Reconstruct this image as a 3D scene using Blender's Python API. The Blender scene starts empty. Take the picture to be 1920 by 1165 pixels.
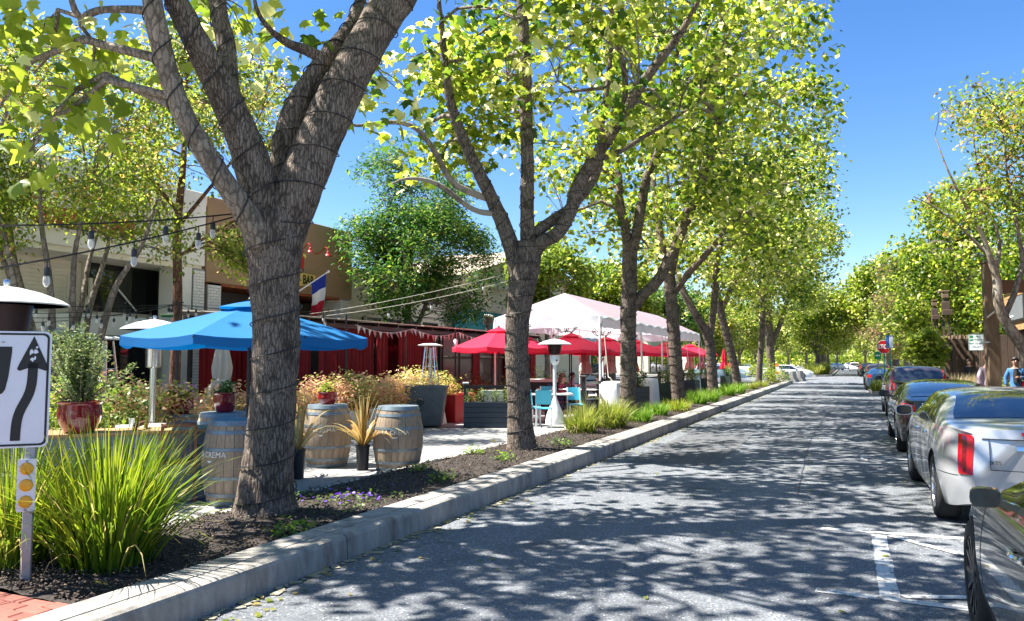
import bpy, bmesh, math, random
import numpy as np
from mathutils import Vector, Matrix, Euler, noise as mnoise

SC = bpy.context.scene
COL = SC.collection
R = math.radians
PI = math.pi
rnd = random.Random(11)
rng = np.random.default_rng(5)

# ------------------------------------------------------------------ camera, sky, sun, exposure
cam_d = bpy.data.cameras.new('camera')
cam = bpy.data.objects.new('camera', cam_d)
COL.objects.link(cam)
cam.location = (0, 0, 1.6)
cam.rotation_euler = (R(90 + 3.768), 0, R(23.44))
cam_d.sensor_width = 36
cam_d.lens = 36 * 1450 / 1920
cam_d.clip_end = 3000
cam_d.clip_start = .05
SC.camera = cam

SUN_EL = 58.0
SUN_TO = Vector((0.93, 0.37, 0)).normalized()          # the way the shadows fall on the ground
wd = bpy.data.worlds.new('World')
SC.world = wd
wd.use_nodes = True
wn = wd.node_tree
bg = wn.nodes['Background']
sky = wn.nodes.new('ShaderNodeTexSky')
sky.sky_type = 'NISHITA'
sky.sun_disc = False
sky.sun_elevation = R(SUN_EL)
sky.sun_rotation = math.atan2(-SUN_TO.x, -SUN_TO.y)
sky.air_density = 1.0
sky.dust_density = 0.25
sky.ozone_density = 3.0
hsv = wn.nodes.new('ShaderNodeHueSaturation')
hsv.inputs['Saturation'].default_value = 1.27
hsv.inputs['Hue'].default_value = .508
wn.links.new(sky.outputs[0], hsv.inputs['Color'])
wn.links.new(hsv.outputs[0], bg.inputs[0])
bg.inputs[1].default_value = 0.068
sun_d = bpy.data.lights.new('sun', 'SUN')
sun_d.energy = 5.0
sun_d.angle = R(0.53)
sun_d.color = (1.0, 0.955, 0.88)
sun = bpy.data.objects.new('sun', sun_d)
COL.objects.link(sun)
sun.location = (-20, -8, 30)
dv = Vector((SUN_TO.x * math.cos(R(SUN_EL)), SUN_TO.y * math.cos(R(SUN_EL)), -math.sin(R(SUN_EL))))
sun.rotation_euler = dv.to_track_quat('-Z', 'Y').to_euler()
SC.view_settings.view_transform = 'Standard'
SC.view_settings.look = 'None'
SC.view_settings.gamma = 1
SC.view_settings.exposure = 1.82
SC.render.engine = 'CYCLES'
SC.cycles.max_bounces = 8
SC.cycles.diffuse_bounces = 4
SC.cycles.glossy_bounces = 3
SC.cycles.transmission_bounces = 5
SC.cycles.transparent_max_bounces = 8
SC.cycles.caustics_reflective = False
SC.cycles.caustics_refractive = False

# ------------------------------------------------------------------ materials
M = {}

def nodes_of(name):
    m = bpy.data.materials.new(name)
    m.use_nodes = True
    nt = m.node_tree
    b = nt.nodes['Principled BSDF']
    M[name] = m
    return m, nt, b

def N(nt, typ, **kw):
    n = nt.nodes.new('ShaderNode' + typ)
    for k, v in kw.items():
        if k.startswith('i_'):
            n.inputs[k[2:].replace('_', ' ')].default_value = v
        else:
            setattr(n, k, v)
    return n

def ramp(nt, fac, stops):
    r = N(nt, 'ValToRGB')
    el = r.color_ramp.elements
    while len(el) < len(stops):
        el.new(.5)
    for e, (p, c) in zip(el, stops):
        e.position = p
        e.color = (c[0], c[1], c[2], 1)
    nt.links.new(fac, r.inputs[0])
    return r.outputs[0]

def c4(c, k=1.0):
    return (min(1, c[0] * k), min(1, c[1] * k), min(1, c[2] * k), 1)

def mat(name, col, rough=.6, metal=0., vary=.12, scale=6., bump=0., bscale=40., coat=0., spec=.5,
        dirt=0., stretch=None, rnd_obj=0., trans=0., sheen=0.):
    """a Principled material with two octaves of colour wear and optional fine relief"""
    m, nt, b = nodes_of(name)
    L = nt.links.new
    tc = N(nt, 'TexCoord')
    src = tc.outputs['Object']
    if stretch:
        mp = N(nt, 'Mapping')
        mp.inputs['Scale'].default_value = stretch
        L(src, mp.inputs[0]); src = mp.outputs[0]
    n1 = N(nt, 'TexNoise', i_Scale=scale, i_Detail=6, i_Roughness=.62)
    L(src, n1.inputs['Vector'])
    o = ramp(nt, n1.outputs[0], [(.28, c4(col, 1 - vary)), (.72, c4(col, 1 + vary))])
    if dirt:
        n2 = N(nt, 'TexNoise', i_Scale=scale * .33, i_Detail=5, i_Roughness=.7)
        L(src, n2.inputs['Vector'])
        mr = N(nt, 'MapRange'); mr.inputs[1].default_value = .5; mr.inputs[2].default_value = .75
        mr.inputs[4].default_value = dirt
        L(n2.outputs[0], mr.inputs[0])
        mx = N(nt, 'Mix', data_type='RGBA')
        mx.inputs[7].default_value = (.07, .06, .05, 1)
        L(mr.outputs[0], mx.inputs[0]); L(o, mx.inputs[6]); o = mx.outputs[2]
    if rnd_obj:
        oi = N(nt, 'ObjectInfo')
        hs = N(nt, 'HueSaturation')
        mr = N(nt, 'MapRange'); mr.inputs[3].default_value = 1 - rnd_obj; mr.inputs[4].default_value = 1 + rnd_obj
        L(oi.outputs['Random'], mr.inputs[0]); L(mr.outputs[0], hs.inputs['Value']); L(o, hs.inputs['Color'])
        o = hs.outputs[0]
    L(o, b.inputs['Base Color'])
    rr = N(nt, 'MapRange'); rr.inputs[3].default_value = max(0, rough - .08); rr.inputs[4].default_value = min(1, rough + .08)
    L(n1.outputs[0], rr.inputs[0]); L(rr.outputs[0], b.inputs['Roughness'])
    b.inputs['Metallic'].default_value = metal
    b.inputs['Specular IOR Level'].default_value = spec
    if coat:
        b.inputs['Coat Weight'].default_value = coat
        b.inputs['Coat Roughness'].default_value = .03
    if trans:
        tl = N(nt, 'BsdfTranslucent')
        L(o, tl.inputs[0])
        ms = N(nt, 'MixShader'); ms.inputs[0].default_value = trans
        L(b.outputs[0], ms.inputs[1]); L(tl.outputs[0], ms.inputs[2])
        L(ms.outputs[0], nt.nodes['Material Output'].inputs[0])
    if bump:
        n3 = N(nt, 'TexNoise', i_Scale=bscale, i_Detail=4)
        L(src, n3.inputs['Vector'])
        bp = N(nt, 'Bump', i_Strength=bump, i_Distance=.01)
        L(n3.outputs[0], bp.inputs['Height']); L(bp.outputs[0], b.inputs['Normal'])
    return m

def leaf_mat(name, stops, trans=.45, rough=.45, tint=1.5):
    """leaves: colour from the per-leaf attribute v, light passing through"""
    m, nt, b = nodes_of(name)
    L = nt.links.new
    at = N(nt, 'Attribute', attribute_name='v')
    o = ramp(nt, at.outputs['Fac'], stops)
    L(o, b.inputs['Base Color'])
    b.inputs['Roughness'].default_value = rough
    b.inputs['Specular IOR Level'].default_value = .35
    hs = N(nt, 'HueSaturation', i_Saturation=1.0, i_Value=tint, i_Hue=.497)
    L(o, hs.inputs['Color'])
    tl = N(nt, 'BsdfTranslucent')
    L(hs.outputs[0], tl.inputs[0])
    ms = N(nt, 'MixShader'); ms.inputs[0].default_value = trans
    L(b.outputs[0], ms.inputs[1]); L(tl.outputs[0], ms.inputs[2])
    L(ms.outputs[0], nt.nodes['Material Output'].inputs[0])
    return m

# ------------------------------------------------------------------ mesh helpers
def rotz(a):
    return Matrix.Rotation(a, 3, 'Z')

class MB:
    """collects shapes; build() links them as ONE mesh object"""
    def __init__(s):
        s.v = []; s.f = []; s.sm = []

    def add(s, vs, fs, smooth=False):
        o = len(s.v)
        s.v += [tuple(p) for p in vs]
        s.f += [tuple(i + o for i in f) for f in fs]
        s.sm += [smooth] * len(fs)
        return s

    def box(s, c, d, rz=0., rot=None, bev=0.):
        x, y, z = d[0] / 2, d[1] / 2, d[2] / 2
        m = rot if rot is not None else rotz(rz)
        c = Vector(c)
        if bev > 0:
            b = min(bev, x * .9, y * .9, z * .9)
            vs = []; idx = {}
            for sx in (-1, 1):
                for sy in (-1, 1):
                    for sz in (-1, 1):
                        for k, q in enumerate(((x, y - b, z - b), (x - b, y, z - b), (x - b, y - b, z))):
                            idx[(sx, sy, sz, k)] = len(vs)
                            vs.append(c + m @ Vector((q[0] * sx, q[1] * sy, q[2] * sz)))
            fs = []
            I = lambda a, b_, c_, k: idx[(a, b_, c_, k)]
            for sg in (-1, 1):
                fx = [I(sg, -1, -1, 0), I(sg, 1, -1, 0), I(sg, 1, 1, 0), I(sg, -1, 1, 0)]
                fy = [I(-1, sg, -1, 1), I(-1, sg, 1, 1), I(1, sg, 1, 1), I(1, sg, -1, 1)]
                fz = [I(-1, -1, sg, 2), I(1, -1, sg, 2), I(1, 1, sg, 2), I(-1, 1, sg, 2)]
                for f in (fx, fy, fz):
                    fs.append(f if sg > 0 else f[::-1])
            for a in (-1, 1):
                for b_ in (-1, 1):
                    e = [I(a, b_, -1, 0), I(a, b_, -1, 1), I(a, b_, 1, 1), I(a, b_, 1, 0)]
                    fs.append(e if a * b_ > 0 else e[::-1])
                    e = [I(a, -1, b_, 0), I(a, 1, b_, 0), I(a, 1, b_, 2), I(a, -1, b_, 2)]
                    fs.append(e if a * b_ > 0 else e[::-1])
                    e = [I(-1, a, b_, 1), I(-1, a, b_, 2), I(1, a, b_, 2), I(1, a, b_, 1)]
                    fs.append(e if a * b_ > 0 else e[::-1])
                    for c_ in (-1, 1):
                        e = [I(a, b_, c_, 0), I(a, b_, c_, 1), I(a, b_, c_, 2)]
                        fs.append(e if a * b_ * c_ > 0 else e[::-1])
            return s.add(vs, fs)
        vs = [c + m @ Vector((i * x, j * y, k * z)) for i in (-1, 1) for j in (-1, 1) for k in (-1, 1)]
        return s.add(vs, [(0, 1, 3, 2), (4, 6, 7, 5), (0, 4, 5, 1), (2, 3, 7, 6), (0, 2, 6, 4), (1, 5, 7, 3)])

    def bar(s, a, b, w, h=None, up=(0, 0, 1)):
        a = Vector(a); b = Vector(b)
        d = b - a
        if d.length < 1e-6:
            return s
        y = d.normalized()
        u = Vector(up)
        if abs(y.dot(u)) > .98:
            u = Vector((1, 0, 0))
        x = y.cross(u).normalized(); z = x.cross(y)
        m = Matrix((x, y, z)).transposed()
        return s.box((a + b) / 2, (w, d.length, h or w), rot=m)

    def tube(s, pts, rad, n=8, cap=True, smooth=True):
        P = [Vector(p) for p in pts]
        if not hasattr(rad, '__len__'):
            rad = [rad] * len(P)
        vs = []; fs = []
        t0 = (P[1] - P[0]).normalized()
        ref = Vector((1, 0, 0)) if abs(t0.x) < .8 else Vector((0, 1, 0))
        nx = (ref - t0 * ref.dot(t0)).normalized()
        for i, p in enumerate(P):
            a = P[max(0, i - 1)]; b = P[min(len(P) - 1, i + 1)]
            t = (b - a)
            t = t.normalized() if t.length > 1e-9 else t0
            nx = (nx - t * nx.dot(t))
            nx = nx.normalized() if nx.length > 1e-9 else Vector((1, 0, 0))
            ny = t.cross(nx)
            for k in range(n):
                q = 2 * PI * k / n
                vs.append(p + (nx * math.cos(q) + ny * math.sin(q)) * rad[i])
        for i in range(len(P) - 1):
            for k in range(n):
                fs.append((i * n + k, i * n + (k + 1) % n, (i + 1) * n + (k + 1) % n, (i + 1) * n + k))
        s.add(vs, fs, smooth)
        if cap:
            o = len(s.v) - len(vs)
            s.f.append(tuple(o + k for k in range(n))[::-1]); s.sm.append(False)
            e = o + (len(P) - 1) * n
            s.f.append(tuple(e + k for k in range(n))); s.sm.append(False)
        return s

    def lathe(s, prof, n=24, c=(0, 0, 0), smooth=True, a0=0., a1=2 * PI, cap=True):
        full = abs(a1 - a0 - 2 * PI) < 1e-6
        m = n if full else n + 1
        vs = []; fs = []
        for r, z in prof:
            for k in range(m):
                q = a0 + (a1 - a0) * k / n
                vs.append((c[0] + r * math.cos(q), c[1] + r * math.sin(q), c[2] + z))
        for i in range(len(prof) - 1):
            for k in range(n if full else m - 1):
                k2 = (k + 1) % m
                fs.append((i * m + k, i * m + k2, (i + 1) * m + k2, (i + 1) * m + k))
        s.add(vs, fs, smooth)
        if cap and full:
            o = len(s.v) - len(vs)
            if prof[0][0] > 1e-4:
                s.f.append(tuple(o + k for k in range(m))[::-1]); s.sm.append(False)
            if prof[-1][0] > 1e-4:
                e = o + (len(prof) - 1) * m
                s.f.append(tuple(e + k for k in range(m))); s.sm.append(False)
        return s

    def prism(s, poly, z0, z1):
        n = len(poly)
        vs = [(p[0], p[1], z0) for p in poly] + [(p[0], p[1], z1) for p in poly]
        fs = [tuple(range(n))[::-1], tuple(range(n, 2 * n))]
        fs += [(k, (k + 1) % n, n + (k + 1) % n, n + k) for k in range(n)]
        return s.add(vs, fs)

    def ext(s, poly3, vec):
        """polygon in space pushed along vec"""
        n = len(poly3)
        vec = Vector(vec)
        vs = [Vector(p) for p in poly3] + [Vector(p) + vec for p in poly3]
        fs = [tuple(range(n))[::-1], tuple(range(n, 2 * n))]
        fs += [(k, (k + 1) % n, n + (k + 1) % n, n + k) for k in range(n)]
        return s.add(vs, fs)

    def ball(s, c, r, n=10, m=7, sc=(1, 1, 1)):
        prof = [(r * math.sin(PI * i / m), -r * math.cos(PI * i / m)) for i in range(m + 1)]
        vs = []; fs = []
        for q, z in prof:
            for k in range(n):
                a = 2 * PI * k / n
                vs.append((c[0] + q * math.cos(a) * sc[0], c[1] + q * math.sin(a) * sc[1], c[2] + z * sc[2]))
        for i in range(m):
            for k in range(n):
                fs.append((i * n + k, i * n + (k + 1) % n, (i + 1) * n + (k + 1) % n, (i + 1) * n + k))
        return s.add(vs, fs, True)

    def grid(s, P, smooth=True, closed_u=False):
        """P[i][j] grid of points"""
        n = len(P); m = len(P[0])
        vs = [p for r_ in P for p in r_]
        fs = []
        for i in range(n - 1):
            for j in range(m - 1 if not closed_u else m):
                fs.append((i * m + j, i * m + (j + 1) % m, (i + 1) * m + (j + 1) % m, (i + 1) * m + j))
        return s.add(vs, fs, smooth)

    def mesh(s, name, ang=40):
        me = bpy.data.meshes.new(name)
        me.from_pydata(s.v, [], s.f)
        me.polygons.foreach_set('use_smooth', s.sm)
        me.update()
        if any(s.sm):
            me.set_sharp_from_angle(angle=R(ang))
        return me

    def build(s, name, m, parent=None, loc=None, rz=0., ang=40, solid=0.):
        me = s.mesh(name, ang)
        me.materials.append(M[m] if isinstance(m, str) else m)
        return link(name, me, parent, loc, rz)

def link(name, me, parent=None, loc=None, rz=0.):
    o = bpy.data.objects.new(name, me)
    COL.objects.link(o)
    o.parent = parent
    if loc is not None:
        o.location = loc
    if rz:
        o.rotation_euler = (0, 0, rz)
    return o

def tag(o, label=None, cat=None, group=None, kind=None):
    if label: o['label'] = label
    if cat: o['category'] = cat
    if group: o['group'] = group
    if kind: o['kind'] = kind
    return o

def thing(name, label, cat, loc=(0, 0, 0), rz=0., group=None):
    o = bpy.data.objects.new(name, None)
    COL.objects.link(o)
    o.empty_display_size = .2
    o.location = loc
    o.rotation_euler = (0, 0, rz)
    return tag(o, label, cat, group)

def copy_tree(o, parent=None, loc=None, rz=None, label=None, scale=None):
    c = o.copy()
    COL.objects.link(c)
    c.parent = parent
    if loc is not None: c.location = loc
    if rz is not None: c.rotation_euler = (0, 0, rz)
    if scale is not None: c.scale = scale if hasattr(scale, '__len__') else (scale,) * 3
    if label: c['label'] = label
    for ch in list(o.children):
        copy_tree(ch, c)
    return c

def struct(name, mb, m, parent=None, label=None, ang=40):
    o = mb.build(name, m, parent, ang=ang)
    if parent is None:
        o['kind'] = 'structure'
        if label: o['label'] = label
    return o

TMP = bpy.data.scenes.new('workbench')
def evaluated(ob, extra=()):
    """mesh of an object with its modifiers applied, worked out in a scene of its own"""
    for o in (ob, *extra): TMP.collection.objects.link(o)
    with bpy.context.temp_override(scene=TMP, view_layer=TMP.view_layers[0]):
        dg = bpy.context.evaluated_depsgraph_get()
    me = bpy.data.meshes.new_from_object(ob.evaluated_get(dg))
    for o in (ob, *extra): bpy.data.objects.remove(o)
    return me

def fast_mesh(name, V, Fc, nper, attr=None, smooth=False):
    """V (n,3) float array, Fc (m,nper) int array; attr: per-vertex float"""
    me = bpy.data.meshes.new(name)
    nv = len(V); nf = len(Fc)
    me.vertices.add(nv)
    me.vertices.foreach_set('co', np.ascontiguousarray(V, dtype=np.float32).ravel())
    me.loops.add(nf * nper)
    me.loops.foreach_set('vertex_index', np.ascontiguousarray(Fc, dtype=np.int32).ravel())
    me.polygons.add(nf)
    me.polygons.foreach_set('loop_start', np.arange(0, nf * nper, nper, dtype=np.int32))
    if smooth:
        me.polygons.foreach_set('use_smooth', np.ones(nf, dtype=bool))
    if attr is not None:
        a = me.attributes.new('v', 'FLOAT', 'POINT')
        a.data.foreach_set('value', np.ascontiguousarray(attr, dtype=np.float32))
    me.update(calc_edges=True)
    return me

# leaf outlines: stem at the origin, blade along +y, unit length
def _leaf(pts, fan, droop):
    v = np.array([(x, y, -droop * (x * x * 1.3 + max(0, y - .3) ** 2)) for x, y in pts], dtype=float)
    return v, np.array(fan)

_pl = [(0, .38), (0, 0), (.22, -.06), (.5, .1), (.36, .3), (.55, .62), (.26, .58), (0, 1.02),
       (-.26, .58), (-.55, .62), (-.36, .3), (-.5, .1), (-.22, -.06)]
LEAF_PLANE = _leaf(_pl, [(0, i, i + 1) for i in range(1, 12)] + [(0, 12, 1)], .35)
LEAF_LOBE = _leaf([(0, .3), (0, 0), (.4, .1), (.34, .4), (.3, .68), (0, 1), (-.3, .68), (-.34, .4), (-.4, .1)],
                  [(0, i, i + 1) for i in range(1, 8)] + [(0, 8, 1)], .5)
LEAF_TRI = _leaf([(0, 0), (.42, .35), (.2, .75), (0, 1), (-.2, .75), (-.42, .35)],
                 [(0, 1, 2), (0, 2, 3), (0, 3, 4), (0, 4, 5)], .5)
LEAF_SLIM = _leaf([(0, 0), (.17, .45), (0, 1), (-.17, .45)], [(0, 1, 2), (0, 2, 3)], .4)
LEAF_OVAL = _leaf([(0, 0), (.28, .4), (0, 1), (-.28, .4)], [(0, 1, 2), (0, 2, 3)], .5)

def leaves(pos, size, tmpl, r, hang=.5, vbase=None, vspread=.25, out=None):
    """arrays of posed leaf copies: (verts, tris, attr)"""
    tv, tf = tmpl
    n = len(pos)
    sz = size * r.uniform(.65, 1.2, n)
    yaw = r.uniform(0, 2 * PI, n)
    d = np.stack([np.cos(yaw), np.sin(yaw), -hang + r.normal(0, .45, n)], 1)     # blade axis
    if out is not None:
        d[:, :2] += out[:, :2] * .7
    d /= np.linalg.norm(d, axis=1, keepdims=True)
    up = np.stack([r.normal(0, .55, n), r.normal(0, .55, n), np.ones(n)], 1)
    x = np.cross(d, up); x /= np.linalg.norm(x, axis=1, keepdims=True)
    z = np.cross(x, d)
    V = (pos[:, None, :] + sz[:, None, None] * (tv[None, :, 0:1] * x[:, None, :] + tv[None, :, 1:2] * d[:, None, :]
                                              + tv[None, :, 2:3] * z[:, None, :]))
    Fc = tf[None] + (np.arange(n) * len(tv))[:, None, None]
    if vbase is None:
        vbase = np.full(n, .5)
    a = np.clip(vbase + r.normal(0, vspread, n), 0, 1)
    return V.reshape(-1, 3), Fc.reshape(-1, 3), np.repeat(a, len(tv))

def leaf_obj(name, m, parent, parts, kind='stuff'):
    V = []; Fc = []; A = []; o = 0
    for v, f, a in parts:
        V.append(v); Fc.append(f + o); A.append(a); o += len(v)
    me = fast_mesh(name, np.concatenate(V), np.concatenate(Fc), 3, np.concatenate(A))
    me.materials.append(M[m])
    ob = link(name, me, parent)
    if kind: ob['kind'] = kind
    return ob
# ------------------------------------------------------------------ materials of the setting
def asphalt(name, base, speck, patch):
    m, nt, b = nodes_of(name)
    L = nt.links.new
    tc = N(nt, 'TexCoord')
    big = N(nt, 'TexNoise', i_Scale=.35, i_Detail=6, i_Roughness=.65)
    L(tc.outputs['Object'], big.inputs['Vector'])
    mp = N(nt, 'Mapping'); mp.inputs['Scale'].default_value = (2.2, .16, 1)
    L(tc.outputs['Object'], mp.inputs[0])
    lane = N(nt, 'TexNoise', i_Scale=1.0, i_Detail=3)
    L(mp.outputs[0], lane.inputs['Vector'])
    vo = N(nt, 'TexVoronoi', i_Scale=95, feature='F1')
    L(tc.outputs['Object'], vo.inputs['Vector'])
    vo2 = N(nt, 'TexVoronoi', i_Scale=38, feature='F1')
    L(tc.outputs['Object'], vo2.inputs['Vector'])
    sp = ramp(nt, vo.outputs['Color'], [(.25, c4(base, .55)), (.55, base), (.86, base), (.93, speck)])
    sp2 = ramp(nt, vo2.outputs['Color'], [(.1, (.65,) * 3), (.5, (1,) * 3), (.9, (1.0,) * 3), (.95, (1.7,) * 3)])
    mx = N(nt, 'Mix', data_type='RGBA', blend_type='MULTIPLY'); mx.inputs[0].default_value = .6
    L(sp, mx.inputs[6]); L(sp2, mx.inputs[7])
    pr = ramp(nt, big.outputs[0], [(.3, (1 - patch,) * 3), (.7, (1 + patch,) * 3)])
    m2 = N(nt, 'Mix', data_type='RGBA', blend_type='MULTIPLY'); m2.inputs[0].default_value = 1
    L(mx.outputs[2], m2.inputs[6]); L(pr, m2.inputs[7])
    lr = ramp(nt, lane.outputs[0], [(.35, (.88,) * 3), (.65, (1.1,) * 3)])
    m3 = N(nt, 'Mix', data_type='RGBA', blend_type='MULTIPLY'); m3.inputs[0].default_value = 1
    L(m2.outputs[2], m3.inputs[6]); L(lr, m3.inputs[7])
    # tar-sealed cracks
    cw = N(nt, 'TexNoise', i_Scale=1.3, i_Detail=4)
    L(tc.outputs['Object'], cw.inputs['Vector'])
    vm = N(nt, 'VectorMath', operation='SCALE'); vm.inputs[3].default_value = .9
    L(cw.outputs['Color'], vm.inputs[0])
    va = N(nt, 'VectorMath', operation='ADD')
    L(tc.outputs['Object'], va.inputs[0]); L(vm.outputs[0], va.inputs[1])
    ck = N(nt, 'TexVoronoi', i_Scale=.22, feature='DISTANCE_TO_EDGE')
    L(va.outputs[0], ck.inputs['Vector'])
    cr = ramp(nt, ck.outputs[0], [(.0, (.7,) * 3), (.0022, (.75,) * 3), (.004, (1,) * 3)])
    m4 = N(nt, 'Mix', data_type='RGBA', blend_type='MULTIPLY'); m4.inputs[0].default_value = 1
    L(m3.outputs[2], m4.inputs[6]); L(cr, m4.inputs[7])
    ov = N(nt, 'TexVoronoi', i_Scale=.75, feature='F1')
    L(va.outputs[0], ov.inputs['Vector'])
    orr = ramp(nt, ov.outputs['Distance'], [(.0, (.55,) * 3), (.07, (.7,) * 3), (.16, (1,) * 3)])
    m5 = N(nt, 'Mix', data_type='RGBA', blend_type='MULTIPLY'); m5.inputs[0].default_value = .8
    L(m4.outputs[2], m5.inputs[6]); L(orr, m5.inputs[7])
    L(m5.outputs[2], b.inputs['Base Color'])
    b.inputs['Roughness'].default_value = .82
    b.inputs['Specular IOR Level'].default_value = .35
    bp = N(nt, 'Bump', i_Strength=.55, i_Distance=.006)
    L(vo.outputs['Distance'], bp.inputs['Height'])
    L(bp.outputs[0], b.inputs['Normal'])
    return m

asphalt('asphalt', (.172, .184, .2), (.55, .54, .52), .2)
asphalt('asphalt_pale', (.33, .325, .315), (.55, .54, .52), .12)
mat('far_ground', (.16, .15, .12), .9, vary=.3, scale=.5)
mat('concrete', (.36, .345, .31), .85, vary=.14, scale=3, bump=.35, bscale=160, dirt=.35)
mat('kerb_concrete', (.33, .31, .275), .87, vary=.3, scale=2.2, bump=.7, bscale=40, dirt=.85, rnd_obj=.1, stretch=(5, 5, 1.4))
mat('joint_dark', (.06, .055, .05), .95)
mat('gutter_dirt', (.30, .27, .19), .95, vary=.35, scale=9, bump=.5, bscale=70)
mat('mulch', (.035, .026, .02), .95, vary=.6, scale=30, bump=1.0, bscale=60)
mat('mulch_chip', (.07, .05, .037), .9, vary=.5, scale=20)
mat('chip_pale', (.26, .2, .13), .9, vary=.3, scale=20)
mat('brick_red', (.27, .085, .06), .85, vary=.25, scale=9, bump=.4, bscale=120, rnd_obj=.16)
mat('sand_joint', (.09, .065, .05), .95)

def paint_worn(name, col, thr):
    m, nt, b = nodes_of(name)
    L = nt.links.new
    tc = N(nt, 'TexCoord')
    n = N(nt, 'TexNoise', i_Scale=9, i_Detail=9, i_Roughness=.75)
    L(tc.outputs['Object'], n.inputs['Vector'])
    o = ramp(nt, n.outputs[0], [(thr - .03, (.13, .13, .135)), (thr + .03, col)])
    L(o, b.inputs['Base Color'])
    b.inputs['Roughness'].default_value = .75
    return m
paint_worn('road_paint', (.56, .56, .54), .455)

# ------------------------------------------------------------------ ground sheets
def sheet(x0, x1, y0, y1, z, nx=1, ny=1):
    mb = MB()
    mb.grid([[(x0 + (x1 - x0) * i / nx, y0 + (y1 - y0) * j / ny, z) for i in range(nx + 1)] for j in range(ny + 1)], smooth=False)
    return mb

struct('ground', sheet(-900, 900, -300, 1500, -.03), 'far_ground', label='wide ground reaching the horizon')
# the carriageway, with the crossing street beyond the strip's end
mb = MB()
mb.add([(-3.76, -12, 0), (2.9, -12, 0), (2.9, 64, 0), (60, 64, 0), (60, 84, 0), (3.2, 84, 0), (3.2, 420, 0), (-12.5, 420, 0), (-12.5, 84, 0),
        (-60, 84, 0), (-60, 64, 0), (-13.4, 64, 0), (-13.4, 60.6, 0), (-3.76, 60.6, 0)], [tuple(range(14))])
ROAD = struct('road', mb, 'asphalt', label='dappled grey asphalt road running to the distance')
PLAZA = struct('closed_lane', sheet(-13.4, -5.62, -12, 60.6, 0), 'asphalt_pale', label='pale closed lane used for outdoor dining')

# painted parking marks
def stripe(x0, y0, x1, y1, w, z=.004):
    a = Vector((x0, y0, z)); b = Vector((x1, y1, z))
    d = (b - a).normalized(); n = Vector((-d.y, d.x, 0)) * w / 2
    # ragged edges
    k = max(4, int((b - a).length / .12))
    P = []
    for i in range(k + 1):
        p = a.lerp(b, i / k)
        P.append([p - n * (1 + rnd.uniform(-.12, .12)), p + n * (1 + rnd.uniform(-.12, .12))])
    mb = MB(); mb.grid(P, smooth=False)
    o = mb.build('parking_line', 'road_paint', ROAD)
    return o
stripe(.22, 5.95, .22, 8.05, .125)
stripe(-.28, 8.1, 2.7, 8.22, .1)
stripe(.3, 8.02, 1.3, 6.95, .09, .008)
stripe(-.25, 5.93, 2.7, 5.75, .1)
stripe(.3, 5.98, 1.25, 6.35, .08, .008)
stripe(.2, 13.9, .2, 14.6, .1)
stripe(.2, 14.25, 2.7, 14.25, .1)
stripe(.2, 20.2, 2.7, 20.2, .1)
for k in range(7):
    stripe(-3.2 + k * 1.0, 61.6, -3.2 + k * 1.0, 63.4, .4)

# tar seams and a trench repair
mat('tar', (.035, .036, .04), .6, vary=.2, scale=8)
asphalt('asphalt_patch', (.12, .125, .132), (.4, .4, .39), .12)
def seam(pts, w):
    P = []
    for i in range(len(pts) - 1):
        a = Vector((*pts[i], .004)); b = Vector((*pts[i + 1], .004))
        n = Vector((-(b - a).y, (b - a).x, 0)).normalized()
        k = max(3, int((b - a).length / .15))
        for j in range(k + (i == len(pts) - 2)):
            p = a.lerp(b, j / k); q = .03 * mnoise.noise((p.x * 1.7, p.y * 1.7, 2)); ww = w * (1 + .5 * mnoise.noise((p.x * 5, p.y * 5, 7)))
            P.append([p + n * (q - ww / 2), p + n * (q + ww / 2)])
    mb = MB(); mb.grid(P, smooth=False); mb.build('tar_seam', 'tar', ROAD)
seam([(-3.7, 9.9), (-1.2, 10.05), (2.8, 10.0)], .018)
seam([(-3.7, 24.6), (2.8, 24.8)], .025)
seam([(-.6, 10.1), (-.75, 16.5), (-.65, 24.6)], .014)
mb = MB(); mb.grid([[(-3.3, 12.2, .0045), (-1.9, 12.25, .0045)], [(-3.32, 17.8, .0045), (-1.92, 17.7, .0045)]], smooth=False); mb.build('asphalt_repair', 'asphalt_patch', ROAD)
# ------------------------------------------------------------------ planting strip with its kerb
KERB = struct('kerb', MB().box((-3.95, 26.9, .085), (.36, 67.2, .165)), 'joint_dark', label='pale concrete kerb along the planting strip')
L0 = 3.87
prof = [(-3.75, 0), (-3.762, .165), (-3.775, .188), (-3.8, .2), (-3.925, .203), (-3.93, .19), (-3.94, .19), (-3.945, .203), (-4.14, .206), (-4.15, .195), (-4.15, .0)]
def kerb_piece(L):
    mb = MB()
    n = len(prof)
    k = 8
    vs = []; fs = []
    for j in range(k + 1):
        y = L * j / k
        for i, (x, z) in enumerate(prof):
            e = .004 * mnoise.noise((x * 7, y * 3 + L, z * 5)) if i not in (0, n - 1) else 0
            vs.append((x + e, y, z + e * .8))
    for j in range(k):
        for i in range(n - 1):
            fs.append((j * n + i, j * n + i + 1, (j + 1) * n + i + 1, (j + 1) * n + i))
    fs.append(tuple(range(n))[::-1]); fs.append(tuple(k * n + i for i in range(n)))
    mb.add(vs, fs)
    return mb.mesh('kerb_stone')
KM = kerb_piece(L0 - .014)
KM.materials.append(M['kerb_concrete'])
y = 5.32 - 3 * L0
while y < 59:
    link('kerb_stone', KM, KERB, (0, y, 0))
    y += L0
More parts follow.
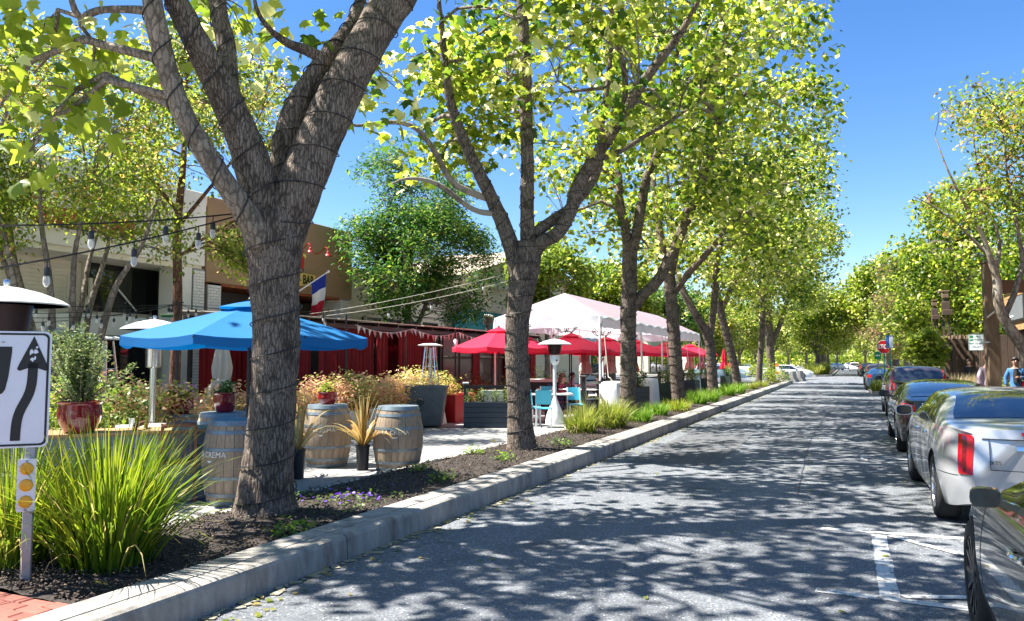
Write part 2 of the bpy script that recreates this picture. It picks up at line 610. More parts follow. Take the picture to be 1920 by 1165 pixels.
# rounded far nose and left edge
mb = MB()
P = []
for k in range(13):
    a = PI * k / 12
    cx, cy = -4.7, y
    P.append([(cx + (.95 + .002) * math.cos(a), cy + .95 * math.sin(a), 0), (cx + .95 * math.cos(a), cy + .95 * math.sin(a), .2),
              (cx + .6 * math.cos(a), cy + .6 * math.sin(a), .2), (cx + .6 * math.cos(a), cy + .6 * math.sin(a), 0)])
mb.grid(P, smooth=False)
mb.build('kerb_nose', 'kerb_concrete', KERB)
YEND = y
mb = MB()
for k in range(18):
    yy = -8 + k * 3.87
    mb.box((-5.7, yy + 1.9, .05), (.26, 3.85, .11), bev=.012)
EDG = struct('edging', mb, 'concrete', label='low concrete edging between planting strip and closed lane')
# dry leaf litter along the gutter
mb = MB()
for k in range(260):
    yy = 2.2 + (k / 260) ** 1.5 * 40
    x = -3.73 + abs(rnd.gauss(0, .035))
    s = rnd.uniform(.02, .07)
    a = rnd.uniform(0, PI)
    mb.box((x, yy, .008), (s, s * rnd.uniform(1, 3), .006), a)
o = mb.build('gutter_litter', 'gutter_dirt'); tag(o, 'thin line of dry debris along the kerb foot', 'debris', kind='stuff')

# leaf litter on the carriageway
lr_ = np.random.default_rng(19)
n_ = 420
y_ = 2.5 + 38 * lr_.random(n_) ** 1.6
x_ = np.where(lr_.random(n_) < .72, -3.72 + np.abs(lr_.normal(0, .16, n_)), lr_.uniform(-3.6, 2.6, n_))
lv = leaves(np.stack([x_, y_, np.full(n_, .012)], 1), .055, LEAF_LOBE, lr_, hang=0, vbase=lr_.uniform(.5, 1, n_))
LITTER = lv
# mulch bed
P = []
ny = 260
for j in range(ny + 1):
    yy = 3.25 + (YEND - 3.25) * (j / ny) ** 1.4
    row = []
    for i in range(13):
        x = -4.14 - 1.44 * i / 12
        z = .15 + .03 * math.sin(PI * i / 12) + .022 * mnoise.noise((x * 4, yy * 4, 1)) + .012 * mnoise.noise((x * 13, yy * 13, 4))
        row.append((x, yy, z))
    P.append(row)
mb = MB(); mb.grid(P)
BED = struct('planting_bed', mb, 'mulch', label='dark bark mulch bed of the tree strip')
def chips(n, y0, y1, pw, m, name, smin, smax, seed):
    r = np.random.default_rng(seed)
    y_ = y0 + (y1 - y0) * r.random(n) ** pw
    x_ = -4.16 - 1.4 * r.random(n)
    z_ = .175 + .03 * np.sin(PI * (-(x_ + 4.14)) / 1.44) + r.uniform(-.015, .012, n)
    pos = np.stack([x_, y_, z_], 1)
    tm = (np.array([(-.3, 0, 0), (.3, 0, .05), (.22, 1, 0), (-.25, 1, .06), (0, .5, .28)], dtype=float),
          np.array([(0, 1, 4), (1, 2, 4), (2, 3, 4), (3, 0, 4), (0, 2, 1), (0, 3, 2)]))
    s = (smin + smax) / 2
    v, f, a = leaves(pos, s, tm, r, hang=0)
    me = fast_mesh(name, v, f, 3, a)
    me.materials.append(M[m])
    o = link(name, me, BED); o['kind'] = 'stuff'
chips(9000, 3.3, 24, 1.5, 'mulch_chip', 'mulch_chips', .015, .045, 1)
chips(900, 3.3, 24, 1.5, 'chip_pale', 'pale_chips', .012, .04, 2)

# brick paving at the near end of the strip
BP = struct('brick_paving', MB().box((-5.25, 1.5, .075), (2.2, 3.46, .16)), 'sand_joint', label='red brick paving at the near end of the strip')
BRM = MB().box((0, 0, 0), (.194, .094, .06), bev=.006).mesh('brick')
BRM.materials.append(M['brick_red'])
for j in range(18):
    for i in range(12):
        x = -4.15 - .1 - i * .2 - (.1 if j % 2 else 0); yy = 3.19 - j * .1
        if x < -6.2: continue
        o = link('brick', BRM, BP, (x + rnd.uniform(-.002, .002), yy, .143 + rnd.uniform(-.003, .003)))
        o.rotation_euler = (rnd.uniform(-.012, .012), rnd.uniform(-.012, .012), rnd.uniform(-.012, .012))

# right-hand kerb and pavement, left-hand pavement
mb = MB().box((2.98, 27, .065), (.16, 73.5, .13), bev=.02)
struct('right_kerb', mb, 'kerb_concrete', label='kerb beside the parked cars')
mb = MB().box((7.05, 27, .06), (7.98, 73.5, .125))
struct('right_pavement', mb, 'concrete', label='pavement behind the parked cars')
mb = MB().box((-15.4, 24, .06), (4.0, 76, .12))
struct('left_pavement', mb, 'concrete', label='pavement in front of the restaurants')
# second strip beyond the crossing
mb = MB().prism([(-4.9, 90), (-4.2, 88.3), (-3.2, 88), (-2.2, 88.4), (-1.6, 90), (-1.6, 190), (-4.9, 190)], 0, .16)
struct('far_strip', mb, 'kerb_concrete', label='kerbed planting strip beyond the crossing')
mb = MB().prism([(-4.7, 90.2), (-3.2, 88.3), (-1.8, 90.2), (-1.8, 189.8), (-4.7, 189.8)], .1, .165)
struct('far_bed', mb, 'mulch', label='mulch of the strip beyond the crossing')
mb = MB().box((10, 250, .06), (13.4, 330, .12))
struct('far_right_pavement', mb, 'concrete', label='pavement beyond the crossing on the right')
mb = MB().box((-19.3, 250, .06), (13.4, 330, .12))
struct('far_left_pavement', mb, 'concrete', label='pavement beyond the crossing on the left')
mat('cable_black', (.012, .012, .013), .55, vary=.2)
mat('black_metal', (.016, .016, .018), .4, vary=.3, scale=12)
mat('steel', (.62, .62, .62), .25, metal=1, vary=.06, scale=15)
mat('steel_brushed', (.5, .5, .49), .38, metal=1, vary=.12, scale=9)
mat('white_metal', (.8, .8, .79), .4, vary=.04)
mat('zinc', (.1, .12, .135), .55, metal=.6, vary=.22, scale=5, dirt=.3)
# limbs of the plane trees along the strip: base, then (x, y, z, radius) from it
PLANES = [
 ((-5.12, 5.9, 0.15), [
  [(-0.003,0.006,-0.101,0.38), (0.011,0.001,0.051,0.324), (0.032,-0.01,0.328,0.284), (0.082,-0.024,0.834,0.253), (0.128,-0.041,1.339,0.241), (0.151,-0.067,1.844,0.248), (0.154,-0.102,2.349,0.284), (0.148,-0.126,2.652,0.314), (0.154,-0.138,2.855,0.278)],
  [(0.182,-0.101,2.501,0.243), (0.258,-0.086,2.753,0.248), (0.351,-0.017,3.118,0.245), (0.457,0.157,3.619,0.239), (0.572,0.333,4.139,0.233), (0.744,0.533,4.677,0.227), (0.898,0.78,5.202,0.216), (1.173,1.071,5.863,0.188), (1.47,1.356,6.725,0.146), (1.666,1.483,7.669,0.088)],
  [(0.092,0.112,2.798,0.144), (0.015,0.149,3.345,0.149), (0.036,0.23,3.852,0.14), (0.161,0.313,4.218,0.124), (0.281,0.45,4.554,0.099), (0.312,0.861,5.112,0.075), (0.207,1.302,5.94,0.061), (0.012,1.68,7.094,0.039)],
  [(0.292,0.402,4.524,0.071), (0.171,0.29,4.596,0.065), (0.097,0.094,4.605,0.048), (0.032,-0.104,4.683,0.031), (-0.013,-0.244,4.845,0.023), (0.02,-0.363,5.179,0.015)],
  [(0.115,-0.137,2.602,0.228), (0.09,-0.231,2.995,0.201), (0.042,-0.33,3.334,0.185), (-0.028,-0.438,3.642,0.174), (-0.12,-0.554,3.947,0.163), (-0.172,-0.704,4.202,0.141), (-0.243,-0.863,4.474,0.124), (-0.319,-1.031,4.83,0.104), (-0.407,-1.208,5.245,0.079), (-0.518,-1.303,5.895,0.046)],
  [(-0.158,-0.337,3.739,0.111), (-0.267,-0.305,4.154,0.103), (-0.323,-0.298,4.481,0.098), (-0.417,-0.31,4.839,0.094), (-0.521,-0.273,5.226,0.084), (-0.639,-0.257,5.808,0.064), (-0.722,-0.234,6.512,0.032)],
  [(0.158,-0.281,2.578,0.164), (0.133,-0.412,2.733,0.132), (0.076,-0.56,2.932,0.116), (-0.019,-0.729,3.195,0.109), (-0.141,-0.916,3.535,0.103), (-0.221,-1.028,3.853,0.098), (-0.265,-1.127,4.204,0.102), (-0.275,-1.207,4.503,0.092), (-0.307,-1.25,4.914,0.078), (-0.401,-1.331,5.463,0.05)],
  [(-0.268,-1.2,4.448,0.05), (-0.428,-1.324,4.444,0.036), (-0.613,-1.456,4.412,0.034), (-0.715,-1.549,4.331,0.034), (-0.728,-1.617,4.433,0.024), (-0.7,-1.725,4.583,0.02), (-0.833,-1.9,4.706,0.015), (-0.797,-2.09,4.518,0.01)],
 ]),
 ((-4.92, 11.75, 0.15), [
  [(-0.003,0.008,-0.13,0.287), (-0.007,-0.006,0.043,0.252), (-0.013,-0.058,0.738,0.218), (-0.034,-0.118,1.433,0.204), (-0,-0.153,2.127,0.213), (0.069,-0.16,2.648,0.235), (0.145,-0.159,3.082,0.252), (0.2,-0.156,3.386,0.209)],
  [(0.181,-0.155,3.256,0.148), (0.181,-0.199,3.864,0.126), (0.204,-0.251,4.732,0.117), (0.173,-0.22,5.633,0.114), (0.172,-0.283,6.508,0.105), (0.117,-0.264,7.43,0.097), (0.121,-0.339,8.489,0.075), (0.063,-0.36,9.966,0.04)],
  [(0.024,-0.186,2.735,0.148), (-0.058,-0.259,3.256,0.148), (-0.168,-0.335,3.647,0.139), (-0.313,-0.54,4.103,0.121), (-0.471,-0.749,4.552,0.107), (-0.654,-0.979,5.12,0.093), (-0.749,-1.166,5.637,0.076), (-0.754,-1.323,6.27,0.054), (-0.745,-1.467,6.809,0.037), (-0.761,-1.633,7.502,0.025)],
  [(-0.277,-0.451,3.854,0.056), (-0.536,-0.73,3.885,0.047), (-0.955,-1.156,4.241,0.042), (-1.252,-1.506,4.287,0.029), (-1.452,-1.694,4.181,0.016)],
  [(-0.374,-0.511,4.096,0.069), (-0.583,-0.771,4.167,0.06), (-0.776,-1.028,4.312,0.055), (-0.932,-1.289,4.719,0.05), (-1.081,-1.483,5.006,0.046), (-1.262,-1.678,5.108,0.041), (-1.469,-1.983,5.062,0.032), (-1.703,-2.296,4.953,0.024), (-1.846,-2.471,5.009,0.016)],
  [(0.19,-0.133,2.996,0.148), (0.343,-0.091,3.343,0.131), (0.627,0.018,3.534,0.122), (0.82,0.078,3.864,0.117), (0.942,0.101,4.281,0.122), (1.177,0.174,4.689,0.113), (1.537,0.184,5.197,0.104), (1.736,0.247,5.516,0.095), (1.975,0.217,5.859,0.086), (2.242,0.202,6.163,0.076), (2.584,0.212,6.562,0.059), (2.844,0.189,6.937,0.046), (3.105,0.154,7.47,0.033)],
  [(0.231,-0.044,3.533,0.114), (0.525,0.172,3.814,0.097), (0.793,0.485,4.119,0.081), (1.079,0.785,4.706,0.073), (1.138,0.859,5.556,0.06), (1.231,0.954,6.325,0.046), (1.277,1.02,7.199,0.037), (1.228,1.024,8.366,0.023)],
  [(1.687,0.23,5.464,0.056), (1.707,0.307,6.034,0.052), (1.599,0.329,6.596,0.044), (1.489,0.35,7.166,0.035), (1.499,0.403,8.01,0.027)],
  [(1.229,0.3,4.758,0.053), (1.474,0.719,4.97,0.049), (1.8,1.27,5.356,0.042), (2.152,1.83,5.757,0.033), (2.53,2.398,6.224,0.025)],
 ]),
 ((-5.0, 18.63, 0.15), [
  [(-0.011,0.022,-0.375,0.261), (-0.005,0.008,-0.141,0.229), (0.053,-0.06,1.163,0.216), (0.088,-0.139,2.467,0.209), (0.139,-0.192,3.51,0.203), (0.17,-0.23,4.227,0.196)],
  [(0.149,-0.215,3.901,0.144), (0.074,-0.304,4.683,0.131), (-0.019,-0.386,5.27,0.111), (-0.089,-0.253,6.035,0.092), (-0.233,-0.187,7.281,0.067), (-0.249,-0.086,8.821,0.047)],
  [(0.177,-0.213,4.031,0.157), (0.349,-0.185,4.683,0.144), (0.49,-0.18,5.466,0.131), (0.66,-0.256,6.028,0.11), (0.986,-0.273,6.713,0.09), (1.314,-0.418,7.678,0.07), (1.48,-0.651,8.873,0.044)],
  [(0.154,-0.129,2.728,0.157), (0.427,-0.036,3.08,0.15), (0.782,-0.014,3.395,0.149), (1.179,-0.002,4.107,0.142), (1.596,-0.104,4.998,0.128), (1.933,-0.232,5.78,0.114), (2.214,-0.375,6.42,0.088), (2.452,-0.557,7.353,0.062), (2.608,-0.676,8.425,0.043)],
 ]),
 ((-5.0, 25.06, 0.15), [
  [(-0.009,0.011,-0.208,0.274), (-0.031,-0.023,0.134,0.231), (-0.083,-0.162,1.758,0.223), (-0.153,-0.303,3.296,0.214), (-0.202,-0.404,4.406,0.206)],
  [(-0.193,-0.382,4.15,0.154), (-0.397,-0.556,5.346,0.128), (-0.617,-0.426,6.777,0.104), (-0.749,-0.381,8.388,0.07)],
  [(-0.177,-0.375,4.15,0.163), (0.112,-0.546,5.23,0.136), (0.493,-0.687,6.46,0.11), (0.727,-0.921,8.087,0.075)],
  [(-0.164,-0.32,3.466,0.128), (0.335,-0.478,4.117,0.118), (1.136,-0.732,4.89,0.099), (2,-1.077,5.772,0.073)],
 ]),
 ((-5.0, 31.95, 0.15), [
  [(0.029,0.032,-0.264,0.29), (-0.017,-0.024,0.229,0.236), (-0.045,-0.121,1.407,0.225), (-0.136,-0.234,2.436,0.225), (-0.243,-0.311,2.864,0.215)],
  [(-0.191,-0.269,2.586,0.183), (-0.622,-0.517,3.443,0.161), (-0.978,-0.612,4.137,0.151), (-1.214,-0.664,4.965,0.13), (-1.376,-0.619,6.398,0.109), (-1.546,-0.617,8.395,0.077)],
  [(-0.096,-0.219,2.479,0.172), (0.106,-0.318,3.543,0.15), (0.233,-0.463,4.814,0.139), (0.444,-0.587,6.289,0.117), (0.664,-0.736,8.177,0.085)],
 ]),
 ((-5.0, 39.94, 0.15), [
  [(-0.009,0.017,-0.296,0.265), (-0.067,-0.049,0.286,0.225), (-0.187,-0.172,1.265,0.212), (-0.424,-0.36,2.456,0.212), (-0.663,-0.54,3.514,0.199), (-0.83,-0.688,4.572,0.186)],
  [(-0.768,-0.633,4.175,0.172), (-1.004,-0.623,5.653,0.147), (-1.239,-0.623,7.278,0.121), (-1.338,-0.604,9.458,0.081)],
  [(-0.726,-0.596,3.911,0.146), (-0.168,-0.765,5.073,0.132), (0.458,-0.912,6.347,0.104), (0.775,-1.141,8.394,0.078)],
 ]),
 ((-5.0, 49.52, 0.15), [
  [(-0.062,-0.014,-0.175,0.228), (0.03,-0.063,1.06,0.195), (0.192,-0.11,2.685,0.195), (0.294,-0.182,4.31,0.179), (0.328,-0.26,5.61,0.163)],
  [(0.32,-0.241,5.285,0.147), (0.032,-0.157,6.944,0.131), (-0.19,-0.07,8.953,0.099)],
  [(0.315,-0.231,5.122,0.147), (0.748,-0.497,6.875,0.113), (1.062,-0.824,8.765,0.08)],
 ]),
 ((-5.0, 58.62, 0.15), [
  [(-0.006,0.03,-0.461,0.383), (-0.054,-0.053,0.418,0.326), (-0.104,-0.226,2.52,0.306), (-0.159,-0.387,4.432,0.287), (-0.139,-0.53,6.535,0.249)],
  [(-0.069,-0.211,2.52,0.192), (0.418,-0.082,3.667,0.192), (0.815,-0.21,4.802,0.172), (1.167,-0.248,5.937,0.152), (1.544,-0.438,7.815,0.114)],
  [(-0.154,-0.495,5.961,0.211), (-0.334,-0.412,8.292,0.173), (-0.444,-0.301,10.647,0.136)],
  [(-0.119,-0.48,5.961,0.192), (0.283,-0.795,8.218,0.152), (0.586,-1.179,10.829,0.114)],
 ]),
]
# ------------------------------------------------------------------ tree materials
def bark(name, dark, mid, pale, sc=(24, 24, 8), amt=1.0, patch=None):
    m, nt, b = nodes_of(name)
    L = nt.links.new
    tc = N(nt, 'TexCoord')
    ns = N(nt, 'TexNoise', i_Scale=7, i_Detail=4)
    L(tc.outputs['Object'], ns.inputs['Vector'])
    vm = N(nt, 'VectorMath', operation='SCALE'); vm.inputs[3].default_value = .05
    L(ns.outputs['Color'], vm.inputs[0])
    va = N(nt, 'VectorMath', operation='ADD')
    L(tc.outputs['Object'], va.inputs[0]); L(vm.outputs[0], va.inputs[1])
    mp = N(nt, 'Mapping'); mp.inputs['Scale'].default_value = sc
    L(va.outputs[0], mp.inputs[0])
    vo = N(nt, 'TexVoronoi', i_Scale=1, feature='DISTANCE_TO_EDGE')
    L(mp.outputs[0], vo.inputs['Vector'])
    vc = N(nt, 'TexVoronoi', i_Scale=1, feature='F1')
    L(mp.outputs[0], vc.inputs['Vector'])
    fine = N(nt, 'TexNoise', i_Scale=45, i_Detail=6, i_Roughness=.7)
    L(tc.outputs['Object'], fine.inputs['Vector'])
    plate = ramp(nt, fine.outputs[0], [(.3, c4(mid, .7)), (.52, mid), (.75, pale)])
    hue = ramp(nt, vc.outputs['Color'], [(.1, (.72,) * 3), (.9, (1.22,) * 3)])
    mxa = N(nt, 'Mix', data_type='RGBA', blend_type='MULTIPLY'); mxa.inputs[0].default_value = .8
    L(plate, mxa.inputs[6]); L(hue, mxa.inputs[7])
    wn_ = N(nt, 'TexNoise', i_Scale=5, i_Detail=3)
    L(tc.outputs['Object'], wn_.inputs['Vector'])
    dv_ = N(nt, 'MapRange'); dv_.inputs[1].default_value = .35; dv_.inputs[2].default_value = .65; dv_.inputs[3].default_value = .5; dv_.inputs[4].default_value = 2.6
    L(wn_.outputs[0], dv_.inputs[0])
    ml_ = N(nt, 'Math', operation='MULTIPLY'); L(vo.outputs[0], ml_.inputs[0]); L(dv_.outputs[0], ml_.inputs[1])
    fac = ramp(nt, ml_.outputs[0], [(.0, (0,) * 3), (.24, (1,) * 3)])
    mx = N(nt, 'Mix', data_type='RGBA')
    mx.inputs[6].default_value = c4(dark)
    L(fac, mx.inputs[0]); L(mxa.outputs[2], mx.inputs[7])
    o = mx.outputs[2]
    if patch:
        pn = N(nt, 'TexNoise', i_Scale=2.6, i_Detail=4, i_Roughness=.55)
        L(tc.outputs['Object'], pn.inputs['Vector'])
        pf = ramp(nt, pn.outputs[0], [(.5, (0,) * 3), (.56, (1,) * 3)])
        m2 = N(nt, 'Mix', data_type='RGBA')
        m2.inputs[7].default_value = c4(patch)
        L(pf, m2.inputs[0]); L(o, m2.inputs[6]); o = m2.outputs[2]
    L(o, b.inputs['Base Color'])
    b.inputs['Roughness'].default_value = .9
    b.inputs['Specular IOR Level'].default_value = .2
    ad = N(nt, 'Math', operation='MULTIPLY_ADD'); ad.inputs[1].default_value = .35
    mn = N(nt, 'Math', operation='MINIMUM'); mn.inputs[1].default_value = .3
    L(vo.outputs[0], mn.inputs[0])
    L(fine.outputs[0], ad.inputs[0]); L(mn.outputs[0], ad.inputs[2])
    bp = N(nt, 'Bump', i_Strength=amt, i_Distance=.03)
    L(ad.outputs[0], bp.inputs['Height']); L(bp.outputs[0], b.inputs['Normal'])

bark('bark_plane', (.05, .038, .03), (.215, .17, .135), (.38, .32, .26), (38, 38, 6), 1.0)
bark('bark_limb', (.1, .08, .062), (.27, .22, .17), (.42, .35, .28), (22, 22, 7), .7)
bark('bark_pale', (.13, .105, .08), (.26, .21, .16), (.36, .3, .235), (12, 12, 5), .5, patch=(.33, .285, .225))
bark('bark_red', (.07, .035, .025), (.2, .105, .075), (.3, .17, .12), (18, 18, 5), .7)
bark('bark_grey', (.1, .085, .07), (.24, .2, .165), (.36, .31, .26), (12, 12, 6), .5)
leaf_mat('leaf_plane', [(.0, (.035, .08, .008)), (.3, (.115, .17, .013)), (.6, (.21, .255, .022)), (.85, (.32, .34, .045)), (1, (.52, .5, .2))], .6, tint=2.15, rough=.34)
leaf_mat('leaf_yellow', [(.0, (.08, .13, .014)), (.45, (.2, .26, .04)), (.8, (.33, .33, .07)), (1, (.46, .36, .12))], .56, tint=1.9)
leaf_mat('leaf_dark', [(.0, (.014, .06, .01)), (.5, (.045, .13, .015)), (.85, (.13, .22, .025)), (1, (.28, .35, .05))], .45, tint=1.8)
leaf_mat('leaf_myrtle', [(.0, (.07, .12, .013)), (.5, (.19, .26, .025)), (.85, (.3, .32, .04)), (1, (.42, .27, .08))], .55, tint=2.0)
leaf_mat('leaf_bright', [(.0, (.1, .16, .015)), (.5, (.2, .28, .025)), (1, (.34, .38, .06))], .5)
leaf_mat('leaf_bronze', [(.0, (.05, .08, .02)), (.45, (.12, .14, .03)), (.8, (.2, .15, .05)), (1, (.27, .16, .08))], .4)

def spline(P, step):
    """Catmull-Rom through (x,y,z,r) points"""
    P = [np.array(p, dtype=float) for p in P]
    out = []
    for i in range(len(P) - 1):
        p0 = P[max(0, i - 1)]; p1 = P[i]; p2 = P[i + 1]; p3 = P[min(len(P) - 1, i + 2)]
        k = max(1, int(np.linalg.norm((p2 - p1)[:3]) / step))
        for j in range(k):
            t = j / k
            out.append(.5 * (2 * p1 + (p2 - p0) * t + (2 * p0 - 5 * p1 + 4 * p2 - p3) * t * t + (3 * p1 - p0 - 3 * p2 + p3) * t ** 3))
    out.append(P[-1])
    return out

def limb_mesh(P, n, rough, seed, flare=False):
    mb = MB()
    vs = []; fs = []
    pts = [Vector(p[:3]) for p in P]
    nx = None
    for i, p in enumerate(P):
        a = pts[max(0, i - 1)]; b = pts[min(len(P) - 1, i + 1)]
        t = (b - a).normalized()
        if nx is None:
            nx = Vector((1, 0, 0)) if abs(t.x) < .8 else Vector((0, 1, 0))
        nx = (nx - t * nx.dot(t)).normalized(); ny = t.cross(nx)
        for k in range(n):
            q = 2 * PI * k / n
            d = nx * math.cos(q) + ny * math.sin(q)
            w = pts[i] + d * p[3]
            r = p[3] * (1 + rough * (.7 * mnoise.noise((w.x * 3 + seed, w.y * 3, w.z * 1.6)) + .5 * mnoise.noise((w.x * 9 + seed, w.y * 9, w.z * 4))))
            r += .45 * rough * min(p[3], .12) * mnoise.noise((w.x * 26, w.y * 26, w.z * 9 + seed))
            if flare and w.z < .55:
                r *= 1 + .22 * (1 - max(0, w.z) / .55) ** 2 * (.6 + .6 * mnoise.noise((d.x * 2.2, d.y * 2.2, seed)))
            vs.append(pts[i] + d * r)
    for i in range(len(P) - 1):
        for k in range(n):
            fs.append((i * n + k, i * n + (k + 1) % n, (i + 1) * n + (k + 1) % n, (i + 1) * n + k))
    mb.add(vs, fs, True)
    mb.f.append(tuple(len(vs) - n + k for k in range(n))); mb.sm.append(False)
    return mb

def sample_blobs(blobs, n, r, shell=.0, thr=.12):
    """points in a union of ellipsoids (cx,cy,cz,rx,ry,rz,weight), thinned by noise so that gaps stay open"""
    w = np.array([b[6] for b in blobs], dtype=float); w /= w.sum()
    B = np.array([b[:6] for b in blobs], dtype=float)
    out = []
    for _ in range(12):
        m = n * 3
        k = np.searchsorted(np.cumsum(w), r.random(m)).clip(0, len(B) - 1)
        d = r.normal(0, 1, (m, 3)); d /= np.linalg.norm(d, axis=1, keepdims=True)
        q = r.random(m) ** (1 / (3 + 2 * shell))
        P = B[k, :3] + d * q[:, None] * B[k, 3:6]
        for p in P:
            if mnoise.noise((p[0] * .62 + 7, p[1] * .62, p[2] * .7)) >= thr:
                out.append(p)
                if len(out) >= n: return np.array(out)
    return np.array(out)

def grow(skel, targets, r, mb, r0=.02, r1=.005, sag=.15, n=4, near=None):
    """thin branches from the nearest wood to each target; returns the added wood points"""
    S = np.array([s[:3] for s in skel]); SR = np.array([s[3] for s in skel])
    new = []
    for t in targets:
        d = np.linalg.norm(S - t, axis=1) + np.where(S[:, 2] > t[2] + .3, .8, 0) + np.maximum(0, SR - .09) * 4
        k = int(np.argmin(d))
        a = S[k]; L = np.linalg.norm(t - a)
        if L < .05: continue
        ra = min(SR[k] * .75, r0 * (.5 + .5 * min(1.8, L)))
        mid1 = a + (t - a) * .35 + np.array([0, 0, sag * L]) + r.normal(0, .06 * L, 3)
        mid2 = a + (t - a) * .7 + np.array([0, 0, sag * .8 * L]) + r.normal(0, .05 * L, 3)
        P = [a, mid1, mid2, t]
        rr = [ra, ra * .75 + r1 * .25, ra * .45 + r1 * .55, r1]
        mb.tube(P, rr, n, cap=False)
        for q, w in zip(P[1:], rr[1:]):
            new.append((*q, w))
    return new

def crown_leaves(cent, per, size, tmpl, r, sig=.34, flat=.7, center=None, hang=.55, dark=.0, vmid=.48):
    parts = []
    n = len(cent)
    cnt = np.maximum(3, r.poisson(per, n))
    base = np.repeat(cent, cnt, 0)
    cv = np.repeat(np.clip(r.normal(vmid, .26, n), 0, 1), cnt)
    off = np.clip(r.normal(0, 1, (len(base), 3)), -1.7, 1.7) * np.array([sig, sig, sig * flat])
    pos = base + off
    pos[:, 2] -= np.abs(off[:, 0]) * .15
    return leaves(pos, size, tmpl, r, hang=hang, vbase=cv, vspread=.24)

def build_tree(name, label, base, limbs, blobs, nsec, ncl, per, lsize, tmpl, leafm, barks, seed, sig=.34, nside=14, rough=.12,
               step=.12, group=None, cat='tree', flat=.7, twig=.02, flare=True, hang=.55, vmid=.48, sag=.15, pale=(), palem='bark_pale', thr=.12):
    r = np.random.default_rng(seed)
    root = thing(name, label, cat, base, group=group)
    skel = []
    for i, li in enumerate(limbs):
        P = spline(li, step)
        mb = limb_mesh(P, nside if i == 0 else max(7, int(nside * .75)), rough, seed + i * 3.1, flare and i == 0)
        mb.build('trunk' if i == 0 else 'limb', barks[0] if i == 0 else (palem if i in pale else (barks[1] if li[0][3] > .03 or len(barks) < 3 else barks[2])), root, ang=70)
        skel += [tuple(p) for p in P if p[2] > (1.9 if i == 0 else 0)]
    mb = MB()
    if nsec:
        tg = sample_blobs(blobs, nsec, r)
        skel += grow(skel, tg, r, mb, twig * 2.2, twig * .7, sag, 6)
    tg = sample_blobs(blobs, ncl, r, .5, thr)
    grow(skel, tg, r, mb, twig, .004, sag * .6, 3)
    o = mb.build('branches', barks[-1], root, ang=80); o['kind'] = 'stuff'
    leaf_obj('crown', leafm, root, [crown_leaves(tg, per, lsize, tmpl, r, sig, flat, hang=hang, vmid=vmid)])
    return root, tg

# ------------------------------------------------------------------ plane trees of the strip
PL_LABEL = ['thick-trunked plane tree nearest the camera, forking low beside the barrels',
            'plane tree with a dark upright stem, second from the camera',
            'plane tree third from the camera, in front of the white tent',
            'plane tree fourth from the camera, at the middle of the white tent',
            'plane tree fifth from the camera, low forked at the far end of the tent',
            'plane tree sixth from the camera, leaning left',
            'slim plane tree seventh from the camera, behind the leaning one',
            'last plane tree of the strip, before the concrete barriers']
PLANES = [(bs_, [[(a, b, c, d * (.88 if k_ == 0 else .92)) for a, b, c, d in li] for li in lm_]) for k_, (bs_, lm_) in enumerate(PLANES)]
def blob(cx, cy, cz, rx, ry, rz, w=None):
    return (cx, cy, cz, rx, ry, rz, w if w else rx * ry * rz)
PBLOB = [
    [blob(.3, -.6, 8.6, 4.6, 4.6, 3.0, 58), blob(-1.55, -1.1, 3.75, .75, .55, .75, .6), blob(-1.9, -1.6, 4.9, 1.0, .7, .7, 1.0),
     blob(-.5, .9, 5.0, 1.3, .7, .5, 1.5), blob(.4, 1.2, 4.7, .7, .5, .35, .5)],
    [blob(1.0, .9, 8.6, 3.7, 3.8, 3.8, 40), blob(-1.9, -.1, 5.15, 1.4, .7, .55, 2.1), blob(-2.1, -.2, 6.9, 1.3, .9, .9, 3.0), blob(-.2, .2, 6.2, 1.6, 1.0, .8, 2.4),
     blob(2.0, .4, 5.6, 1.2, 1.0, .9, 2.2), blob(-1.2, -.2, 3.9, .7, .4, .3, .4)],
]
for i, (base, limbs) in enumerate(PLANES):
    near = i < 2
    bl = PBLOB[i] if near else [blob(.5, 0, 8.6 - .1 * (i % 3), 4.0, 3.6, 4.5), blob(1.2, -.8, 5.8, 2.6, 2.2, 1.6), blob(2.2, .6, 9.4, 2.6, 2.6, 3.0)]
    ncl = [350, 350, 340, 330, 350, 350, 330, 330][i]
    per = [18, 19, 26, 26, 25, 24, 24, 24][i]
    ls = [.165, .155, .155, .165, .175, .185, .2, .21][i]
    root, tg = build_tree('plane_tree', PL_LABEL[i], base, limbs, bl, [46, 56, 46, 40, 36, 30, 26, 26][i], ncl, per, ls,
                          LEAF_PLANE if near else (LEAF_LOBE if i < 4 else LEAF_TRI), 'leaf_plane', ['bark_plane', 'bark_plane' if i != 1 else 'bark_plane', 'bark_limb'], 40 + i,
                          sig=.29 if near else .34, nside=[40, 26, 16, 14, 12, 10, 10, 10][i], rough=[.13, .11, .09, .09, .09, .09, .09, .09][i],
                          step=[.05, .07, .12, .15, .2, .2, .2, .2][i], group='plane trees along the strip', twig=.015 if i == 0 else .02, pale=[(6, 7), (3, 4), (), (), (), (), (), ()][i], palem='bark_limb' if i == 0 else 'bark_pale', thr=[.2, .16, .16, .15, .13, .12, .12, .12][i])
    if i == 0:
        T1 = root
        for ch in root.children:                    # the left limb has shed its bark
            pass
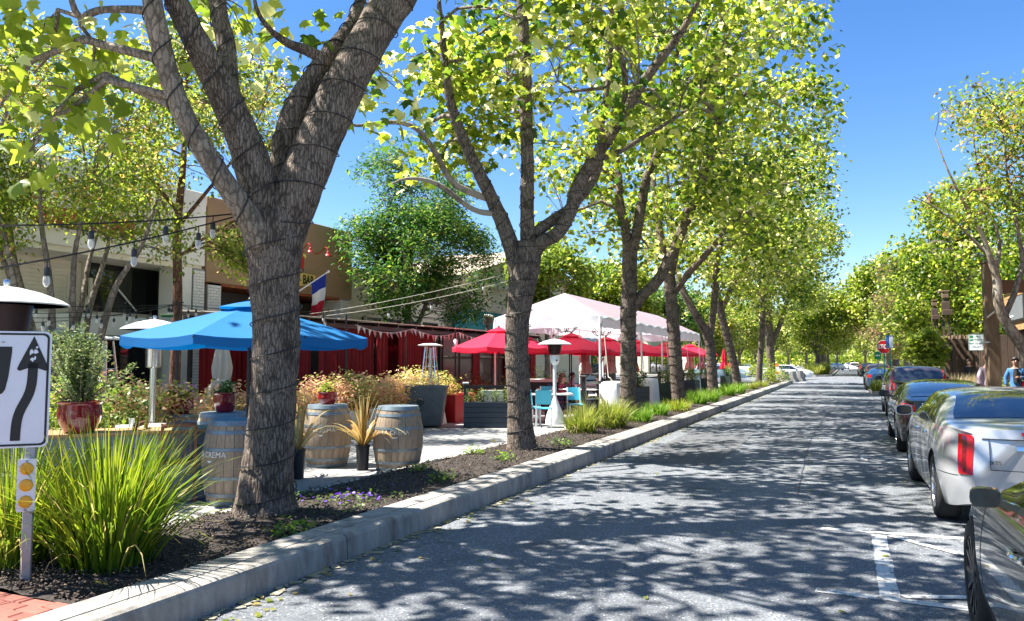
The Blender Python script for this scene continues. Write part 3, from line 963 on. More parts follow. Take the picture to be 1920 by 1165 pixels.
# single large leaves hanging close to the camera on the nearest tree
PLM = []
rr = np.random.default_rng(77)
for k in range(6):
    v, f, a = leaves(np.zeros((1, 3)), .19, LEAF_PLANE, rr, hang=.9, vbase=np.array([.35 + .11 * k]), vspread=.05)
    me = fast_mesh('leaf', v, f, 3, a); me.materials.append(M['leaf_plane']); PLM.append(me)
for k in range(120):
    c = [(-1.5, -1.15, 3.85, .7, .45, .7), (-1.75, -1.4, 4.5, .8, .5, .45), (-1.15, -.9, 4.3, .5, .3, .35)][k % 3]
    d = rr.normal(0, .5, 3)
    p = np.array(c[:3]) + d * np.array(c[3:6])
    o = link('leaf', PLM[k % 6], T1, tuple(p))
    o.rotation_euler = (rr.uniform(-.5, .5), rr.uniform(-.5, .5), rr.uniform(0, 6.28))

# cable of fairy lights wound round each trunk
def wind(limb, pitch, off, r0, z0=.1, ph=0.):
    P = spline(limb, .04)
    L = 0; out = []
    nx = None
    for i in range(len(P)):
        if i: L += np.linalg.norm(P[i][:3] - P[i - 1][:3])
        if P[i][2] < z0: continue
        t = Vector(P[min(i + 1, len(P) - 1)][:3]) - Vector(P[max(i - 1, 0)][:3]); t.normalize()
        if nx is None: nx = Vector((1, 0, 0)) if abs(t.x) < .8 else Vector((0, 1, 0))
        nx = (nx - t * nx.dot(t)).normalized(); ny = t.cross(nx)
        i2 = min(i + 1, len(P) - 1)
        seg = np.linalg.norm(P[i2][:3] - P[i][:3])
        k = max(1, int(seg / pitch * 20))
        for j in range(k):
            q = ph + 2 * PI * (L + seg * j / k) / pitch
            c = Vector((P[i] + (P[i2] - P[i]) * j / k)[:3])
            rad = P[i][3] * 1.06 + off
            out.append(c + (nx * math.cos(q) + ny * math.sin(q)) * rad)
    return out
for i, (base, limbs) in enumerate(PLANES[:6]):
    t = thing('light_cable', ['black light cable wound round the nearest plane tree', 'black light cable wound round the second plane tree',
              'black light cable wound round the third plane tree', 'black light cable wound round the fourth plane tree',
              'black light cable wound round the fifth plane tree', 'black light cable wound round the sixth plane tree'][i], 'cable', base, group='cables wound round the trunks')
    for j, li in enumerate(limbs):
        if li[0][3] < .07 and j: continue
        if i > 2 and j: continue
        pts = wind(li, [.34, .27, .27, .28, .28, .28][i] * (1 if j == 0 else 1.1), .006, 0, .12, j)
        MB().tube(pts, [.006, .007, .007, .008, .008, .009][i], 5).build('cable_run', 'cable_black', t)
# ------------------------------------------------------------------ trees on the left, behind the dining lane
def stems(r, n, h, spread, r0, lean=(0, 0), kink=.15, base=.12):
    out = []
    for k in range(n):
        a = 2 * PI * k / n + r.uniform(-.4, .4)
        s = spread * r.uniform(.5, 1.1)
        P = []
        for j in range(6):
            u = j / 5
            P.append((base * math.cos(a) + math.cos(a) * s * u ** 1.2 + lean[0] * u + r.normal(0, kink * u * .5), base * math.sin(a) + math.sin(a) * s * u ** 1.2 + lean[1] * u + r.normal(0, kink * u * .5),
                      h * u * r.uniform(.95, 1.05), r0 * (1 - .75 * u) + .006))
        out.append(P)
    return out
r_ = np.random.default_rng(3)
build_tree('crepe_myrtle', 'multi-stemmed crepe myrtle in front of the cream building, far left', (-12.7, 9.3, .0), stems(r_, 8, 4.6, 1.5, .085),
           [blob(-.2, -.2, 5.5, 2.3, 2.2, 2.0), blob(.3, .9, 4.0, 1.3, 1.2, .9), blob(-.6, -1.5, 4.2, 1.3, 1.2, 1.0)], 70, 900, 28, .09, LEAF_OVAL, 'leaf_myrtle', ['bark_grey', 'bark_grey', 'bark_grey'], 301,
           sig=.24, nside=10, rough=.08, step=.2, flare=False, twig=.012)
build_tree('street_tree', 'slim tree with a straight reddish trunk before the cream building', (-13.6, 12.7, 0),
           [[(0, 0, 0, .13), (.02, 0, 1.5, .115), (0, .03, 3, .105), (-.03, 0, 4.5, .09), (.03, .05, 6, .07), (0, .1, 7.5, .045), (.05, .1, 8.6, .02)],
            [(0, 0, 4.6, .05), (.5, .3, 5.4, .04), (1.1, .6, 6.3, .025), (1.5, .9, 7.3, .012)], [(0, 0, 4.9, .05), (-.6, -.4, 5.8, .04), (-1.3, -.8, 6.8, .022), (-1.7, -1.0, 7.8, .01)],
            [(0, 0, 3.9, .04), (.5, .5, 4.5, .03), (1.0, 1.0, 4.9, .02), (1.3, 1.2, 4.6, .01)]],
           [blob(.1, .1, 7.3, 2.5, 2.4, 2.3), blob(1.2, 1.1, 4.5, .8, .8, .9, 3)], 50, 560, 26, .125, LEAF_OVAL, 'leaf_yellow', ['bark_red', 'bark_red', 'bark_red'], 302,
           sig=.27, nside=12, rough=.07, step=.2, flare=False, twig=.014, vmid=.42, thr=.2)
build_tree('ash_tree', 'dense dark green tree behind the curtained shelter', (-15.2, 25.2, 0),
           [[(0, 0, 0, .2), (.02, .05, 1.5, .17), (-.03, 0, 3, .14), (0, .05, 4.5, .1), (.05, .1, 6.5, .06), (.1, 0, 8.6, .02)],
            [(0, 0, 2.2, .1), (.3, .8, 3.8, .08), (.4, 1.3, 5.4, .05), (.5, 1.7, 7, .02)], [(0, 0, 2.0, .1), (.4, -.7, 3.6, .08), (.6, -1.3, 5.2, .05), (.6, -1.7, 6.8, .02)]],
           [blob(.2, -.1, 7.2, 2.2, 2.6, 2.8), blob(.5, 1.6, 5.6, 1.9, 2.8, 1.9), blob(.5, -1.6, 5.6, 1.9, 2.3, 1.9), blob(.9, .3, 4.0, 1.9, 3.0, 1.0)], 60, 1050, 34, .19, LEAF_SLIM, 'leaf_dark', ['bark_grey', 'bark_grey', 'bark_grey'], 303,
           sig=.3, nside=10, rough=.08, step=.25, flare=False, twig=.016, hang=.2, vmid=.45)
def round_tree(name, label, x, y, h, rad, leafm, seed, n=420, per=24, ls=.2, tmpl=LEAF_TRI, trunk=.16, low=.38, barkm='bark_grey', group=None, lean=(0, 0), vmid=.48, ry=None, nst=3):
    r = np.random.default_rng(seed)
    ry = ry or rad
    zc = h * (.5 + low / 2); hz = h * (1 - low) / 2
    lim = [[(0, 0, 0, trunk), (.03, .02, h * .2, trunk * .85), (0, .05, h * .42, trunk * .7), (.1, .1, h * .62, trunk * .42), (.1, 0, h * .85, .02)]]
    for k in range(nst):
        a = k * 2 * PI / nst + seed
        lim.append([(0, .02, h * .22, trunk * .6), (math.cos(a) * rad * .25, math.sin(a) * ry * .25, h * .42, trunk * .42), (math.cos(a) * rad * .5, math.sin(a) * ry * .5, h * .62, trunk * .24), (math.cos(a) * rad * .62, math.sin(a) * ry * .62, h * .8, .015)])
    bl = [blob(0, 0, zc, rad * .82, ry * .82, hz)]
    for k in range(6):
        a = r.uniform(0, 2 * PI); q = r.uniform(.3, .62)
        bl.append(blob(math.cos(a) * rad * q, math.sin(a) * ry * q, zc + hz * r.uniform(-.6, .45), rad * .46, ry * .46, hz * .42))
    return build_tree(name, label, (x, y, 0), lim, bl, 40, n, per, ls, tmpl, leafm, [barkm] * 3, seed, sig=.16 * rad ** .7, nside=9, rough=.08, step=.3, group=group, twig=.02, vmid=vmid)[0]
A_ = round_tree('leafy_tree', 'bright green tree behind the tent ridge, left of the third trunk', -14.3, 37.5, 8.2, 2.7, 'leaf_bright', 311, 460, 24, .2, vmid=.35)
round_tree('leafy_tree', 'mid green tree behind the tent, right of the third trunk', -13.2, 46, 8.0, 3.0, 'leaf_plane', 312, 460, 24, .22)
round_tree('leafy_tree', 'dark green tree behind the tent far end', -11.8, 58, 7.4, 2.8, 'leaf_dark', 313, 420, 24, .22, vmid=.6)
round_tree('leafy_tree', 'yellow-green tree beyond the tent far end', -9.6, 62, 5.6, 2.3, 'leaf_yellow', 314, 360, 22, .22)
# ------------------------------------------------------------------ strip beyond the crossing, street trees to the horizon
F1 = round_tree('plane_tree', 'plane tree at the head of the far strip', -3.2, 94, 10.5, 4.6, 'leaf_plane', 321, 520, 30, .27, trunk=.24, low=.26, barkm='bark_plane', group='trees far down the street', nst=4)
FAR = [(-3.4, 104, 1.0, 'second plane tree of the far strip'), (-3.3, 116, 1.05, 'third plane tree of the far strip'), (-3.3, 131, 1.1, 'fourth plane tree of the far strip'), (-3.3, 150, 1.1, 'fifth plane tree of the far strip'),
       (-14.5, 84, .85, 'tree behind the concrete barriers'), (-15.5, 97, .9, 'first tree left beyond the crossing'), (-15.5, 110, 1.0, 'second tree left beyond the crossing'), (-15.5, 125, 1.0, 'third tree left beyond the crossing'),
       (-15, 142, 1.1, 'fourth tree left beyond the crossing'), (-14, 165, 1.2, 'fifth tree left beyond the crossing'), (-9, 195, 1.3, 'tree closing the view left of the far road'), (-2.5, 215, 1.3, 'tree closing the view at the far road end'),
       (4.9, 95, 1.3, 'first street tree right beyond the crossing'), (5.4, 108, 1.3, 'second street tree right beyond the crossing'), (5.8, 122, 1.35, 'third street tree right beyond the crossing'), (6.0, 140, 1.4, 'fourth street tree right beyond the crossing'),
       (7.0, 162, 1.2, 'fifth street tree right beyond the crossing'), (4.5, 240, 1.4, 'tree at the vanishing point of the road'), (12, 200, 1.4, 'tree closing the view right of the far road'), (-22, 75, .9, 'tree far left behind the crossing'), (-24, 58, .9, 'tree behind the gabled building'), (-16, 240, 1.4, 'tall tree at the very end left of the road')]
for k, (x, y, s, lb) in enumerate(FAR):
    copy_tree(F1, None, (x, y, 0), k * 1.37, lb, s)
# ------------------------------------------------------------------ trees on the right
round_tree('leafy_tree', 'large full green tree behind the pergola on the right', 5.6, 44, 10.6, 4.2, 'leaf_plane', 331, 620, 26, .2, LEAF_LOBE, trunk=.26, low=.2, vmid=.36)
round_tree('leafy_tree', 'dark green tree behind the wooden post on the right', 7.4, 36, 7.6, 3.2, 'leaf_plane', 332, 440, 26, .18, low=.15, vmid=.25)
round_tree('leafy_tree', 'green tree over the stop sign', 5.0, 57, 9.4, 3.6, 'leaf_plane', 333, 460, 26, .2, low=.22, vmid=.38)
round_tree('leafy_tree', 'pale straw-coloured tree behind the stop sign', 4.6, 70, 10.8, 3.6, 'leaf_bronze', 334, 400, 24, .21, low=.25, vmid=.75)
round_tree('leafy_tree', 'yellow-green tree at the right of the crossing', 5.2, 83, 9.8, 3.8, 'leaf_yellow', 335, 440, 28, .24, low=.2)
round_tree('sapling', 'young lime green sapling behind the parked crossover', 2.75, 36.0, 3.5, 1.05, 'leaf_bright', 336, 130, 16, .2, LEAF_LOBE, trunk=.04, low=.25, nst=3, vmid=.8)
build_tree('crepe_myrtle', 'open twiggy crepe myrtle with pale leaning trunk at the right edge', (3.78, 18.1, .12),
           [[(0, 0, 0, .13), (-.1, -.06, .5, .125), (-.3, -.17, 1.05, .12), (-.62, -.36, 1.7, .115), (-.94, -.54, 2.22, .1), (-1.07, -.62, 2.6, .09), (-1.09, -.65, 3.1, .075), (-1.18, -.7, 3.42, .06), (-1.33, -.8, 3.95, .042), (-1.6, -.95, 4.5, .03), (-1.9, -1.1, 5.2, .018), (-2.1, -1.1, 5.9, .008)],
            [(-.98, -.58, 2.35, .06), (-.8, -.5, 2.75, .055), (-.72, -.48, 3.0, .05), (-.62, -.46, 3.4, .045), (-.7, -.55, 4.1, .034), (-.85, -.68, 5.1, .022), (-.9, -.7, 6.3, .01)],
            [(-.68, -.47, 3.1, .04), (-.4, -.3, 3.8, .034), (-.1, -.2, 4.7, .025), (.1, -.1, 5.8, .015), (.2, 0, 6.9, .008)],
            [(-1.12, -.66, 3.15, .045), (-1.0, -.5, 3.8, .034), (-1.15, -.3, 4.7, .025), (-1.3, -.2, 5.7, .015), (-1.35, -.1, 6.6, .008)],
            [(-1.2, -.7, 3.5, .035), (-1.6, -.8, 4.0, .026), (-2.1, -.9, 4.5, .018), (-2.5, -1.0, 4.75, .008)]],
           [blob(-1.0, -.5, 5.5, 1.55, 1.5, 1.5), blob(.1, 0, 5.9, 1.5, 1.4, 1.6), blob(-1.8, -.9, 4.6, .8, .8, .6), blob(.4, .2, 4.5, 1.1, 1.0, .7)], 90, 430, 20, .1, LEAF_OVAL, 'leaf_myrtle', ['bark_pale', 'bark_grey', 'bark_red'], 341,
           sig=.16, nside=12, rough=.07, step=.12, flare=False, twig=.012, vmid=.45, sag=.22)

# the wooded end of the street
r_ = np.random.default_rng(8)
cen = np.stack([r_.uniform(-110, 110, 1500), r_.uniform(255, 290, 1500), np.abs(r_.normal(0, 1, 1500)) * 3.6 + 1.0], 1)
cen[:, 2] *= 1 + .5 * np.array([mnoise.noise((c[0] * .05, 2, 3)) for c in cen])
leaf_obj('distant_wood', 'leaf_plane', None, [crown_leaves(cen, 16, 1.1, LEAF_TRI, r_, 1.3, .9, vmid=.4)])
bpy.data.objects['distant_wood']['label'] = 'wooded end of the street far away'

LITTER[0][:, 2] = .006 + .012 * rng.random(len(LITTER[0]))
o = leaf_obj('leaf_litter', 'leaf_yellow', None, [LITTER]); tag(o, 'scattered fallen leaves along the gutter and road', 'leaf litter')
# ------------------------------------------------------------------ materials
mat('stucco_cream', (.76, .72, .59), .9, vary=.06, scale=2, bump=.3, bscale=90, dirt=.12)
mat('stucco_white', (.8, .78, .69), .9, vary=.06, scale=2, bump=.3, bscale=90, dirt=.1)
mat('stucco_brown', (.34, .22, .12), .9, vary=.06, scale=3, bump=.4, bscale=70)
mat('stucco_beige', (.7, .65, .5), .9, vary=.06, scale=2, bump=.3, bscale=80, dirt=.12)
mat('brick_white', (.78, .76, .7), .85, vary=.1, scale=7, bump=.3, bscale=60)
mat('mortar_grey', (.33, .31, .28), .95, vary=.1)
mat('siding', (.74, .7, .58), .8, vary=.06, scale=4)
mat('dark_inside', (.018, .016, .015), .8, vary=.3)  # near-black colour put in for the darkness of the recess
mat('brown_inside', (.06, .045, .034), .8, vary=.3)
mat('frame_dark', (.025, .022, .02), .45, vary=.2)
mat('frame_pale', (.55, .52, .43), .6, vary=.06)
mat('sign_rust', (.3, .075, .025), .7, vary=.2, scale=5)
mat('red_paint', (.42, .02, .018), .4, vary=.12, scale=6)
mat('red_dark', (.19, .012, .015), .5, vary=.2, scale=5)
mat('sign_yellow', (.72, .5, .12), .55, vary=.05)
mat('ink_black', (.012, .012, .012), .6, vary=.1)
mat('curtain_red', (.2, .006, .014), .85, vary=.2, scale=4, trans=.12)
mat('roof_pale', (.5, .46, .4), .7, vary=.15, scale=6, dirt=.3)
mat('teal', (.01, .22, .27), .6, vary=.12, scale=3)
mat('pale_green', (.35, .6, .33), .6, vary=.1)
mat('flag_blue', (.008, .03, .28), .8, vary=.1, trans=.25)
mat('flag_white', (.78, .77, .75), .8, vary=.03, trans=.3)
mat('flag_red', (.5, .012, .03), .8, vary=.1, trans=.3)
mat('wood_tan', (.36, .2, .09), .65, vary=.25, scale=3, stretch=(1, 9, 9), dirt=.15)
mat('roof_tile', (.42, .33, .24), .8, vary=.15, scale=4)
mat('pink_flag', (.72, .3, .33), .8, vary=.1, trans=.3)

def glassy(name, tint, opac, rough=.02):
    m, nt, b = nodes_of(name)
    L = nt.links.new
    b.inputs['Base Color'].default_value = c4(tint)
    b.inputs['Roughness'].default_value = rough
    b.inputs['Specular IOR Level'].default_value = .8
    tr = N(nt, 'BsdfTransparent')
    ms = N(nt, 'MixShader')
    fr = N(nt, 'Fresnel', i_IOR=1.5)
    ad = N(nt, 'Math', operation='ADD', use_clamp=True); ad.inputs[1].default_value = opac
    L(fr.outputs[0], ad.inputs[0]); L(ad.outputs[0], ms.inputs[0])
    L(tr.outputs[0], ms.inputs[1]); L(b.outputs[0], ms.inputs[2])
    L(ms.outputs[0], nt.nodes['Material Output'].inputs[0])
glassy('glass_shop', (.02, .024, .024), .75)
glassy('glass_clear', (.3, .32, .32), .12)
glassy('glass_bulb', (.75, .74, .7), .3, .05)

def text_mesh(name, body, size, depth=.004, m='ink_black', font_scale=(1, 1), bold=0.):
    """flat lettering in the xz plane, facing -y, centred on the origin"""
    cu = bpy.data.curves.new(name, 'FONT')
    cu.body = body; cu.size = size; cu.extrude = depth; cu.align_x = 'CENTER'; cu.align_y = 'CENTER'
    cu.offset = bold; cu.resolution_u = 3
    ob = bpy.data.objects.new(name + '_tmp', cu)
    me = evaluated(ob)
    bpy.data.curves.remove(cu)
    v = np.empty(len(me.vertices) * 3); me.vertices.foreach_get('co', v); v = v.reshape(-1, 3)
    w = np.stack([v[:, 0] * font_scale[0], -v[:, 2], v[:, 1] * font_scale[1]], 1)
    me.vertices.foreach_set('co', w.ravel()); me.materials.clear(); me.materials.append(M[m]); me.update()
    me.name = name
    return me

def text(name, body, size, parent, loc, rz=0., **kw):
    return link(name, text_mesh(name, body, size, **kw), parent, loc, rz)

FACE_X = PI / 2      # rz that turns lettering to face +x

# ------------------------------------------------------------------ cream building
cb = thing('cream_building', 'cream storefront building with deep fascia and large window, far left', 'building', (-17, 9, 0))
def part(par, name, m, *boxes, bev=0.):
    mb = MB()
    for c, d in boxes:
        mb.box(c, d, bev=bev)
    return mb.build(name, m, par)
part(cb, 'wall', 'stucco_cream', ((-4.2, -2.6, 3.1), (5.8, 20.7, 6.1)))
part(cb, 'fascia', 'stucco_white', ((-.45, -1.1, 5.4), (.96, 17.9, 2.12)), bev=.02)
part(cb, 'soffit', 'stucco_cream', ((-.8, -1.1, 4.27), (1.5, 17.8, .13)))
part(cb, 'sill_band', 'stucco_white', ((-.55, -1.6, 2.5), (.9, 15.2, .5)), bev=.02)
part(cb, 'lower_wall', 'brown_inside', ((-.75, -1.6, 1.15), (.5, 15.1, 2.18)))  # dark brown stands in for the shade below the band
pl = part(cb, 'pillar', 'stucco_white', ((-.35, 7.15, 2.15), (.7, .5, 4.2)))
def brick_face(par, x, y0, y1, z0, z1, ax='y', bw=.21, bh=.085, x1=None):
    """running-bond facing; ax y: plane x=const; ax x: plane y=const"""
    mb = MB(); g = .012
    nrow = int((z1 - z0) / bh)
    for j in range(nrow):
        s = y0 - (bw / 2 if j % 2 else 0)
        while s < y1 - .02:
            a = max(s, y0); b = min(s + bw - g, y1)
            if b - a > .03:
                if ax == 'y':
                    mb.box((x, (a + b) / 2, z0 + (j + .5) * bh), (.03, b - a, bh - g))
                else:
                    mb.box(((a + b) / 2, x, z0 + (j + .5) * bh), (b - a, .03, bh - g))
            s += bw
    o = mb.build('brick_facing', 'brick_white', par); o['kind'] = 'stuff'
    return o
brick_face(pl, .012, 7.45, 7.85, .2, 4.25)
part(cb, 'pillar', 'mortar_grey', ((-.3, 7.65, 2.15), (.6, .4, 4.2)))
# siding boards of the recessed wall
for k in range(14):
    MB().box((-1.28, 1.5, 2.82 + k * .1), (.04, 7.2, .094)).build('board', 'siding', cb)
w = part(cb, 'window', 'frame_pale', ((-1.2, 4.95, 3.6), (.14, .08, 1.5)), ((-1.2, 7.42, 3.6), (.14, .08, 1.5)), ((-1.2, 6.2, 4.3), (.14, 2.6, .1)), ((-1.2, 6.2, 2.87), (.14, 2.6, .1)))
part(w, 'pane', 'glass_shop', ((-1.24, 6.2, 3.58), (.02, 2.5, 1.4)))
part(w, 'stick', 'white_metal', ((-1.1, 6.15, 3.2), (.03, .03, .01)))
MB().bar((-1.15, 5.85, 3.65), (-1.15, 6.55, 3.0), .035).build('stay_bar', 'white_metal', w)
w = part(cb, 'window', 'frame_dark', ((-1.2, -.4, 3.6), (.14, .08, 1.5)), ((-1.2, 2.4, 3.6), (.14, .08, 1.5)), ((-1.2, 1.0, 4.3), (.14, 2.8, .1)))
part(w, 'pane', 'glass_shop', ((-1.2, 1.0, 3.58), (.02, 2.75, 1.4)))
o = MB().tube([(-.9, 4.3, 3.75), (-.9, 4.3, 3.25), (-.9, 4.4, 3.08), (-.9, 4.6, 3.02), (-.9, 4.82, 3.1), (-.9, 4.92, 3.3), (-.9, 4.92, 3.75)], .055, 8).build('letter', 'frame_pale', cb)
for k in range(6):
    part(cb, 'shop_pane', 'glass_shop', ((-.44, -6.5 + k * 2.4, 1.2), (.06, 2.2, 1.9)))
t = thing('rust_sign', 'long rust-red sign panel on the cream fascia', 'sign', (-16.93, 13.0, 5.0))
MB().box((0, 0, 0), (.1, 2.7, .44), bev=.01).build('panel', 'sign_rust', t)
MB().box((.02, 0, -.235), (.14, 2.74, .03)).build('frame', 'frame_dark', t)

# ------------------------------------------------------------------ brown bar building
bb = thing('brown_building', 'brown stucco bar building with white brick pillar and recessed front', 'building', (-17, 20.5, 0))
part(bb, 'wall', 'stucco_brown', ((-5, 0, 3.15), (4.0, 7.18, 6.2)))
part(bb, 'fascia', 'stucco_brown', ((-1.5, 0.02, 5.17), (3.0, 7.2, 2.52)), bev=.02)
part(bb, 'soffit', 'sign_rust', ((-1.4, 0, 3.87), (2.7, 7.0, .07)))
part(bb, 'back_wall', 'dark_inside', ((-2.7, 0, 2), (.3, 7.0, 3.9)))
pl = part(bb, 'pillar', 'mortar_grey', ((-.62, 3.22, 2.05), (1.2, .62, 4.0)))
brick_face(pl, -.01, 2.92, 3.52, .1, 3.88)
brick_face(pl, 2.9, -1.22, -.03, .1, 3.88, ax='x')
pl = part(bb, 'pillar', 'mortar_grey', ((-.4, -3.2, 2.05), (.7, .55, 4.0)))
brick_face(pl, -.04, -3.45, -2.95, .1, 3.88)
for y0 in (-2.7, -1.6, -.5, .6):
    d = part(bb, 'door', 'red_paint', ((-1.2, y0 + .06, 1.35), (.1, .14, 2.5)), ((-1.2, y0 + .96, 1.35), (.1, .14, 2.5)), ((-1.2, y0 + .51, 2.52), (.1, .9, .16)), ((-1.2, y0 + .51, .3), (.1, .9, .4)), ((-1.2, y0 + .51, 1.1), (.08, .9, .1)))
    part(d, 'pane', 'glass_shop', ((-1.22, y0 + .51, 1.5), (.02, .78, 1.95)))
part(bb, 'transom', 'frame_dark', ((-1.2, -.6, 3.2), (.12, 5.2, 1.2)))
t = thing('bar_sign', 'yellow sign reading BAR on the brown fascia', 'sign', (-16.95, 20.55, 4.38))
MB().box((0, 0, 0), (.06, 2.6, .44), bev=.008).build('board', 'sign_yellow', t)
text('lettering', '-', .36, t, (.035, .44, -.01), FACE_X, bold=.008)
text('lettering', 'BAR', .37, t, (.035, .9, -.01), FACE_X, font_scale=(.86, 1.15), bold=.008)
t = thing('red_sign', 'red sign above the yellow bar sign, mostly behind the trunk', 'sign', (-16.95, 20.1, 5.05))
MB().box((0, 0, 0), (.08, 2.2, .66), bev=.01).build('board', 'red_paint', t)
def goose(y, label):
    t = thing('gooseneck_lamp', label, 'lamp', (-17, y, 5.36), group='red gooseneck lamps on the brown wall')
    MB().lathe([(0, 0), (.05, 0), (.05, .02), (0, .02)], 10).build('wall_plate', 'red_paint', t)
    pts = [(.0, 0, 0), (.2, -.05, -.01), (.38, -.1, .06), (.5, -.14, .16), (.6, -.17, .17), (.68, -.2, .1), (.7, -.2, -.02)]
    MB().tube(pts, .018, 8).build('arm', 'red_paint', t)
    MB().lathe([(.03, .07), (.05, .05), (.055, -.02), (.1, -.05), (.12, -.1), (.11, -.1), (.05, -.04), (0, -.03)], 14, (.7, -.2, -.05)).build('lamp_shade', 'red_paint', t)
    MB().ball((.7, -.2, -.13), .035).build('bulb', 'glass_bulb', t)
goose(20.95, 'red gooseneck lamp nearer the trunk on the brown wall')
goose(21.9, 'red gooseneck lamp nearer the corner of the brown wall')

# French flag
t = thing('flag', 'blue white and red flag drooping from a pole on the bar front', 'flag', (-16.95, 20.2, 3.55))
p0 = Vector((0, 0, 0)); p1 = Vector((.75, 1.35, 1.08))
MB().tube([p0, p1], .022, 8).build('pole', 'white_metal', t)
MB().ball(p1 + Vector((.02, .03, .03)), .045).build('finial', 'white_metal', t)
fl = Vector((-.05, -.1, -1))
def cloth(s, u):
    a = p0.lerp(p1, .96 - .34 * s)
    drop = u * (1.1 + .25 * (1 - s))
    q = a + Vector((.02 + .10 * math.sin(s * 9 + u * 2.5) * u, -.22 * u * (1 - s) + .16 * u * s, -drop))
    q.x += .05 * math.sin(u * 5 + s * 12) * u
    return q
for nm, mt, a, b in (('blue_panel', 'flag_blue', 0, .345), ('white_panel', 'flag_white', .345, .68), ('red_panel', 'flag_red', .68, 1)):
    MB().grid([[cloth(i / 12, a + (b - a) * j / 6) for j in range(7)] for i in range(13)]).build(nm, mt, t)

# ------------------------------------------------------------------ beige building, teal board, gabled building
b2 = thing('beige_building', 'plain beige building right of the brown one, behind the dark tree', 'building', (-17.6, 28.6, 0))
part(b2, 'wall', 'stucco_beige', ((-2.5, 0, 2.6), (5, 8.7, 5.2)))
part(b2, 'cornice', 'stucco_white', ((.02, 0, 5.15), (.12, 8.68, .2)))
part(b2, 'joint', 'mortar_grey', ((.0, 0, 3.55), (.02, 8.6, .03)))
for y0 in (-2.3, -.7, .9, 2.5):
    w = part(b2, 'window', 'frame_dark', ((.02, y0 - .62, 2.6), (.08, .07, 1.5)), ((.02, y0 + .62, 2.6), (.08, .07, 1.5)), ((.02, y0, 3.33), (.08, 1.3, .07)), ((.02, y0, 1.87), (.08, 1.3, .07)))
    part(w, 'pane', 'glass_shop', ((.01, y0, 2.6), (.02, 1.2, 1.42)))
MB().lathe([(0, 0), (.07, 0), (.075, .42), (0, .42)], 12, (.2, -3.0, 3.0)).build('wall_light', 'frame_pale', b2)
gb = thing('gabled_building', 'cream building with pale gabled roof behind the parklet', 'building', (-17.2, 44.3, 0))
part(gb, 'wall', 'stucco_cream', ((-3, -2.0, 2.8), (6, 19.0, 5.6)))
mb = MB()
mb.ext([(.02, -11.4, 5.6), (.02, -2, 7.9), (.02, 7.5, 5.6)], (-6, 0, 0)); mb.build('gable', 'stucco_cream', gb)
mb = MB(); mb.bar((-2.6, -12.2, 5.55), (-2.6, -1.9, 8.05), 6.8, .22); mb.bar((-2.6, 8.2, 5.55), (-2.6, -2.1, 8.05), 6.8, .22); mb.build('roof', 'roof_tile', gb)
part(gb, 'cornice', 'stucco_white', ((.1, -2, 5.55), (.3, 18.9, .16)))
part(gb, 'pilaster', 'frame_pale', ((.06, -11.2, 2.4), (.14, .3, 4.6)), ((.06, -10.6, 2.4), (.14, .18, 4.6)))
t = thing('teal_sign', 'teal wall board with green lettering above the parklet roof', 'sign', (-17.1, 35.3, 3.68))
MB().box((0, 0, 0), (.12, 5.7, .92), bev=.01).build('board', 'teal', t)
text('lettering', 'T L MR', .5, t, (.065, -1.4, -.02), FACE_X, m='teal_letter' if 'teal_letter' in M else 'pale_green', font_scale=(1, 1))
text('lettering', 'OTO', .66, t, (.065, 1.5, -.02), FACE_X, m='pale_green')
# brown lantern in front of the teal board
t = thing('roof_flue', 'brown round-capped flue standing over the parklet roof', 'flue', (-14.0, 29.7, 2.6))
MB().lathe([(0, 0), (.09, 0), (.09, .55), (.19, .6), (.22, .9), (.15, .92), (0, .92)], 14).build('body', 'brown_inside', t)
MB().lathe([(.23, .88), (.24, .93), (.12, 1.0), (0, 1.01)], 14).build('cap', 'frame_pale', t)

# far left row of buildings behind the trees
for k, (y, h, m, lb) in enumerate([(61, 5.2, 'stucco_white', 'white shop building behind the last strip trees'),
                                   (96, 6.5, 'stucco_beige', 'beige two-storey building beyond the crossing on the left'),
                                   (122, 5.5, 'stucco_cream', 'low cream building furthest down on the left')]):
    t = thing('shop_building', lb, 'building', (-21, y, 0))
    part(t, 'wall', m, ((-4, 0, h / 2), (8, 17, h)))
    part(t, 'parapet', 'stucco_white', ((-.1, 0, h + .1), (.5, 17.1, .3)))
    part(t, 'awning', 'frame_dark', ((.7, 0, 2.9), (1.4, 15, .25)))
    for j in range(5):
        w = part(t, 'window', 'frame_dark', ((.04, -6.4 + j * 3.2, 1.5), (.1, 2.5, 2.3)))
        part(w, 'pane', 'glass_shop', ((.1, -6.4 + j * 3.2, 1.5), (.02, 2.3, 2.1)))
        if h > 6:
            w = part(t, 'window', 'frame_pale', ((.04, -6.4 + j * 3.2, 4.9), (.1, 1.3, 1.4)))
            part(w, 'pane', 'glass_shop', ((.1, -6.4 + j * 3.2, 4.9), (.02, 1.1, 1.2)))

# ------------------------------------------------------------------ dining parklet with red curtains
def curtain(par, y0, y1, x, z0, z1, m='curtain_red', amp=.05, wl=.16, lean=0., name='curtain'):
    n = max(8, int((y1 - y0) / .02))
    P = []
    for i in range(n + 1):
        yy = y0 + (y1 - y0) * i / n
        q = 2 * PI * yy / wl + 1.3 * math.sin(yy * 5)
        row = []
        for j in range(6):
            t_ = j / 5
            row.append((x + amp * math.sin(q) * (.55 + .45 * t_), yy + lean * t_ + .015 * math.sin(q * .7 + t_), z1 + (z0 - z1) * t_))
        P.append(row)
    mb = MB(); mb.grid(P)
    return mb.build(name, m, par, ang=180)

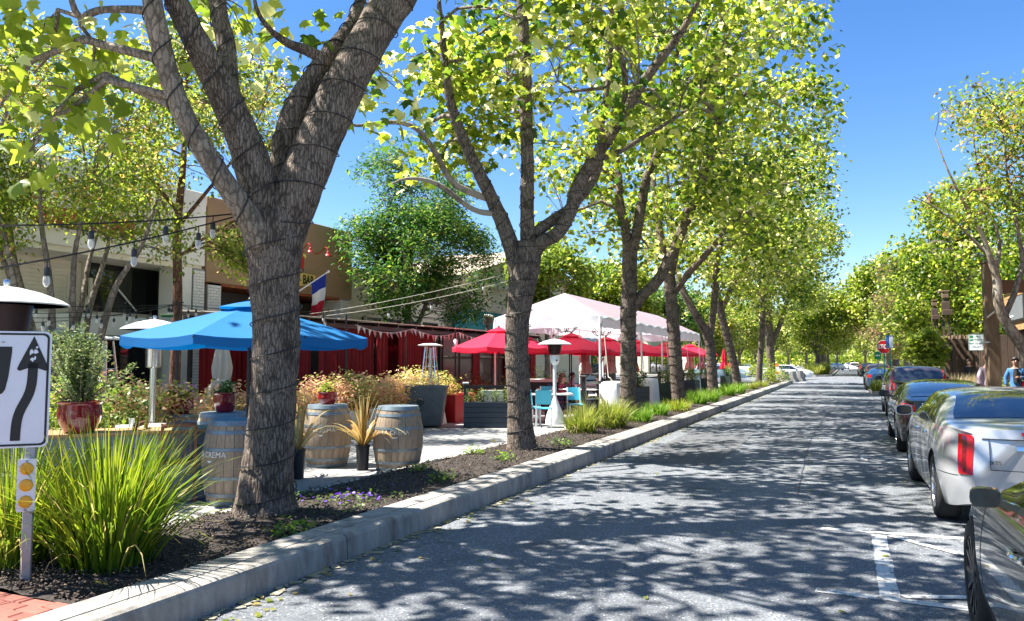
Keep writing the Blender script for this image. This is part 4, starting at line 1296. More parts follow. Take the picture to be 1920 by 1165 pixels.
pk = thing('dining_parklet', 'flat-roofed dining shelter with dark red curtains and window panels', 'shelter', (-12, 14, 0))
PY = [0.0, 2.8, 5.75, 7.9, 10.5, 13.2, 15.9]
for yy in PY:
    for xx in (-.02, -2.5):
        MB().box((xx, yy, 1.28), (.09, .09, 2.56), bev=.006).build('post', 'frame_dark', pk)
MB().box((0, 8, 2.52), (.1, 16.4, .12)).build('beam', 'frame_dark', pk)
MB().box((-2.5, 8, 2.66), (.1, 16.4, .12)).build('beam', 'frame_dark', pk)
for k in range(17):
    MB().bar((.25, k * 1.0 - .05, 2.6), (-2.75, k * 1.0 - .05, 2.76), .05, .09).build('rafter', 'frame_dark', pk)
for k in range(8):
    MB().bar((.35 + rnd.uniform(-.06, .06), k * 2.05 + 1.0, 2.665), (-2.85, k * 2.05 + 1.0, 2.83 + rnd.uniform(-.01, .02)), 2.0, .03).build('roof_panel', 'roof_pale', pk)
MB().box((-1.25, 8, .06), (2.7, 16.3, .12)).build('deck', 'wood_tan', pk)
for a, b in ((-.35, 1.3), (1.7, 4.05), (4.2, 4.75), (5.3, 5.9), (5.9, 7.4)):
    curtain(pk, a, b, .02, .14, 2.45)
curtain(pk, 7.4, 7.85, -.1, .14, 2.45, 'frame_dark')
for a, b in ((.2, 2.6), (5.9, 7.7), (8.2, 10.2), (13.4, 15.6)):
    curtain(pk, a, b, -2.45, .14, 2.55, amp=.06, wl=.2)
def win_panel(y0, y1):
    w = MB()
    for z in (.75, 1.72, 2.42):
        w.box((.0, (y0 + y1) / 2, z), (.06, y1 - y0, .06))
    for yy in (y0 + .03, (y0 + y1) / 2, y1 - .03):
        w.box((.005, yy, 1.58), (.05, .05, 1.66))
    w = w.build('window_panel', 'frame_dark', pk)
    MB().box((-.01, (y0 + y1) / 2, 1.24), (.012, y1 - y0 - .1, .9)).build('pane', 'glass_clear', w)
    MB().box((-.01, (y0 + y1) / 2, 2.07), (.012, y1 - y0 - .1, .6)).build('pane', 'glass_clear', w)
    MB().box((0, (y0 + y1) / 2, .42), (.05, y1 - y0 - .02, .6)).build('lower_panel', 'red_dark', w)
win_panel(8.0, 10.42); win_panel(10.6, 13.1); win_panel(13.3, 15.85)
for yy in (10.15, 12.8, 15.5):
    curtain(pk, yy, yy + .5, .06, .2, 2.4, amp=.03, wl=.14)
part(pk, 'shade_backing', 'brown_inside', ((-4.6, 10, 1.3), (.1, 12, 2.5)))  # dark sheet added to stand for the shade deep behind the shelter
# bunting along the roof edge
t = thing('bunting', 'string of white and pink pennants along the dark shelter roof edge', 'bunting', (-11.6, 16.6, 2.6))
pts = [Vector((0, .1 * k, -.05 - .16 * abs(math.sin(k * .1 * PI / 2.9)))) for k in range(118)]
MB().tube(pts, .006, 4).build('cord', 'white_metal', t)
for k in range(44):
    p = pts[2 + int(k * 2.6)]
    a = rnd.uniform(-.7, .7); s = rnd.uniform(.8, 1.15); tw = rnd.uniform(-.35, .35)
    mb = MB()
    mb.ext([p + Vector((0, -.075 * s, 0)), p + Vector((0, .075 * s, 0)), p + Vector((.03 + .06 * a, .05 * a + tw * .1, -.19 * s))], (.004, 0, 0))
    mb.build('pennant', 'flag_white' if rnd.random() < .6 else 'pink_flag', t)
# ------------------------------------------------------------------ materials
mat('oak_stave', (.3, .225, .155), .8, vary=.35, scale=4, stretch=(6, 6, 1), bump=.3, bscale=40, dirt=.35, rnd_obj=.18)
mat('hoop_zinc', (.2, .25, .28), .5, metal=.55, vary=.25, scale=9, dirt=.3)
mat('letter_white', (.72, .7, .66), .7, vary=.1)
mat('glaze_red', (.16, .006, .015), .12, vary=.15, scale=4, coat=.8)
mat('glaze_bright', (.33, .01, .015), .15, vary=.1, scale=4, coat=.6)
mat('pot_black', (.014, .014, .016), .5, vary=.2)
mat('soil', (.03, .022, .016), .95, vary=.4, scale=30)
mat('navy_board', (.022, .034, .052), .6, vary=.18, scale=5, stretch=(1, 1, 6), rnd_obj=.08)
mat('green_board', (.016, .04, .03), .6, vary=.18, scale=5)
mat('planter_white', (.7, .68, .63), .7, vary=.06, scale=4, dirt=.2)
mat('planter_red', (.42, .012, .012), .4, vary=.1)
mat('greyblue_board', (.16, .2, .225), .7, vary=.2, scale=5, stretch=(1, 1, 5), dirt=.2)
mat('umb_blue', (.0, .15, .42), .75, vary=.06, scale=5, trans=.3)
mat('umb_red', (.74, .02, .075), .75, vary=.06, scale=5, trans=.42)
mat('umb_pink', (.6, .16, .17), .8, vary=.08, scale=5, trans=.3)
mat('umb_cream', (.62, .57, .5), .85, vary=.06, scale=6, trans=.2)
mat('tent_roof', (.66, .6, .64), .4, vary=.08, scale=2, trans=.55)  # lilac tint: light bleeding from the red umbrellas, put into the white fabric
mat('tent_valance', (.7, .76, .8), .5, vary=.04, scale=2, trans=.3)  # bluish tint: shade on the white valance put into its colour
mat('tent_pink', (.7, .35, .36), .6, vary=.06, scale=2, trans=.35)
mat('cloth_white', (.82, .82, .84), .8, vary=.03, scale=4, bump=.3, bscale=9)
mat('chair_cyan', (.06, .48, .66), .4, vary=.06)
mat('chair_navy', (.02, .03, .12), .5, vary=.1)
mat('wood_brown', (.16, .06, .025), .45, vary=.25, scale=4, stretch=(6, 6, 1))
mat('table_white', (.78, .77, .74), .4, vary=.04)
mat('heater_dark', (.03, .016, .018), .45, metal=.5, vary=.4, scale=7)
mat('heater_white', (.75, .77, .78), .35, vary=.05)
mat('sign_white', (.7, .72, .76), .4, vary=.04, scale=8)
mat('amber', (.75, .36, .01), .25, vary=.1, scale=40)
mat('post_zinc', (.3, .32, .34), .55, metal=.5, vary=.2, scale=9)
mat('chair_rope', (.6, .56, .48), .8)
leaf_mat('leaf_flax', [(.0, (.03, .085, .008)), (.35, (.12, .2, .012)), (.7, (.27, .32, .02)), (.92, (.42, .4, .04)), (1, (.5, .4, .16))], .42, tint=1.7)
leaf_mat('leaf_tussock', [(.0, (.08, .13, .012)), (.5, (.2, .26, .03)), (.85, (.34, .35, .06)), (1, (.45, .4, .18))], .45)
leaf_mat('leaf_lime', [(.0, (.05, .14, .01)), (.5, (.12, .25, .02)), (1, (.27, .37, .05))], .4)
leaf_mat('leaf_bronze_flax', [(.0, (.13, .15, .05)), (.4, (.3, .22, .07)), (.75, (.46, .28, .09)), (1, (.46, .4, .2))], .4)
leaf_mat('leaf_nandina', [(.0, (.26, .33, .05)), (.3, (.62, .58, .16)), (.6, (.78, .55, .3)), (1, (.74, .36, .27))], .45, tint=1.25)
leaf_mat('leaf_rosemary', [(.0, (.07, .13, .04)), (.5, (.17, .24, .07)), (1, (.32, .36, .14))], .35)
leaf_mat('leaf_box', [(.0, (.04, .09, .015)), (.5, (.11, .17, .03)), (1, (.26, .31, .1))], .35)
leaf_mat('petal_mix', [(.0, (.5, .12, .3)), (.5, (.6, .35, .5)), (1, (.7, .62, .66))], .35)
leaf_mat('petal_violet', [(.0, (.07, .02, .3)), (1, (.2, .09, .5))], .3)

# ------------------------------------------------------------------ blades and shrubs
def blades(n, h, spread, w, r, base_r=.12, droop=.5, seg=5, vm=.45, vs=.2, hv=.3):
    """strap leaves springing from one crown: (verts, tris, attr)"""
    az = r.uniform(0, 2 * PI, n)
    tilt = np.abs(r.normal(0, spread, n)).clip(0, 1.35)
    L = h * r.uniform(1 - hv, 1.08, n)
    q = r.uniform(0, 1, n) ** .5 * base_r
    bx = q * np.cos(az); by = q * np.sin(az)
    V = np.zeros((n, (seg + 1) * 2, 3)); 
    tw = r.uniform(-.9, .9, n)
    px = bx.copy(); py = by.copy(); pz = np.zeros(n)
    ang = tilt * .45
    for s in range(seg + 1):
        t = s / seg
        ww = w * (1 - t ** 2.2) * (.75 + .25 * min(1, t * 4)) + .0008
        sx = -np.sin(az + tw); sy = np.cos(az + tw)
        V[:, 2 * s] = np.stack([px - sx * ww / 2, py - sy * ww / 2, pz], 1)
        V[:, 2 * s + 1] = np.stack([px + sx * ww / 2, py + sy * ww / 2, pz + .1 * ww], 1)
        a = ang + tilt * .75 * t + droop * t * t * (.3 + tilt)
        st = L / seg
        px = px + np.cos(az) * np.sin(a) * st; py = py + np.sin(az) * np.sin(a) * st; pz = pz + np.cos(a) * st
    V[:, :, 2] = np.maximum(V[:, :, 2], .01)
    f = []
    for s in range(seg):
        f += [(2 * s, 2 * s + 1, 2 * s + 3), (2 * s, 2 * s + 3, 2 * s + 2)]
    f = np.array(f)
    F_ = f[None] + (np.arange(n) * (seg + 1) * 2)[:, None, None]
    a = np.clip(r.normal(vm, vs, n), 0, 1)
    tt = np.repeat(np.linspace(-.12, .2, seg + 1), 2)
    A = np.clip(a[:, None] + tt[None], 0, 1)
    return V.reshape(-1, 3), F_.reshape(-1, 3), A.ravel()

def tuft(name, label, loc, n, h, spread, w, m, seed, group=None, base_r=.12, droop=.5, vm=.45, cat='plant', scale=(1, 1, 1), hv=.3):
    r = np.random.default_rng(seed)
    v, f, a = blades(n, h, spread, w, r, base_r, droop, vm=vm, hv=hv)
    if m in ('leaf_flax', 'leaf_tussock'):
        v2, f2, a2 = blades(max(8, n // 12), h * .85, spread * 1.7, w * .8, r, base_r, droop * 1.8, vm=.99, vs=.02, hv=.5)
        f = np.concatenate([f, f2 + len(v)]); v = np.concatenate([v, v2]); a = np.concatenate([a, a2])
    v = v * np.array(scale)
    me = fast_mesh(name, v, f, 3, a, smooth=True)
    me.materials.append(M[m])
    o = link(name, me, None, loc)
    return tag(o, label, cat, group)

def shrub(name, label, loc, rx, ry, h, n, size, m, seed, parent=None, group=None, tmpl=LEAF_OVAL, stems=9, z0=.0, vm=.5, hang=.0, cat='shrub', clump=10, sig=.09, bark_='bark_red'):
    r = np.random.default_rng(seed)
    t = thing(name, label, cat, loc, group=group) if parent is None else parent
    nc = max(6, n // clump)
    d = r.normal(0, 1, (nc, 3)); d /= np.linalg.norm(d, axis=1, keepdims=True)
    q = r.random(nc) ** .4
    cen = d * q[:, None] * np.array([rx, ry, h * .48]) + np.array([0, 0, z0 + h * .52])
    cen[:, 2] += .12 * h * np.array([mnoise.noise((c[0] * 4, c[1] * 4, seed)) for c in cen])
    mb = MB()
    for k in range(stems):
        c = cen[k % nc]
        mb.tube([(c[0] * .15, c[1] * .15, z0 * .9), (c[0] * .5, c[1] * .5, z0 + (c[2] - z0) * .55), tuple(c)], [.012, .009, .004], 4, cap=False)
    mb.build('stems', bark_, t)
    leaf_obj('foliage', m, t, [crown_leaves(cen, clump, size, tmpl, r, sig, .8, hang=hang, vmid=vm)])
    return t

# ------------------------------------------------------------------ wine barrels
BH, RB, RE = .93, .372, .295
def barrel_r(z):
    u = (z / BH - .5) * 2
    return RE + (RB - RE) * (1 - u * u)
NST = 22
def stave_mesh():
    mb = MB(); P = []
    half = PI / NST - .006
    for j in range(9):
        z = BH * j / 8
        r_ = barrel_r(z)
        P.append([(r_ * math.cos(a), r_ * math.sin(a), z) for a in (-half, -half / 2, 0, half / 2, half)])
    mb.grid(P)
    Q = [[(p[0] * .93, p[1] * .93, p[2]) for p in row] for row in P]
    for a, b in ((0, -1),):
        for i in (0, -1):
            for j in range(8):
                pass
    # top and bottom chine, side edges
    for row, qrow, fl in ((P[-1], Q[-1], 1), (P[0], Q[0], -1)):
        vs = list(row) + list(qrow)
        mb.add(vs, [(k, k + 1, 6 + k, 5 + k) if fl > 0 else (5 + k, 6 + k, k + 1, k) for k in range(4)])
    for e in (0, 4):
        vs = [r_[e] for r_ in P] + [r_[e] for r_ in Q]
        n = len(P)
        mb.add(vs, [(k, k + 1, n + k + 1, n + k) for k in range(n - 1)])
    return mb.mesh('stave')
STM = stave_mesh(); STM.materials.append(M['oak_stave'])
HOOPS = []
for z0, z1 in ((.0, .05), (.1, .14), (.29, .325), (.605, .64), (.79, .83), (.88, .935)):
    mb = MB()
    r0, r1 = barrel_r(z0) + .006, barrel_r(z1) + .006
    mb.lathe([(r0 - .012, z0), (r0, z0), (r1, z1), (r1 - .012, z1)], 40)
    me = mb.mesh('hoop'); me.materials.append(M['hoop_zinc']); HOOPS.append(me)
HEAD = MB().lathe([(0, .0), (.28, 0), (.28, .02), (0, .02)], 24, (0, 0, .87)).mesh('barrel_head'); HEAD.materials.append(M['oak_stave'])
def curved_text(body, size, z, ang, m):
    me = text_mesh('lettering', body, size, .0015, m, (1, 1))
    v = np.empty(len(me.vertices) * 3); me.vertices.foreach_get('co', v); v = v.reshape(-1, 3)
    a = ang + v[:, 0] / RB
    zz = z + v[:, 2]
    rr_ = np.array([barrel_r(q) for q in zz]) + .004 - v[:, 1]
    w_ = np.stack([rr_ * np.cos(a), rr_ * np.sin(a), zz], 1)
    me.vertices.foreach_set('co', w_.ravel()); me.update()
    return me
def barrel(x, y, label, rz=0., tang=None, s=1.):
    t = thing('wine_barrel', label, 'barrel', (x, y, .004), rz, group='wine barrels by the planting strip')
    t.scale = (s, s, s)
    for k in range(NST):
        o = link('stave', STM, t); o.rotation_euler = (0, 0, 2 * PI * k / NST)
    for h in HOOPS: link('hoop', h, t)
    link('barrel_head', HEAD, t)
    if tang is not None:
        link('lettering', curved_text('LA CREMA', .088, .565, tang, 'letter_white'), t)
        mb = MB(); P = []
        for a, z in ((-.045, .5), (.045, .5), (0, .475)):
            r_ = barrel_r(z) + .004
            P.append((r_ * math.cos(tang + a / RB), r_ * math.sin(tang + a / RB), z))
        mb.add(P, [(0, 1, 2)]); mb.build('emblem', 'letter_white', t)
    return t
def face_cam(x, y):
    return math.atan2(-y, -x)
barrel(-6.2, 10.02, 'grey wine barrel with lettering standing alone at the mulch edge', 0, face_cam(-6.2, 10.02) - .12)
barrel(-7.4, 9.9, 'wine barrel with lettering and a small red pot on top', .07, face_cam(-7.4, 9.9) - .3)
barrel(-6.45, 6.95, 'bluish wine barrel half hidden behind the nearest trunk', .1, face_cam(-6.45, 6.95) - .95)
barrel(-7.5, 7.85, 'wine barrel carrying a red pot, behind the half-hidden one', .05)
barrel(-9.75, 9.25, 'low wine barrel with a flower pot, behind the white table', .02, None, .82)

def pot(x, y, z, r_, h, m, label, lip=.012):
    t = thing('flower_pot', label, 'pot', (x, y, z))
    MB().lathe([(0, 0), (r_ * .62, 0), (r_ * .66, .01), (r_ * .92, h * .35), (r_, h * .62), (r_ * .94, h * .88), (r_ * .97, h * .93), (r_ * 1.04, h * .97), (r_ * 1.04, h), (r_ * .95, h), (r_ * .9, h * .93)], 28).build('bowl', m, t)
    MB().lathe([(0, 0), (r_ * .92, 0), (r_ * .92, .006), (0, .006)], 20, (0, 0, h * .9)).build('soil', 'soil', t)
    return t
t = pot(-7.4, 9.9, .935, .15, .2, 'glaze_bright', 'small shiny red pot with yellow-green plant on the lettered barrel')
shrub('', '', None, .1, .1, .2, 160, .06, 'leaf_bright', 3, t, z0=.16, clump=8, sig=.04, stems=5)
t = pot(-7.5, 7.85, .935, .155, .26, 'glaze_red', 'dark red pot with fine green plant beside the nearest trunk')
shrub('', '', None, .13, .13, .2, 200, .07, 'leaf_box', 4, t, z0=.22, clump=8, sig=.04, stems=5)
t = pot(-9.75, 9.25, .77, .2, .24, 'glaze_red', 'red pot with pink flowers on the low barrel')
shrub('', '', None, .2, .2, .28, 200, .09, 'leaf_bright', 5, t, z0=.2, clump=8, sig=.05, stems=5)
leaf_obj('blossom', 'petal_mix', t, [leaves(rng.normal(0, 1, (70, 3)) * np.array([.13, .13, .05]) + np.array([0, 0, .42]), .05, LEAF_OVAL, rng)])

# ------------------------------------------------------------------ bronze flax in black pots
def flax(x, y, label, n, h, seed, ph=.36, pr=.1, group='bronze flaxes in black pots'):
    r = np.random.default_rng(seed)
    t = thing('flax_plant', label, 'plant', (x, y, .004), group=group)
    MB().lathe([(0, 0), (pr * .85, 0), (pr, ph), (pr * 1.08, ph), (pr * 1.08, ph - .03), (pr * .9, ph - .03)], 18).build('pot', 'pot_black', t)
    MB().lathe([(0, 0), (pr * .95, 0), (pr * .95, .01), (0, .01)], 14, (0, 0, ph - .05)).build('soil', 'soil', t)
    for k in range(n):
        v, f, a = blades(1, h, 1.15, .05, r, .05, .55, seg=8, vm=.6, vs=.25)
        me = fast_mesh('leaf', v, f, 3, a, smooth=True); me.materials.append(M['leaf_bronze_flax'])
        link('leaf', me, t, (0, 0, ph - .04))
    return t
flax(-6.62, 9.72, 'bronze flax in a black pot between the two lettered barrels', 34, .86, 21)
flax(-6.95, 8.65, 'bronze flax in a black pot showing behind the nearest trunk', 26, .85, 22, ph=.4)

# ------------------------------------------------------------------ grasses and small plants in the strip
tuft('grass_clump', 'large green flax clump in front of the road sign', (-4.8, 3.95, .16), 760, 1.04, .58, .017, 'leaf_flax', 31, 'green clumps in the strip', base_r=.28, droop=.55, vm=.37, hv=.4)
tuft('grass_clump', 'green flax clump left of the sign post', (-5.5, 3.72, .16), 460, 1.0, .65, .017, 'leaf_flax', 32, 'green clumps in the strip', base_r=.26, droop=.6, vm=.38, hv=.4)
GR = [(-4.95, 14.9, .62, 520, 'leaf_tussock', 'arching yellow-green tussock left of the bollard, before the tent', .28),
      (-4.75, 16.3, .72, 600, 'leaf_tussock', 'arching yellow-green tussock right of the bollard', .3),
      (-5.25, 16.9, .75, 420, 'leaf_tussock', 'yellow-green tussock behind the bollard', .25),
      (-4.6, 18.2, .4, 320, 'leaf_lime', 'low fresh green clump beside the third plane trunk', .25),
      (-4.75, 20.6, .42, 320, 'leaf_lime', 'low bright clump just beyond the third plane tree', .3),
      (-4.6, 22.6, .42, 340, 'leaf_flax', 'dark green low clump between third and fourth plane trees', .35),
      (-4.7, 26.6, .55, 380, 'leaf_lime', 'bright lime clump just beyond the fourth plane tree', .3),
      (-4.6, 28.4, .55, 360, 'leaf_lime', 'bright lime clump midway to the fifth plane tree', .3),
      (-4.7, 33.4, .6, 380, 'leaf_lime', 'bright lime clump just beyond the fifth plane tree', .32),
      (-4.6, 36.0, .6, 360, 'leaf_lime', 'lime green clump before the sixth plane tree', .32),
      (-4.7, 42.0, .45, 300, 'leaf_tussock', 'low straw-green clump beyond the sixth plane tree', .4),
      (-4.6, 46.0, .45, 300, 'leaf_tussock', 'low straw-green clump before the seventh plane tree', .4)]
for k, (x, y, h, n, m, lb, br) in enumerate(GR):
    tuft('grass_clump', lb, (x, y, .15), n, h, .62, .016 if y < 18 else .022, m, 50 + k, 'green clumps in the strip', base_r=br, droop=.9, vm=.5, hv=.45)
shrub('leafy_shrub', 'pale leafy shrub at the foot of the last strip trees', (-4.9, 52.5, .15), 1.2, 1.4, 1.7, 900, .16, 'leaf_bright', 71, clump=14, sig=.25)
shrub('leafy_shrub', 'small leafy shrub at the kerb end of the strip', (-4.5, 56.5, .15), .9, 1.2, 1.0, 500, .16, 'leaf_tussock', 72, clump=14, sig=.22)
# pansies and weeds by the first trunk
t = thing('pansy_patch', 'small violet flowers in the mulch beside the nearest trunk', 'flowers', (-4.75, 6.75, .17))
leaf_obj('foliage', 'leaf_box', t, [leaves(rng.normal(0, 1, (240, 3)) * np.array([.2, .3, .02]) + np.array([0, 0, .03]), .055, LEAF_OVAL, rng, hang=-.2)])
leaf_obj('petals', 'petal_violet', t, [leaves(rng.normal(0, 1, (34, 3)) * np.array([.2, .3, .015]) + np.array([0, 0, .075]), .05, LEAF_LOBE, rng, hang=-.3)])
WD = [(-5.35, 6.6, 'trailing green weed between trunk and edging'), (-5.2, 8.9, 'weed seedling at the foot of the lone barrel'),
      (-4.5, 8.3, 'small weed in the mulch near the kerb'), (-4.6, 10.3, 'spreading weed in the mulch before the second trunk'),
      (-4.35, 5.3, 'tiny weed beside the kerb top near the first trunk'), (-5.3, 10.9, 'weed at the edging left of the second trunk'), (-4.5, 12.6, 'green weed just right of the second trunk')]
for k, (x, y, lb) in enumerate(WD):
    shrub('weed', lb, (x, y, .15), .16, .2, .12, 90, .06, 'leaf_lime', 80 + k, cat='weed', clump=6, sig=.05, stems=4, group='weeds in the mulch')
# fallen leaves
FLM = []
for k in range(3):
    v, f, a = leaves(np.zeros((1, 3)), .13, LEAF_PLANE, rng, hang=0, vbase=np.array([.95]))
    me = fast_mesh('fallen_leaf', v, f, 3, a); me.materials.append(M['leaf_yellow']); FLM.append(me)
for k, (x, y, z, lb) in enumerate([(-4.35, 3.55, .21, 'fallen pale leaf under the large flax clump'), (-4.4, 6.3, .2, 'fallen pale leaf in the mulch right of the nearest trunk'),
                                   (-4.3, 5.6, .2, 'fallen leaf by the kerb near the violet flowers'), (-6.6, 14.2, .02, 'fallen leaf on the closed lane before the navy planter')]):
    o = link('fallen_leaf', FLM[k % 3], None, (x, y, z), k * 1.3); tag(o, lb, 'leaf', 'fallen plane leaves')

# ------------------------------------------------------------------ keep-right sign
t = thing('road_sign', 'white keep-right sign with black arrow and amber reflector plate on a post', 'sign', (-4.9, 3.42, .14), R(52 - 4))
MB().box((0, 0, .55), (.06, .06, 1.3), bev=.005).build('post', 'post_zinc', t)
def rrect(w, h, r_, n=5):
    P = []
    for cx, cz, a0 in ((w / 2 - r_, h / 2 - r_, 0), (-w / 2 + r_, h / 2 - r_, PI / 2), (-w / 2 + r_, -h / 2 + r_, PI), (w / 2 - r_, -h / 2 + r_, 1.5 * PI)):
        for k in range(n + 1):
            a = a0 + PI / 2 * k / n
            P.append((cx + r_ * math.cos(a), cz + r_ * math.sin(a)))
    return P
SX, SZ = -.2, 1.28
def plate(poly, y, d, name, m, par, ox=SX, oz=SZ):
    mb = MB(); mb.ext([(x + ox, y, z + oz) for x, z in poly][::-1], (0, d, 0)); return mb.build(name, m, par)
face = plate(rrect(.6, .75, .04), -.04, .004, 'face', 'sign_white', t)
def ring(w, h, r_, th):
    a = rrect(w, h, r_); b = rrect(w - 2 * th, h - 2 * th, r_ - th * .6)
    mb = MB(); n = len(a)
    vs = [(x + SX, -.0425, z + SZ) for x, z in a] + [(x + SX, -.0425, z + SZ) for x, z in b]
    mb.add(vs, [(k, (k + 1) % n, n + (k + 1) % n, n + k) for k in range(n)]); return mb
ring(.577, .727, .035, .013).build('border', 'ink_black', face)
# arrow: wavy shaft and head
def shaft(t_):
    z = -.33 + .5 * t_
    x = .115 + .085 * (1 / (1 + math.exp(-(t_ - .48) * 11)))
    return x, z
mb = MB(); P = []
for k in range(19):
    x, z = shaft(k / 18)
    x2, z2 = shaft(k / 18 + .01)
    dx, dz = x2 - x, z2 - z; l = math.hypot(dx, dz); nx_, nz_ = dz / l, -dx / l
    P.append([(x - nx_ * .028 + SX, -.0425, z - nz_ * .028 + SZ), (x + nx_ * .028 + SX, -.0425, z + nz_ * .028 + SZ)])
P[0] = [(P[0][0][0], -.0425, P[0][0][2]), (P[0][1][0], -.0425, P[0][0][2])]
mb.grid(P, smooth=False)
mb.add([(x + SX, -.0425, z + SZ) for x, z in ((.11, .13), (.125, .118), (.168, .135), (.228, .135), (.272, .118), (.287, .13), (.28, .155), (.2, .345), (.118, .155))], [tuple(range(9))])
mb.build('arrow', 'ink_black', face)
plate([(x_ + .06, z_) for x_, z_ in ((-.15, .275), (.02, .275), (.02, .24), (.005, .08), (-.01, .0), (-.025, -.025), (-.05, -.035), (-.08, -.025), (-.095, .0), (-.115, .08), (-.15, .24))], -.0425, .002, 'island_mark', 'ink_black', face)
for k in range(9):
    cx, cz, q_ = .2 + rnd.gauss(0, .012), .225 + rnd.gauss(0, .022), rnd.uniform(.005, .014)
    plate([(cx + q_ * math.cos(a) * rnd.uniform(.5, 1.2), cz + q_ * 1.3 * math.sin(a) * rnd.uniform(.5, 1.2)) for a in [j * .7 for j in range(9)]], -.0435 - k * .0001, .001, 'scuff', 'sign_white', face)
for zz in (.3, -.36):
    MB().lathe([(0, 0), (.008, 0), (.008, .006), (0, .006)], 8, (SX + .03, -.045, SZ + zz)).build('bolt', 'post_zinc', face)
pl = plate(rrect(.105, .335, .012), -.046, .006, 'reflector_plate', 'sign_white', t, -.012, .665)
for k in range(3):
    mb = MB(); mb.lathe([(0, .008), (.03, .008), (.038, .004), (.04, 0)], 20)
    o = mb.build('reflector', 'amber', pl, (-.012, -.048, .665 + .105 - k * .105)); o.rotation_euler = (PI / 2, 0, 0)
for zz in (.82, .51):
    MB().box((-.012, -.048, zz), (.012, .008, .012)).build('bolt', 'post_zinc', pl)

# ------------------------------------------------------------------ patio heaters
def heater(x, y, label, dome='heater_white', bell=False, s=1.):
    t = thing('patio_heater', label, 'heater', (x, y, .004), group='patio heaters')
    if bell:
        MB().lathe([(.0, 0), (.25, 0), (.25, .06), (.23, .2), (.15, .42), (.07, .62), (.04, .72), (0, .72)], 24).build('base', 'heater_white', t)
    else:
        MB().lathe([(0, 0), (.24, 0), (.24, .03), (.2, .05), (.2, .72), (.19, .74), (0, .76)], 24).build('base', 'steel_brushed', t)
    MB().lathe([(0, .7), (.043, .7), (.043, 1.55), (0, 1.55)], 16).build('pole', 'steel' if not bell else 'heater_white', t)
    if bell:
        MB().lathe([(.04, 1.5), (.1, 1.56), (.13, 1.68), (.13, 1.76), (0, 1.76)], 20).build('burner', 'heater_white', t)
        MB().ball((.09, -.09, 1.62), .022).build('knob', 'pot_black', t)
    else:
        MB().lathe([(.045, 1.5), (.1, 1.52), (.105, 1.78), (.11, 1.8)], 20).build('burner', 'steel', t)
    MB().lathe([(.11, 1.78), (.15, 1.8), (.185, 2.02), (.19, 2.05), (0, 2.06)], 22).build('emitter', 'heater_dark', t)
    d = MB().lathe([(.43, 2.03), (.435, 2.04), (.38, 2.075), (.24, 2.13), (.1, 2.165), (.03, 2.175), (0, 2.176), ], 36).build('hood', dome, t)
    MB().lathe([(.425, 2.03), (.37, 2.06), (.24, 2.11), (.1, 2.145), (0, 2.15)], 36).build('hood_lining', 'heater_dark' if not bell else dome, d)
    MB().lathe([(.02, 2.17), (.03, 2.2), (.02, 2.23), (0, 2.235)], 10).build('hood_knob', 'steel', d)
    return t
heater(-5.97, 3.92, 'steel mushroom heater with white hood above the road sign')
heater(-8.8, 7.85, 'steel mushroom heater with white hood left of the blue umbrella')
heater(-6.95, 18.8, 'white mushroom heater with bell base before the tent', bell=True)
heater(-12.4, 8.9, 'mushroom heater far back left of the rosemary', dome='steel_brushed')
heater(-9.6, 31.5, 'white mushroom heater deep inside the tent', bell=True)
def pyramid(x, y, label, rz=.3, m='steel'):
    t = thing('patio_heater', label, 'heater', (x, y, .004), rz, group='patio heaters')
    MB().box((0, 0, .36), (.46, .46, .7), bev=.01).build('base', 'pot_black', t)
    for a in range(4):
        q = PI / 4 + a * PI / 2
        MB().bar((.31 * math.cos(q), .31 * math.sin(q), .7), (.15 * math.cos(q), .15 * math.sin(q), 1.98), .026).build('leg', m, t)
    MB().lathe([(0, .7), (.06, .7), (.06, 1.95), (0, 1.95)], 16).build('glass_tube', 'steel_brushed', t)
    for z in (.95, 1.2, 1.45, 1.7):
        k = .31 + (.15 - .31) * (z - .7) / 1.28
        MB().lathe([(k * .96, z), (k * .98, z + .008), (k * .96, z + .016)], 4, a0=PI / 4, a1=PI / 4 + 2 * PI).build('guard', m, t)
    MB().lathe([(.38, 2.0), (.39, 2.02), (.2, 2.06), (0, 2.07)], 4, a0=PI / 4, a1=PI / 4 + 2 * PI, smooth=False).build('hood', 'heater_white', t)
pyramid(-10.0, 17.7, 'pyramid heater with steel legs behind the zinc planter')
pyramid(-12.7, 10.2, 'dark pyramid heater far back left, under the bulbs')
pyramid(-12.9, 9.4, 'second dark pyramid heater at the back left', .1)

